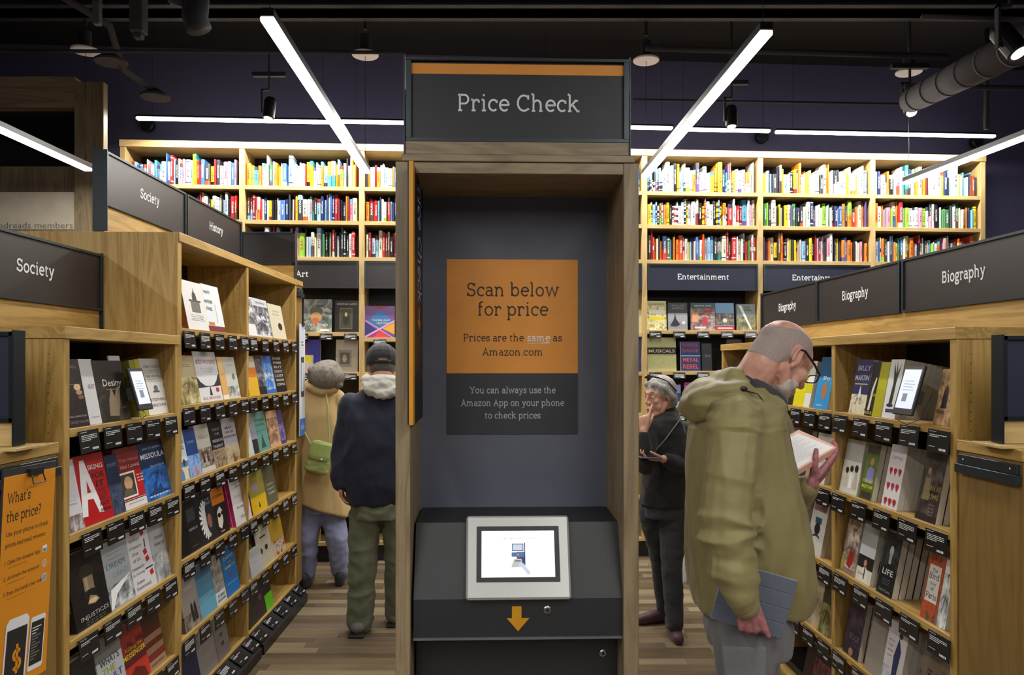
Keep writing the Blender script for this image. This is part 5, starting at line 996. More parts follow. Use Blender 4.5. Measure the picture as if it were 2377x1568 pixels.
# ---------------------------------------------------------------- people: parts are merged into one skin by voxel remeshing
class Form:
    def __init__(s): s.v = []; s.f = []
    def raw(s, vs, fs):
        k = len(s.v); s.v += [tuple(v) for v in vs]; s.f += [[k + a for a in f] for f in fs]
    def ell(s, c, r, M=None, n=14, m=10):
        c = Vector(c); r = (r, r, r) if isinstance(r, (int, float)) else r
        vs = [(0, 0, r[2])]; fs = []
        for i in range(1, m):
            a = math.pi * i / m
            for k in range(n):
                b = 2 * math.pi * k / n; vs.append((r[0] * math.sin(a) * math.cos(b), r[1] * math.sin(a) * math.sin(b), r[2] * math.cos(a)))
        vs.append((0, 0, -r[2])); L = len(vs) - 1
        for k in range(n):
            fs.append((0, 1 + k, 1 + (k + 1) % n)); fs.append((L, L - n + (k + 1) % n, L - n + k))
        for i in range(m - 2):
            for k in range(n):
                a = 1 + i * n + k; b = 1 + i * n + (k + 1) % n; fs.append((a, a + n, b + n, b))
        vs = [Vector(v) for v in vs]
        if M is not None: vs = [M @ v for v in vs]
        s.raw([v + c for v in vs], fs); return s
    def limb(s, pts, rs, n=14):
        """tapering round-ended limb; rs numbers or (across, depth)"""
        pts = [Vector(p) for p in pts]
        for i in range(len(pts) - 1):
            a, b = pts[i], pts[i + 1]; ra, rb = rs[i], rs[i + 1]
            L = (b - a).length; st = max(1, int(L / (min(ra, rb) * .8)))
            T = (b - a).normalized(); U = T.orthogonal().normalized(); W = T.cross(U); vs = []; fs = []
            prof = [(-1, .0), (-.8, .6), (-.45, .89), (0, 1)]
            ring = [(a - T * ra * -p[0] if False else a + T * ra * p[0], max(ra * p[1], ra * .05)) for p in prof] + [(a + T * L * k / st, ra + (rb - ra) * k / st) for k in range(1, st)] + [(b - T * rb * p[0], max(rb * p[1], rb * .05)) for p in prof[::-1]]
            for c, r in ring:
                for k in range(n):
                    q = 2 * math.pi * k / n; vs.append(c + (U * math.cos(q) + W * math.sin(q)) * r)
            m = len(ring)
            for j in range(m - 1):
                for k in range(n): fs.append((j * n + k, j * n + (k + 1) % n, (j + 1) * n + (k + 1) % n, (j + 1) * n + k))
            fs += [tuple(range(n - 1, -1, -1)), tuple(range((m - 1) * n, m * n))]
            s.raw(vs, fs)
        return s
    def loft(s, rings, n=28, p=2.3):
        """rings of (centre, half width along a, half depth along b, dir a, dir b)"""
        vs = []; fs = []
        for c, ha, hb, A, B in rings:
            c = Vector(c); A = Vector(A).normalized(); B = Vector(B).normalized()
            for k in range(n):
                t = 2 * math.pi * k / n; x, y = math.cos(t), math.sin(t)
                r = (abs(x) ** p + abs(y) ** p) ** (-1 / p); vs.append(c + A * (x * r * ha) + B * (y * r * hb))
        m = len(rings)
        for j in range(m - 1):
            for k in range(n): fs.append((j * n + k, j * n + (k + 1) % n, (j + 1) * n + (k + 1) % n, (j + 1) * n + k))
        fs += [tuple(range(n - 1, -1, -1)), tuple(range((m - 1) * n, m * n))]
        s.raw(vs, fs); return s
    def merge(s, o, M=None):
        s.raw([M @ Vector(v) for v in o.v] if M is not None else o.v, o.f); return s
    def skin(s, name, mat, parent, voxel=.006, smooth=6, disp=None, cut=None):
        me = bpy.data.meshes.new('f'); me.from_pydata(s.v, [], s.f); me.update()
        bm = bmesh.new(); bm.from_mesh(me); bmesh.ops.recalc_face_normals(bm, faces=bm.faces); bm.to_mesh(me); bm.free()
        ob = bpy.data.objects.new('f', me); COL.objects.link(ob)
        r = ob.modifiers.new('r', 'REMESH'); r.mode = 'VOXEL'; r.voxel_size = voxel; r.use_smooth_shade = True
        if smooth: q = ob.modifiers.new('s', 'SMOOTH'); q.factor = .5; q.iterations = smooth
        dg = bpy.context.evaluated_depsgraph_get(); out = bpy.data.meshes.new_from_object(ob.evaluated_get(dg)); out.name = name
        bpy.data.objects.remove(ob); bpy.data.meshes.remove(me)
        if disp:
            nv = len(out.vertices); co = np.empty(nv * 3); out.vertices.foreach_get('co', co); co = co.reshape(-1, 3)
            no = np.array([v.normal[:] for v in out.vertices]); d = np.array([disp(Vector(c), n_) for c, n_ in zip(co, no)])
            co += no * d[:, None]; out.vertices.foreach_set('co', co.ravel()); out.update()
        if cut:
            bm = bmesh.new(); bm.from_mesh(out); bmesh.ops.delete(bm, geom=[f for f in bm.faces if cut(f.calc_center_median())], context='FACES'); bm.to_mesh(out); bm.free()
        for m in (mat if isinstance(mat, list) else [mat]): out.materials.append(m)
        for p in out.polygons: p.use_smooth = True
        return link(name, out, parent)
def shell(src, name, mat, parent, pred, off, thick=0):
    """copy of the faces of a skin for which pred holds, pushed outward: hair, stubble"""
    bm = bmesh.new(); bm.from_mesh(src.data); bm.normal_update()
    bmesh.ops.delete(bm, geom=[f for f in bm.faces if not pred(f.calc_center_median())], context='FACES')
    bm.normal_update()
    for v in bm.verts:
        o = off(v.co) if callable(off) else off
        if v.is_boundary: o *= .15
        v.co += v.normal * o
    me = bpy.data.meshes.new(name); bm.to_mesh(me); bm.free(); me.materials.clear(); me.materials.append(mat)
    for p in me.polygons: p.use_smooth = True
    return link(name, me, parent)
def hand(W, d, nrm, thumb, s=1.0, curl=(20, 30, 25), spread=3, thumb_dir=None, tcurl=20, each=None):
    """W wrist, d towards the fingers, nrm the way the palm faces, thumb = side of the thumb (unit vector)"""
    f = Form(); W = Vector(W); d = Vector(d).normalized(); th = Vector(thumb); th = (th - d * th.dot(d)).normalized()
    n = Vector(nrm); n = (n - d * n.dot(d) - th * n.dot(th)).normalized()
    offs = (.030, .0105, -.0095, -.028); pl = (.088, .092, .087, .078); fl = ((.042, .026, .02), (.046, .029, .021), (.043, .027, .02), (.034, .021, .018)); fr = (.0088, .009, .0085, .0076)
    for j in range(4):
        a = W + th * offs[j] * .55 * s; k = W + d * pl[j] * s + th * offs[j] * s
        f.limb([a, (a + k) / 2 - n * .001, k], [.0145 * s, .0135 * s, .0105 * s], 10)
        c = each[j] if each else curl; ang = 0; p = k; q = [p]; dd = (d + th * math.sin(R(spread * (1.5 - j)))).normalized()
        for L, cu in zip(fl[j], c):
            ang += cu; v = dd * math.cos(R(ang)) + n * math.sin(R(ang)); p = p + v * L * s; q.append(p)
        f.limb(q, [fr[j] * 1.08 * s, fr[j] * s, fr[j] * .9 * s, fr[j] * .74 * s], 10)
    f.ell(W + d * .04 * s + n * .006 * s, (.02 * s, .02 * s, .02 * s))
    td = Vector(thumb_dir).normalized() if thumb_dir else (d * .62 + th * .72 + n * .3).normalized()
    a = W + d * .018 * s + th * .02 * s + n * .004 * s; b = a + td * .042 * s
    ax = (d * .8 + n * .5).normalized(); t2 = (td * math.cos(R(tcurl)) + ax * math.sin(R(tcurl))).normalized(); c = b + t2 * .032 * s
    t3 = (td * math.cos(R(tcurl * 1.6)) + ax * math.sin(R(tcurl * 1.6))).normalized(); e = c + t3 * .024 * s
    f.limb([a, b, c, e], [.016 * s, .0125 * s, .0105 * s, .008 * s], 10)
    return f
def head_form(female=False, s=1.0):
    """head in its own frame: x forward, y to its left, z up, origin between the ears"""
    f = Form()
    f.ell((-.012, 0, .035), (.098, .077, .083)); f.ell((.02, 0, .03), (.07, .069, .07)); f.ell((.03, 0, -.03), (.058, .056, .078))
    j = .048 if female else .053
    f.limb([(-.005, j, -.04), (.03, j * .85, -.085), (.073, 0, -.105), (.03, -j * .85, -.085), (-.005, -j, -.04)], [.02, .02, .02, .02, .02])
    f.ell((.045, 0, -.07), (.042, .036, .04)); f.ell((.08, 0, -.103), .017)
    f.limb([(.087, 0, .028), (.101, 0, .0), (.113, 0, -.024)], [.0075, .008, .009] if female else [.0085, .0095, .0125]); f.limb([(.1, .011, -.03), (.1, -.011, -.03)], [.0075, .0075] if female else [.0095, .0095])
    f.limb([(.07, .045, .03), (.086, .02, .036), (.088, 0, .033), (.086, -.02, .036), (.07, -.045, .03)], [.008, .0085, .008, .0085, .008] if female else [.011, .0125, .011, .0125, .011])
    for y in (1, -1):
        f.ell((.062, y * .042, -.018), (.02, .017, .017) if female else (.026, .022, .022)); f.ell((.05, y * .043, -.05), (.02, .018, .03))
        f.limb([(.074, y * .018, .018), (.084, y * .031, .0205), (.074, y * .046, .017)], [.005, .0055, .005], 8)
        f.limb([(.074, y * .018, .002), (.082, y * .031, .0), (.073, y * .045, .003)], [.0045, .005, .0045], 8)
        f.ell((.07, y * .031, .012), (.01, .014, .009))
        e = Matrix.Rotation(R(-12), 4, 'Y') @ Matrix.Rotation(R(y * 22), 4, 'Z')
        f.ell((-.008, y * .078, .0), (.018, .006, .032), e); f.limb([(-.018, y * .084, .028), (-.026, y * .087, .01), (-.02, y * .083, -.02)], [.005, .0055, .005], 8); f.limb([(-.018, y * .084, .028), (-.002, y * .082, .03), (.006, y * .076, .012)], [.005, .005, .004], 8)
        f.ell((-.006, y * .078, -.03), (.008, .006, .01))
    f.limb([(.09, .018, -.062), (.098, .0, -.06), (.09, -.018, -.062)], [.006, .0085, .006]); f.limb([(.088, .016, -.073), (.095, 0, -.074), (.088, -.016, -.073)], [.006, .0085, .006])
    g_ = Form(); g_.v = [(a * s, b * s, c * s) for a, b, c in f.v]; g_.f = f.f; return g_
def head_extra(parent, M, iris='4c4030', s=1.0, lids=None, brow=None, lips='9a5a50'):
    for y in (1, -1):
        e = Form().ell((.0752 * s, y * .031 * s, .0105 * s), .0115 * s); me = MB(); me.add([M @ Vector(v) for v in e.v], e.f, flat('d8d4ce', .25, var=0), True)
        q = M @ Vector((.0852 * s, y * .032 * s, .0095 * s)); dq = (M.to_3x3() @ Vector((1, y * .1, 0))).normalized()
        i2 = Form().ell(q, .0036 * s); me.add(i2.v, i2.f, flat(iris, .2, var=0), True); me.build('eye', parent)
        if brow:
            b = MB().tube([M @ Vector((.088 * s, y * .015 * s, .038 * s)), M @ Vector((.089 * s, y * .03 * s, .044 * s)), M @ Vector((.078 * s, y * .048 * s, .036 * s))], [.003, .0035, .002], flat(brow, .9), 6); b.build('eyebrow', parent)
def fabric(c, rough=.85, var=.12, vs=22, wr=.0, fine=600, strength=.25):
    key = ('fab', c, rough, var, vs, wr)
    if key in MC: return MC[key]
    m = bpy.data.materials.new('fabric'); nt, bs = nodes(m); c_ = C(c)
    f = tex(nt, coords(nt), vs, 4); nt.links.new(ramp(nt, f, [(.3, tuple(x * (1 - var) for x in c_)), (.7, tuple(x * (1 + var) for x in c_))]), bs.inputs['Base Color'])
    bs.inputs['Roughness'].default_value = rough
    if 'Sheen Weight' in bs.inputs: bs.inputs['Sheen Weight'].default_value = .1
    fl_ = tex(nt, coords(nt), fine, 2); w_ = tex(nt, coords(nt, 'Object', (1, 1, 1)), 26, 3, .6, 1.5)
    a = nt.nodes.new('ShaderNodeMath'); a.operation = 'MULTIPLY_ADD'; a.inputs[1].default_value = wr * 12; nt.links.new(w_, a.inputs[0]); nt.links.new(fl_, a.inputs[2])
    bump(nt, bs, a.outputs[0], strength, .0015); MC[key] = m; return m
def skinmat(c, c2, sc=30, key='a'):
    k = ('skin', c, c2, key)
    if k in MC: return MC[k]
    m = bpy.data.materials.new('skin'); nt, bs = nodes(m)
    f = tex(nt, coords(nt), sc, 5, .6); nt.links.new(ramp(nt, f, [(.35, C(c)), (.68, C(c2))]), bs.inputs['Base Color'])
    bs.inputs['Roughness'].default_value = .5; bs.inputs['Subsurface Weight'].default_value = .08; bs.inputs['Subsurface Radius'].default_value = (.01, .004, .002)
    bump(nt, bs, tex(nt, coords(nt), 220, 3), .25, .0008); MC[k] = m; return m
def folds(c, scale=(7, 7, 7), amp=.006, seed=0, sharp=1.6):
    p = Vector((c.x * scale[0] + seed, c.y * scale[1] + seed * .7, c.z * scale[2]))
    v = 1 - abs(noise.noise(p + noise.noise_vector(p * .8) * .5)) * sharp
    return amp * (v - .5) + amp * .35 * noise.noise(p * 2.7)
X_, Y_, Z_ = Vector((1, 0, 0)), Vector((0, 1, 0)), Vector((0, 0, 1))
def frame(origin, fwd, upv):
    f = Vector(fwd).normalized(); u = Vector(upv); l = u.cross(f).normalized(); u = f.cross(l)
    return Matrix.Translation(origin) @ Matrix((f, l, u)).transposed().to_4x4()
def shoe(form, heel, toe, w=.04, h=.06):
    heel = Vector(heel); toe = Vector(toe)
    form.limb([heel + Z_ * h * .55, heel.lerp(toe, .5) + Z_ * h * .5, toe + Z_ * h * .42], [h * .55, w, w * .78]); form.ell(heel + Z_ * h, (w, w, h * .7))
    return form
# ================= the reading man in the olive jacket (faces right, seen from his right side)
man = thing('person', 'bald grey haired man in an olive hooded jacket reading an open book', 'person', TR(.72, 2.42, 0))
MI = TR(-.72, -2.42, 0)
def A(px, py, Y): return MI @ up(px, py, Y)
ym = 2.40
hp = R(37); yw = R(20)
fw = Vector((math.cos(hp) * math.cos(yw), math.cos(hp) * math.sin(yw), -math.sin(hp))); uv = Vector((math.sin(hp) * math.cos(yw), math.sin(hp) * math.sin(yw), math.cos(hp)))
HC = A(1821, 808, ym); MH = frame(HC, fw, uv) @ TR(.012, 0, -.035)
body = Form(); body.merge(head_form(), MH)
nb = A(1722, 925, ym + .0)
body.limb([MH @ Vector((-.045, 0, -.0)), MH @ Vector((-.052, 0, -.07)), nb], [.062, .058, .066])
body.loft([(nb + Z_ * .02, .05, .06, X_, Y_), (A(1712, 975, ym), .08, .14, X_, Y_), (A(1715, 1080, ym), .1, .15, X_, Y_), (A(1720, 1250, ym), .1, .14, X_, Y_), (A(1725, 1400, ym), .11, .15, X_, Y_)])
# arms under the sleeves and both hands
rw = A(1733, 1396, 2.135)          # right wrist, nearest the viewer
body.limb([A(1700, 975, 2.24), A(1684, 1230, 2.18), rw], [.035, .032, .026])
hr = hand(rw, (A(1752, 1500, 2.155) - rw), (0, 1, .1), (1, -.1, 0), 1.0, (52, 60, 25), 2, thumb_dir=(.42, -.05, -.9), tcurl=6)
body.merge(hr)
lw = A(1882, 1124, 2.455)
body.limb([A(1745, 990, 2.58), A(1800, 1195, 2.64), lw], [.035, .032, .026])
hl = hand(lw, (A(1934, 1072, 2.485) - lw), (-.25, -.1, .95), (-.6, -.75, .1), 1.0, None, 4, thumb_dir=(-.15, -.5, .8), tcurl=35, each=((8, 30, 25), (8, 32, 25), (10, 34, 25), (12, 36, 25)))
body.merge(hl)
SKM = skinmat('b98372', 'd2a08c', 26, 'man')
bo = body.skin('body', SKM, man, .0042, 5)
# ruddier hands
SKH = skinmat('98585e', 'b88084', 60, 'hand')
bo.data.materials.append(SKH)
for p in bo.data.polygons:
    c = p.center
    if (c - rw).length < .2 and c.z < rw.z + .03 and c.y < -.12: p.material_index = 1
    if (c - lw).length < .17 and c.x > lw.x - .02: p.material_index = 1
MHi = MH.inverted()
def hairline(c):
    q = MHi @ c
    if q.length > .2: return False
    if q.z < -.05 and q.x > -.055: return False
    if q.x > .062 and q.z > -.03: return False
    top = q.z > .088 - max(0, -q.x - .03) * .5
    if abs(q.y) > .07 and -.032 < q.x < .02 and q.z < .04: return False
    return (q.x < .04 and q.z > -.055 + max(0, q.x + .05) * 1.0 and not top and (q.z - .2 * q.x) > -.07)
STUB = bpy.data.materials.new('grey_stubble'); nt, bs = nodes(STUB)
f_ = tex(nt, coords(nt), 800, 2, .8); nt.links.new(ramp(nt, f_, [(.36, C('8a7b78')), (.62, C('bba9a1'))]), bs.inputs['Base Color']); bs.inputs['Roughness'].default_value = .9; bump(nt, bs, f_, .8, .002)
shell(bo, 'hair', STUB, man, hairline, .0014)
def beard(c):
    q = MHi @ c
    if q.length > .2: return False
    return q.x > .012 and q.z < -.052 - max(0, .04 - q.x) * .6 and q.z > -.15 and not (abs(q.y) < .022 and q.z > -.08 and q.x > .085)
BRD = bpy.data.materials.new('white_beard'); nt, bs = nodes(BRD)
f_ = tex(nt, coords(nt), 500, 3, .8); nt.links.new(ramp(nt, f_, [(.38, C('b09a92')), (.6, C('d6cec8'))]), bs.inputs['Base Color']); bs.inputs['Roughness'].default_value = .9; bump(nt, bs, f_, .9, .002)
shell(bo, 'beard', BRD, man, beard, .003)
head_extra(man, MH, brow='8a8480')
gl = MB(); GLM = flat('0c0c10', .25, name='black_acetate')
for y in (1, -1):
    gl.tube([MH @ Vector(q) for q in ((.108, y * .062, .016), (.06, y * .078, .022), (0, y * .0845, .03), (-.018, y * .085, .022))], .0034, GLM, 6)
    gl.tube([MH @ Vector((.112, y * .034 + .025 * (abs(math.cos(a)) ** .5) * (1 if math.cos(a) > 0 else -1), .004 + .015 * (abs(math.sin(a)) ** .5) * (1 if math.sin(a) > 0 else -1))) for a in [2 * math.pi * k / 14 for k in range(15)]], .0024, GLM, 6, False)
gl.tube([MH @ Vector((.112, .009, .012)), MH @ Vector((.114, 0, .014)), MH @ Vector((.112, -.009, .012))], .0024, GLM, 6)
gl.build('glasses', man)
# jacket
JK = fabric('887d50', .6, .06, 12, .1); JKI = flat('6a6238', .8)
J = Form()
def ring(py, l, r, d, Y=2.41): 
    a, b = A(l, py, Y), A(r, py, Y); return ((a + b) / 2, (b - a).length / 2, d, X_, Y_)
J.loft([ring(1408, 1622, 1866, .165), ring(1340, 1603, 1880, .18), ring(1250, 1600, 1870, .19), ring(1150, 1600, 1846, .195), ring(1060, 1602, 1826, .195), ring(985, 1612, 1808, .19), ring(940, 1640, 1800, .165), ring(905, 1668, 1775, .1)], p=2.5)
sh = A(1712, 978, 2.245)
J.limb([sh, A(1700, 1090, 2.195), A(1683, 1225, 2.17)], [.078, .076, .073]); J.limb([A(1683, 1225, 2.17), A(1700, 1330, 2.145), A(1718, 1376, 2.135), A(1725, 1392, 2.135)], [.073, .066, .054, .045])
J.limb([A(1735, 985, 2.575), A(1770, 1100, 2.62), A(1800, 1195, 2.64)], [.08, .072, .066]); J.limb([A(1800, 1195, 2.64), A(1850, 1154, 2.52), A(1872, 1134, 2.475)], [.066, .046, .037])
# hood lying on the shoulders
J.ell(A(1648, 925, 2.41), (.088, .15, .058), Matrix.Rotation(R(-28), 4, 'Y')); J.ell(A(1628, 942, 2.41), (.06, .11, .05)); J.ell(A(1690, 892, 2.41), (.05, .12, .05), Matrix.Rotation(R(-20), 4, 'Y'))
J.limb([A(1640, 935, 2.33), A(1700, 912, 2.29), A(1762, 940, 2.30), A(1808, 978, 2.35), A(1820, 996, 2.42)], [.05, .042, .034, .028, .026])
J.limb([A(1640, 935, 2.49), A(1700, 912, 2.53), A(1762, 940, 2.52), A(1808, 978, 2.48), A(1820, 996, 2.42)], [.05, .042, .034, .028, .026])
el = A(1690, 1270, 2.17)
def jdisp(c, n_):
    w = folds(c, (6, 6, 2.6), .013, 3, 1.9) + folds(c, (15, 15, 6), .0035, 12, 2) + .003
    arm = c.y < -.12 and c.x < (A(1775, 1200, 2.2)).x
    if arm: w += folds(c, (6, 4, 15), .019, 9, 2.2) * max(.15, 1 - abs(c.z - el.z) / .22)
    hood = c.z > A(0, 990, 2.41).z
    if hood: w += folds(c, (7, 5, 17), .011, 5, 2.2)
    return w
# hollow round the neck
NC = A(1768, 868, 2.41)
jk = J.skin('jacket', JK, man, .0058, 5, jdisp)
# fleece collar
Fz = Form(); ca, cb = A(1697, 861, 2.41), A(1814, 936, 2.41)
cc = (ca + cb) / 2; ax_ = (cb - ca).normalized(); rl = (cb - ca).length / 2
nu = Vector((ax_.z, 0, -ax_.x)) * -1
pts = [cc + ax_ * rl * 1.0 * math.cos(t) + Y_ * .086 * math.sin(t) for t in [2 * math.pi * k / 20 for k in range(21)]]
for i in range(20): Fz.limb([pts[i], pts[i + 1]], [.015, .015], 8)
for i in range(20): Fz.limb([pts[i] - Z_ * .02, pts[i + 1] - Z_ * .02], [.017, .017], 8)
Fz.skin('fleece_collar', fabric('3c3a40', .95, .1, 60), man, .005, 3)
# seams, zip and hem on the jacket
sm = MB(); SEAM = flat('5f5630', .8)
sm.tube([A(1826, 985, 2.385), A(1846, 1080, 2.37), A(1862, 1180, 2.37), A(1876, 1280, 2.37)], .003, SEAM, 6); sm.build('zip_flap', man)
dc = MB(); dc.tube([A(1722, 905, 2.247), A(1758, 915, 2.25), A(1775, 935, 2.26), A(1766, 958, 2.262)], .0018, BLACK, 6); e = Form().ell(A(1726, 903, 2.246), (.012, .006, .008)); dc.add(e.v, e.f, BLACK, True); dc.build('drawcord', man)
cu = Form(); cu.limb([A(1725, 1388, 2.135), A(1730, 1405, 2.135)], [.044, .042]); cu.skin('cuff', fabric('887d50', .6, .06, 12, .1), man, .005, 2)
# trousers and boots
T = Form(); GT = fabric('6c6a6c', .9, .16, 9, .04)
T.loft([(A(1735, 1370, ym), .125, .165, X_, Y_), (A(1735, 1450, ym), .13, .17, X_, Y_), (A(1738, 1500, ym), .12, .16, X_, Y_)])
for (hy, kn, an) in ((2.31, (1722, 1730, 2.30), (1700, 2010, 2.30)), (2.50, (1775, 1730, 2.50), (1770, 1990, 2.50))):
    T.limb([A(1732, 1470, hy), A(*kn), A(*an)], [.098, .078, .062])
T.skin('trousers', GT, man, .008, 5, lambda c, n_: folds(c, (8, 8, 5), .009, 2))
pk = MB(); 
pkf = Form(); pkf.loft([(A(1728, 1600, 2.214), .062, .012, X_, Y_), (A(1728, 1530, 2.214), .066, .012, X_, Y_), (A(1726, 1500, 2.216), .066, .014, X_, Y_)], p=5); pkf.skin('cargo_pocket', GT, man, .006, 3)
B = Form()
for (px, Y) in ((1700, 2.30), (1770, 2.50)):
    q = A(px, 2000, Y); q.z = 0; shoe(B, q + Vector((-.05, 0, .0)), q + Vector((.17, .03, .0)), .045, .08)
B.skin('shoes', fabric('2c2826', .6), man, .007, 3)
# tablet in a folio cover held at the hip
Y0 = 2.19
t = thing('tablet', 'slate blue folio tablet held low by the man in the olive jacket', 'tablet')
c4 = [up(1682, 1300, Y0), up(1847, 1348, Y0), up(1820, 1484, Y0), up(1648, 1437, Y0)]
ux = (c4[1] - c4[0]).normalized(); uz = -(c4[3] - c4[0]); uz = (uz - ux * uz.dot(ux)).normalized(); uy = ux.cross(uz) * -1
uy = uz.cross(ux)
Mt = Matrix.Translation(c4[3]) @ Matrix((ux, uy, uz)).transposed().to_4x4(); tw, thh = (c4[1] - c4[0]).length, (c4[3] - c4[0]).length
t.matrix_local = Mt
FOL = fabric('5a6270', .7, .05, 30)
for k in range(4):
    z0_, z1_ = thh * k / 4, thh * (k + 1) / 4
    MB().cbox(0, tw, -.003, 0, z0_ + .0012, z1_ - .0012, FOL, .0012).build('folio_panel', t)
MB().cbox(0, tw, 0, .009, 0, thh, flat('a8acb2', .35, .6), .003).build('tablet_body', t)
# the open book in his left hand
bk = thing('open_book', 'open paperback with white pages and orange border in the reading man\'s hand', 'book')
P = [up(1821, 1050, 2.485), up(1889, 995, 2.585), up(1956, 1031, 2.48), up(1847, 1095, 2.38)]
u1 = (P[2] - P[3]).normalized(); u2 = (P[1] - P[2]); u2 = (u2 - u1 * u2.dot(u1)).normalized(); u3 = u1.cross(u2)
Mb_ = Matrix.Translation(P[3]) @ Matrix((u1, u2, u3)).transposed().to_4x4(); bk.matrix_local = Mb_
bw, bh = .203, .152
PW = flat('e4e0dc', .7, var=.02); PO = flat('e0ae98', .5)
MB().cbox(0, bw, 0, bh, -.02, -.0185, PO, .0005).cbox(0, bw, 0, .0015, -.02, 0, PO, .0003).cbox(0, bw, bh - .0015, bh, -.02, 0, PO, .0003).build('cover', bk)
MB().cbox(.002, bw - .002, .002, bh - .002, -.0185, -.001, PW, .002).build('pages', bk)
m = MB(); m.box(0, bw, 0, bh, -.0008, .0002, PO); m.build('orange_border', bk)
m = MB(); m.add([(.005, .007, .0006), (bw - .012, .007, .0006), (bw - .02, bh - .012, .0006), (.01, bh - .008, .0006)], [(0, 1, 2, 3)], flat('eceaea', .6, var=.01)); m.build('page', bk)
m = MB(); GP = flat('cfcbc9', .7)
for k in range(12):
    y_ = .028 + k * .0082; m.add([(.03, y_, .0009), (bw - .036 - .02 * (k % 3), y_, .0009), (bw - .036 - .02 * (k % 3), y_ + .0022, .0009), (.03, y_ + .0022, .0009)], [(0, 1, 2, 3)], GP)
m.build('print', bk)
# ================= the woman in black (faces left, finger at her lips)
wo = thing('person', 'grey haired woman in black with sunglasses on her head and finger at her lips', 'person', TR(.9, 4.6, 0))
WI = TR(-.9, -4.6, 0)
def Wp(px, py, Y=4.6): return WI @ up(px, py, Y)
fw = Vector((-.86, -.5, -.1)); Mh = frame(Wp(1527, 915, 4.6), fw, (0, 0, 1)) @ TR(-.012, 0, -.02)
b = Form(); b.merge(head_form(True, .98), Mh)
nk = Wp(1545, 968, 4.62); b.limb([Mh @ Vector((-.03, 0, -.03)), Mh @ Vector((-.035, 0, -.09)), nk - Z_ * .06], [.055, .047, .06])
b.loft([(Wp(1547, 985, 4.6), .1, .08, X_, Y_), (Wp(1548, 1060, 4.6), .14, .1, X_, Y_), (Wp(1545, 1150, 4.6), .13, .1, X_, Y_)])
w1 = Wp(1494, 1000, 4.42); b.limb([Wp(1512, 1010, 4.52), Wp(1496, 1085, 4.40), w1], [.04, .036, .024])
b.merge(hand(w1, (.06, .06, 1), (.5, .85, .0), (.85, -.4, .1), .92, None, 4, thumb_dir=(.5, .2, .8), each=((15, 12, 8), (80, 70, 40), (85, 70, 45), (85, 70, 45))))
w2 = Wp(1540, 1066, 4.40); b.limb([Wp(1590, 1020, 4.62), Wp(1595, 1095, 4.55), w2], [.045, .038, .024])
b.merge(hand(w2, (-1, -.12, -.02), (0, -.2, .95), (-.1, -1, .1), .92, (25, 35, 30), 3, thumb_dir=(-.75, -.45, .45)))
wb_ = b.skin('body', skinmat('b98670', 'd6a88e', 30, 'wo'), wo, .0055, 4)
Wi = Mh.inverted()
def wh(c):
    q = Wi @ c
    if (c - Wp(1527, 915)).length > .2: return False
    return q.z > -.085 and (q.x < .02 or q.z > .078) and not (abs(q.y) > .06 and -.03 < q.x < .03 and q.z < .04 and q.z > -.05) and (q.z > .02 or q.x < -.035 or (q.x < .0 and q.z > .03))
GH = bpy.data.materials.new('grey_hair'); nt, bs = nodes(GH)
f_ = tex(nt, coords(nt, 'Object', (30, 30, 6)), 10, 4, .7); nt.links.new(ramp(nt, f_, [(.35, C('77706a')), (.66, C('c4bfba'))]), bs.inputs['Base Color']); bs.inputs['Roughness'].default_value = .55; bump(nt, bs, f_, .9, .004)
H = Form(); H.ell(Mh @ Vector((-.018, 0, .045)), (.1, .086, .088), Mh.to_3x3().to_4x4()); H.ell(Mh @ Vector((-.06, 0, -.02)), (.058, .07, .075), Mh.to_3x3().to_4x4())
H.limb([Mh @ Vector((.065, .03, .085)), Mh @ Vector((.02, .075, .06)), Mh @ Vector((-.03, .085, 0))], [.018, .016, .02]); H.limb([Mh @ Vector((.065, -.03, .085)), Mh @ Vector((.02, -.072, .065)), Mh @ Vector((-.04, -.08, .01))], [.018, .016, .02])
H.limb([Mh @ Vector((-.06, -.02, -.07)), Mh @ Vector((-.05, .03, -.1))], [.04, .03])
H.skin('hair', GH, wo, .0055, 3, lambda c, n_: folds(c, (40, 40, 12), .004, 1))
head_extra(wo, Mh, s=.98, brow='8a8078', iris='3c3c44')
lp = MB(); lp.tube([Mh @ Vector((.092, .018, -.066)), Mh @ Vector((.1, 0, -.065)), Mh @ Vector((.092, -.018, -.066))], .0042, flat('8c4c44', .5), 6); lp.build('mouth', wo)
sg = MB()
for y in (1, -1): sg.tube([Mh @ Vector((.05, y * .06, .125)), Mh @ Vector((.0, y * .08, .1)), Mh @ Vector((-.06, y * .088, .03))], .0032, GLM, 6)
sg.tube([Mh @ Vector((.05, .06, .125)), Mh @ Vector((.062, 0, .135)), Mh @ Vector((.05, -.06, .125))], .006, GLM, 6); sg.build('sunglasses', wo)
BKF = fabric('1d1b1e', .9, .15, 14, .03)
k = Form()
def wr(py, l, r, d, Y=4.6): a, c = Wp(l, py, Y), Wp(r, py, Y); return ((a + c) / 2, (c - a).length / 2, d, X_, Y_)
k.loft([wr(1172, 1487, 1588, .13), wr(1120, 1490, 1592, .14), wr(1060, 1493, 1594, .14), wr(1005, 1497, 1590, .13), wr(975, 1512, 1580, .11), wr(958, 1528, 1566, .07)], p=2.4)
k.limb([Wp(1508, 995, 4.55), Wp(1496, 1085, 4.40), Wp(1494, 1012, 4.42)], [.06, .05, .036]); k.limb([Wp(1588, 1000, 4.62), Wp(1592, 1090, 4.52), Wp(1548, 1068, 4.42)], [.06, .052, .038])
k.limb([nk + Z_ * .0 + Vector((-.03, 0, 0)), nk + Vector((.03, 0, 0))], [.062, .062])
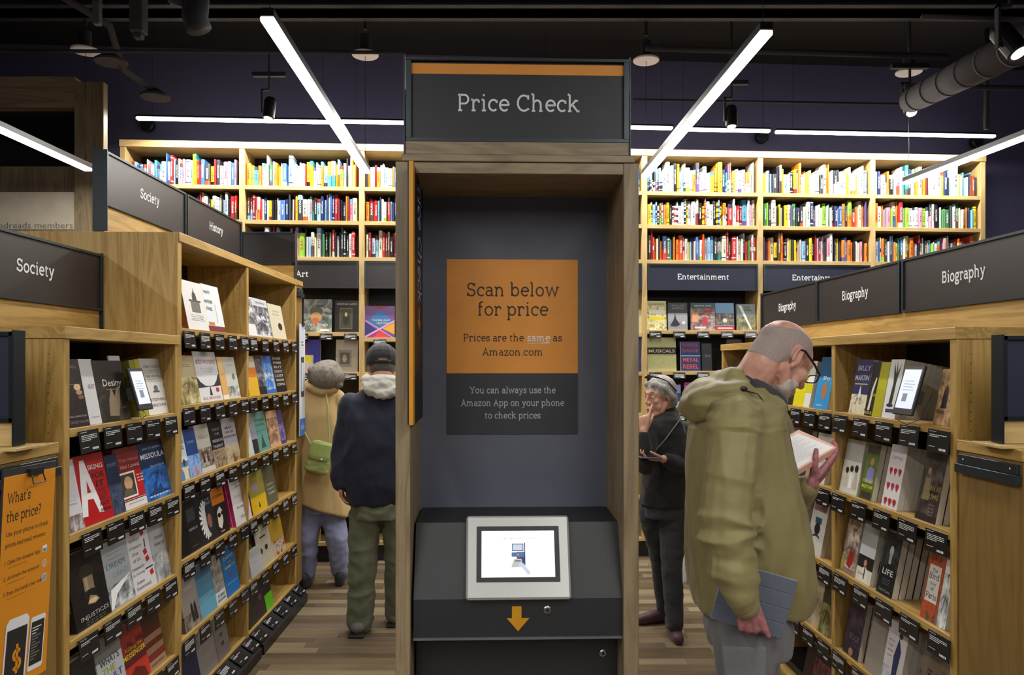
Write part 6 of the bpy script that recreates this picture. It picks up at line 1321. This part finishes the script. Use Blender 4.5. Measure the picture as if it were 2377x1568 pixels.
k.skin('fleece_jacket', BKF, wo, .008, 4, lambda c, n_: folds(c, (8, 8, 8), .009, 4))
tr = Form(); tr.loft([wr(1150, 1496, 1584, .12), wr(1200, 1496, 1584, .12)])
tr.limb([Wp(1562, 1190, 4.58), Wp(1560, 1320, 4.52), Wp(1567, 1450, 4.48)], [.088, .064, .05]); tr.limb([Wp(1512, 1190, 4.65), Wp(1532, 1300, 4.72), Wp(1543, 1420, 4.8)], [.082, .06, .048])
tr.skin('trousers', fabric('2c2e33', .9, .15, 12, .03), wo, .008, 4, lambda c, n_: folds(c, (9, 9, 12), .007, 6))
s_ = Form(); q = Wp(1567, 1470, 4.5); q.z = 0; shoe(s_, q + Vector((0, .1, 0)), q + Vector((0, -.09, 0)), .043, .075); q = Wp(1540, 1440, 4.8); q.z = 0; shoe(s_, q, q + Vector((-.16, -.06, 0)), .04, .075)
s_.skin('shoes', fabric('4a2c34', .6, .2, 30), wo, .006, 3)
so = MB()
st_ = MB(); st_.tube([Wp(1582, 962 + 8, 4.5), Wp(1545, 1020, 4.445), Wp(1508, 1062, 4.45), Wp(1490, 1090, 4.47)], .0035, flat('6c6c70', .6), 6); st_.build('bag_strap', wo)
ph = thing('mobile_phone', 'grey mobile phone lying in the hand of the woman in black', 'phone', TR(*(up(1512, 1063, 4.36))) @ RY(R(3)) @ RZ(R(8)))
MB().cbox(-.075, .055, -.035, .035, -.004, .006, flat('5a5c62', .35), .003).build('phone_body', ph); MB().box(-.068, .048, -.031, .031, .0061, .0066, flat('24262c', .15)).build('screen', ph)
# ================= the man in a navy jacket and black cap, seen from behind
mc = thing('person', 'man in navy jacket, black cap and olive trousers seen from behind', 'person', TR(-.8, 4.6, 0)); CI = TR(.8, -4.6, 0)
def Cp(px, py, Y=4.6): return CI @ up(px, py, Y)
Mc = frame(Cp(886, 853, 4.6), (-.25, .93, -.28), (0, 0, 1)); b = Form(); b.merge(head_form(), Mc)
b.limb([Mc @ Vector((-.03, 0, -.04)), Cp(885, 925, 4.58)], [.06, .07]); b.loft([(Cp(886, 950), .16, .1, X_, Y_), (Cp(886, 1050), .17, .11, X_, Y_), (Cp(880, 1150), .15, .11, X_, Y_)])
b.limb([Cp(810, 960, 4.6), Cp(796, 1050, 4.6), Cp(790, 1120, 4.52)], [.05, .042, .028]); b.limb([Cp(965, 960, 4.6), Cp(985, 1050, 4.65), Cp(955, 1090, 4.85)], [.05, .042, .028])
b.merge(hand(Cp(790, 1120, 4.52), (.1, .1, -1), (1, 0, 0), (0, 1, 0), 1, (25, 30, 25))); b.merge(hand(Cp(955, 1090, 4.85), (-.3, 1, .1), (0, 0, -1), (-1, 0, 0), 1, (25, 30, 25)))
b.skin('body', skinmat('b07c68', 'cc9c84', 30, 'cap'), mc, .007, 4)
hc = Form(); hc.ell(Mc @ Vector((-.02, 0, -.01)), (.086, .078, .062), Mc.to_3x3().to_4x4()); hc.skin('hair', fabric('4a4440', .9, .3, 60), mc, .007, 3)
cp = Form(); cp.ell(Mc @ Vector((-.012, 0, .048)), (.112, .1, .1), Mc.to_3x3().to_4x4())
cp.limb([Mc @ Vector((.08, .05, .045)), Mc @ Vector((.15, .02, .03)), Mc @ Vector((.15, -.02, .03)), Mc @ Vector((.08, -.05, .045))], [.012, .01, .01, .012]); cp.limb([Mc @ Vector((.09, 0, .045)), Mc @ Vector((.15, 0, .03))], [.014, .01])
cb_ = Form(); CAPM = fabric('19191b', .8, .15, 40); Mci = Mc.inverted()
cp.skin('cap', CAPM, mc, .005, 3, cut=lambda c: (Mci @ c).z < .004 or ((Mci @ c).x < -.06 and abs((Mci @ c).y) < .034 and (Mci @ c).z < .03))
sv = MB(); sv.tube([Mc @ Vector((-.1, -.045, .008)), Mc @ Vector((-.116, 0, .006)), Mc @ Vector((-.1, .045, .008))], .008, CAPM, 8)
for yy in (0, .05, -.05): sv.tube([Mc @ Vector((-.012 + .1135 * -math.cos(a) * math.cos(yy * 14), .1015 * math.cos(a) * math.sin(yy * 14), .048 + .0955 * math.sin(a))) for a in (0.15, .5, .8, 1.1, 1.4, 1.57)], .0012, flat('4c4c50', .7), 5)
e = Form().ell(Mc @ Vector((-.012, 0, .144)), (.01, .01, .005)); sv.add(e.v, e.f, CAPM, True); sv.build('cap_strap', mc)
NV = fabric('131930', .75, .12, 10, .05); k = Form()
def cr(py, l, r, d, Y=4.6): a, c = Cp(l, py, Y), Cp(r, py, Y); return ((a + c) / 2, (c - a).length / 2, d, X_, Y_)
k.loft([cr(1168, 806, 965, .15), cr(1120, 800, 972, .165), cr(1030, 796, 976, .165), cr(970, 795, 976, .15), cr(930, 812, 958, .12), cr(905, 838, 932, .09)], p=2.5)
k.limb([Cp(818, 945, 4.6), Cp(798, 1040, 4.58), Cp(789, 1108, 4.54)], [.085, .072, .055]); k.limb([Cp(789, 1108, 4.54), Cp(792, 1124, 4.54)], [.05, .05])
k.limb([Cp(952, 945, 4.6), Cp(985, 1050, 4.65), Cp(960, 1085, 4.82)], [.085, .07, .05])
k.skin('jacket', NV, mc, .009, 4, lambda c, n_: folds(c, (6, 6, 5), .014, 8))
h = Form(); h.ell(Cp(886, 897, 4.5), (.115, .07, .055)); h.ell(Cp(886, 882, 4.5), (.11, .05, .028)); h.limb([Cp(850, 880, 4.53), Cp(858, 905, 4.47), Cp(890, 916, 4.45), Cp(922, 905, 4.47), Cp(935, 878, 4.55)], [.03, .032, .034, .032, .03])
h.skin('hood', fabric('b9b6ae', .8, .08, 12, .04), mc, .007, 3, lambda c, n_: folds(c, (16, 10, 20), .012, 2))
tr = Form(); OLV = fabric('6c715a', .9, .12, 10, .05)
tr.loft([cr(1130, 815, 960, .14), cr(1200, 818, 955, .14)]); tr.limb([Cp(848, 1190), Cp(842, 1310), Cp(836, 1446, 4.62)], [.098, .085, .078]); tr.limb([Cp(925, 1190), Cp(924, 1310, 4.66), Cp(922, 1424, 4.78)], [.098, .083, .076])
tr.skin('trousers', OLV, mc, .008, 4, lambda c, n_: folds(c, (7, 7, 9), .014, 3))
s_ = Form()
for px, Y in ((836, 4.62), (922, 4.8)): q = Cp(px, 1440, Y); q.z = 0; shoe(s_, q + Vector((0, -.07, 0)), q + Vector((-.02, .18, 0)), .045, .05)
s_.skin('shoes', fabric('6c6860', .7, .15, 30), mc, .007, 3)
for px, Y in ((836, 4.62), (922, 4.8)): q = Cp(px, 1440, Y); MB().cbox(q.x - .05, q.x + .045, q.y - .125, q.y + .24, 0, .018, flat('26241f', .8), .006).build('shoe_sole', mc)
# ================= the woman in a tan coat bending to the left
cw = thing('person', 'grey haired person in a long tan coat and pale jeans bending over the shelves', 'person', TR(-1.4, 5.5, 0)); KI = TR(1.4, -5.5, 0)
def Kp(px, py, Y=5.5): return KI @ up(px, py, Y)
Mk = frame(Kp(762, 880, 5.45), (-.15, .85, -.5), (.1, .4, .8)); b = Form(); b.merge(head_form(True), Mk)
b.limb([Mk @ Vector((-.03, 0, -.03)), Kp(748, 905, 5.56)], [.05, .045]); b.loft([(Kp(738, 940, 5.57), .06, .06, X_, Y_), (Kp(735, 1000, 5.56), .1, .07, X_, Y_), (Kp(745, 1120, 5.55), .12, .08, X_, Y_)])
b.limb([Kp(712, 935, 5.58), Kp(682, 987, 5.71), Kp(690, 1000, 5.95)], [.03, .028, .026]); b.limb([Kp(776, 940, 5.58), Kp(796, 1002, 5.76), Kp(770, 1020, 6.0)], [.03, .028, .026])
b.merge(hand(Kp(690, 1000, 5.95), (.2, 1, 0), (0, 0, -1), (1, 0, 0), .92)); b.merge(hand(Kp(770, 1020, 6.0), (-.2, 1, 0), (0, 0, -1), (-1, 0, 0), .92))
b.skin('body', skinmat('b98670', 'd6a88e', 30, 'cw'), cw, .008, 4)
h = Form(); h.ell(Kp(758, 872, 5.45), (.122, .12, .112)); h.limb([Kp(735, 868, 5.45), Kp(728, 880, 5.45)], [.075, .045]); h.limb([Kp(764, 862, 5.44), Kp(778, 876, 5.43), Kp(786, 893, 5.42)], [.085, .07, .032]); h.limb([Kp(750, 882, 5.42), Kp(765, 885, 5.42)], [.06, .06])
GB = bpy.data.materials.new('ash_hair'); nt, bs = nodes(GB)
f_ = tex(nt, coords(nt, 'Object', (30, 30, 5)), 9, 4, .7); nt.links.new(ramp(nt, f_, [(.35, C('5a5148')), (.66, C('948a7c'))]), bs.inputs['Base Color']); bs.inputs['Roughness'].default_value = .5; bump(nt, bs, f_, .9, .004)
h.skin('hair', GB, cw, .007, 4, lambda c, n_: folds(c, (35, 35, 8), .004, 1))
TAN = fabric('ba9c68', .85, .06, 8, .03); k = Form()
def kr(py, l, r, d, Y=5.54): a, c = Kp(l, py, Y), Kp(r, py, Y); return ((a + c) / 2, (c - a).length / 2, d, X_, Y_)
k.loft([(Kp(752, 1178, 5.54), .2, .15, Vector((1, 0, -.34)), Y_), kr(1120, 682, 804, .145), kr(1030, 682, 795, .145), kr(960, 684, 790, .14), kr(915, 694, 788, .12, 5.55), kr(897, 702, 778, .1, 5.53), kr(882, 718, 774, .085, 5.52)], p=2.4)
k.limb([Kp(708, 928, 5.56), Kp(680, 985, 5.7), Kp(688, 1000, 5.9)], [.085, .065, .05]); k.limb([Kp(778, 930, 5.55), Kp(798, 1000, 5.74), Kp(775, 1015, 5.93)], [.08, .062, .048])
k.limb([Kp(722, 900, 5.44), Kp(748, 908, 5.42), Kp(776, 902, 5.44)], [.03, .034, .03])
k.skin('coat', TAN, cw, .009, 4, lambda c, n_: folds(c, (6, 6, 2.5), .012, 8) + .004)
tr = Form(); JE = fabric('8488a8', .9, .14, 12, .04); tr.loft([kr(1140, 706, 794, .09, 5.57), kr(1190, 702, 800, .11, 5.57)])
tr.limb([Kp(726, 1190, 5.57), Kp(714, 1250, 5.54), Kp(712, 1340, 5.6)], [.085, .078, .064]); tr.limb([Kp(772, 1190, 5.57), Kp(782, 1250, 5.53), Kp(790, 1322, 5.6)], [.085, .08, .066])
tr.skin('jeans', JE, cw, .009, 4, lambda c, n_: folds(c, (8, 8, 9), .011, 3))
s_ = Form()
for px, Y in ((712, 5.55), (793, 5.62)): q = Kp(px, 1340, Y); q.z = 0; shoe(s_, q + Vector((0, -.06, 0)), q + Vector((-.02, .17, 0)), .042, .07)
s_.skin('shoes', fabric('26222a', .7, .15, 30), cw, .008, 3)
bg = thing('shoulder_bag', 'lime green shoulder bag hanging on the back of the tan coat', 'bag', TR(*up(742, 1058, 5.34)) @ RY(R(14)))
GRN = fabric('8f9a55', .75, .08, 20, .04)
Form().ell((0, 0, 0), (.01, .01, .01)); f = Form(); f.loft([(Vector((0, 0, -.125)), .07, .03, X_, Y_), (Vector((0, 0, -.11)), .085, .042, X_, Y_), (Vector((0, 0, .06)), .078, .035, X_, Y_), (Vector((0, 0, .1)), .07, .018, X_, Y_)], p=3.5); f.skin('bag_body', GRN, bg, .006, 3, lambda c, n_: folds(c, (14, 14, 20), .005, 3))
f = Form(); f.loft([(Vector((0, -.006, -.03)), .074, .042, X_, Y_), (Vector((0, -.004, .0)), .08, .046, X_, Y_), (Vector((0, -.002, .09)), .075, .03, X_, Y_)], p=3.5); f.skin('bag_flap', GRN, bg, .006, 2)
m = MB(); m.lathe([(.007, 0), (.006, .003)], GREY, 10, M=TR(.03, -.05, -.015) @ RX(R(90))); m.build('snap', bg)
Bi = bg.matrix_local.inverted()
m = MB()
m.tube([Bi @ up(763, 1034, 5.34), Bi @ up(764, 1005, 5.345), Bi @ up(762, 950, 5.36), Bi @ up(756, 905, 5.42)], .006, fabric('9aa668', .8), 6); m.tube([Bi @ up(724, 1036, 5.34), Bi @ up(705, 1000, 5.36), Bi @ up(696, 975, 5.39)], .006, fabric('9aa668', .8), 6); m.build('strap', bg)
# ---------------------------------------------------------------- posters clipped to the end cases
def clip(parent, x, z, y=-.03, s=1.0):
    m = MB(); m.box(x - .035 * s, x + .035 * s, y - .012, y, z - .012, z + .008, BLACK)
    m.tube([(x - .03 * s, y - .012, z - .01), (x - .033 * s, y - .02, z - .035), (x + .033 * s, y - .02, z - .035), (x + .03 * s, y - .012, z - .01)], .0022, BLACK, 6)
    return m.build('bulldog_clip', parent)
# orange price poster: local frame of the left cases, top right corner near column 131
xa, xb, zt_ = sLy(11, -.024), sLy(130, -.024), 1.325
pw_ = xb - xa; ph_ = pw_ * 2.6
t = thing('clipboard_poster', 'orange poster asking What\'s the price, clipped at the lower left edge', 'poster', ML @ TR(xa, -.022, zt_) @ RX(R(2.0)) @ RY(R(1.2)))
MB().cbox(-.004, pw_ + .004, 0, .006, -ph_, .022, flat('2c3034', .5), .001).build('backing_board', t)
OP = flat('d88a14', .5, var=.03, name='orange_poster'); MB().cbox(0, pw_, -.0012, 0, -ph_ + .004, 0, OP, .0003).build('sheet', t)
clip(t, pw_ * .55, .004, 0, .9)
m = MB(); DP = flat('241a10', .6, name='poster_ink'); W_ = pw_; y_ = -.0016
def tl(s, x, z, cap, w_, mat=DP, wt=.08): slab(m, s, x * W_, z, cap / .7, mat, w_ * W_, y_, 'l', wt)
tl("What's", .07, -.078, .03, .43); tl('the price?', .07, -.131, .03, .66)
tl('Use your phone to check', .07, -.172, .013, .82); tl('prices and read reviews:', .07, -.204, .013, .78)
for i, s in enumerate(('1. Open the Amazon App', '2. Activate the scanner', "3. Scan the book's bar code")): tl(s, .07, -.252 - i * .045, .011, (.68, .68, .76)[i])
for i in range(3): m.rect(.14 * W_, .5 * W_, -.264 - i * .045 - .0, -.2625 - i * .045, y_, flat('8c5c14', .6))
m.rect(.8 * W_, .89 * W_, -.254, -.234, y_, WHITE); m.rect(.81 * W_, .88 * W_, -.252, -.244, y_ - .0002, flat('5c7ca8', .5))
for a in range(0, 360, 30): pass
stroke(m, arc(.85 * W_, -.29, .01, .01, 0, 360), .0022, WHITE, lambda p: p, y_); stroke(m, arc(.85 * W_, -.29, .004, .004, 0, 360), .0015, WHITE, lambda p: p, y_)
m.rect(.81 * W_, .9 * W_, -.345, -.323, y_, WHITE)
for k in range(5): m.rect((.825 + k * .014) * W_, (.832 + k * .014) * W_, -.343, -.325, y_ - .0002, flat('3c4c6c', .5))
# drawing of a phone and a till slip
def rr(x0, x1, z0, z1, r, yy, mat): m.poly([(x0 + r, z0), (x1 - r, z0), (x1, z0 + r), (x1, z1 - r), (x1 - r, z1), (x0 + r, z1), (x0, z1 - r), (x0, z0 + r)], yy, mat)
def tilt2(pts, a, cx, cz): return [(cx + (x - cx) * math.cos(a) - (z - cz) * math.sin(a), cz + (x - cx) * math.sin(a) + (z - cz) * math.cos(a)) for x, z in pts]
def tp(x0, x1, z0, z1, a, yy, mat, r=.0):
    pts = [(x0 + r, z0), (x1 - r, z0), (x1, z0 + r), (x1, z1 - r), (x1 - r, z1), (x0 + r, z1), (x0, z1 - r), (x0, z0 + r)] if r else [(x0, z0), (x1, z0), (x1, z1), (x0, z1)]
    m.poly(tilt2(pts, a, .5 * W_, -.5), yy, mat)
tp(.62 * W_, .92 * W_, -.6, -.44, -.06, y_ - .0001, WHITE, .006); tp(.64 * W_, .9 * W_, -.585, -.455, -.06, y_ - .0003, INK)
for k in range(12): tp(.66 * W_, (.84 - .05 * (k % 3)) * W_, -.475 - k * .0085, -.472 - k * .0085, -.06, y_ - .0005, flat('7c7c80', .6) if k > 2 else WHITE)
tp(.14 * W_, .58 * W_, -.63, -.42, -.06, y_ - .0004, WHITE, .014); tp(.17 * W_, .55 * W_, -.62, -.452, -.06, y_ - .0006, INK)
slab(m, '$', .37 * W_, -.575, .1, OP, None, y_ - .0009, 'c', .11)
m.build('poster_print', t)
# white poster on the far end case
x0_, x1_ = sL(687.5), sL(700); z0_, z1_ = EYE - (1013 - HY) * 5.25 / F, EYE - (752 - HY) * 5.25 / F
t = thing('clipboard_poster', 'tall white poster with a blue foot on the end case beside the tan coat', 'poster', ML @ TR(x0_, -.024, 0))
w_ = x1_ - x0_
MB().cbox(0, w_, -.001, .005, z0_, z1_, flat('c9ced8', .5, name='white_poster'), .0005).build('sheet', t)
MB().rect(0, w_, z0_, z0_ + .12, -.0013, flat('2c6cc0', .5)).build('blue_foot', t)
m = MB(); slab(m, 'kindle', w_ / 2, z0_ + .045, .05, WHITE, w_ * .6, -.0016); zc = (z0_ + z1_) / 2
m.rect(w_ * .22, w_ * .8, zc - .12, zc + .16, -.0015, flat('3c3e46', .5)); m.rect(w_ * .28, w_ * .74, zc - .08, zc + .12, -.0018, flat('c4c8d0', .5)); m.rect(w_ * .3, w_ * .6, zc + .26, zc + .268, -.0015, DK); m.rect(w_ * .3, w_ * .7, zc + .24, zc + .248, -.0015, DK)
m.build('poster_print', t); clip(t, w_ / 2, z1_, 0, .6)
# small table with books behind the woman in black
t = thing('display_table', 'small white legged table with an oak top behind the woman in black', 'table', TR(*up(1590, 0, 5.85).to_2d().to_3d()))
zt2 = EYE - (1226 - HY) * 5.85 / F
MB().cbox(-.06, .32, -.2, .2, zt2 - .04, zt2, LTX, .002).build('table_top', t); MB().cbox(-.05, .31, -.19, .19, zt2 - .2, zt2 - .18, flat('c4ccd8', .5), .002).build('lower_shelf', t)
for a, b in ((-.045, -.185), (.3, -.185), (-.045, .185), (.3, .185)): MB().cbox(a - .012, a + .012, b - .012, b + .012, 0, zt2 - .04, flat('c9c9cc', .5), .002).build('leg', t)
for i, (d, c_) in enumerate((('white book lying on the lower shelf of the small table', 'd4d8e0'), ('grey book lying on the first book of the small table', 'a8acb4'))):
    book_tree('book', .2, .15, .03, S(c_), None, d, 'book', None, M=TR(*up(1590, 0, 5.85).to_2d().to_3d()) @ TR(.0, -.14, zt2 - .179 + .0315 * i + .03) @ RX(R(-90)))
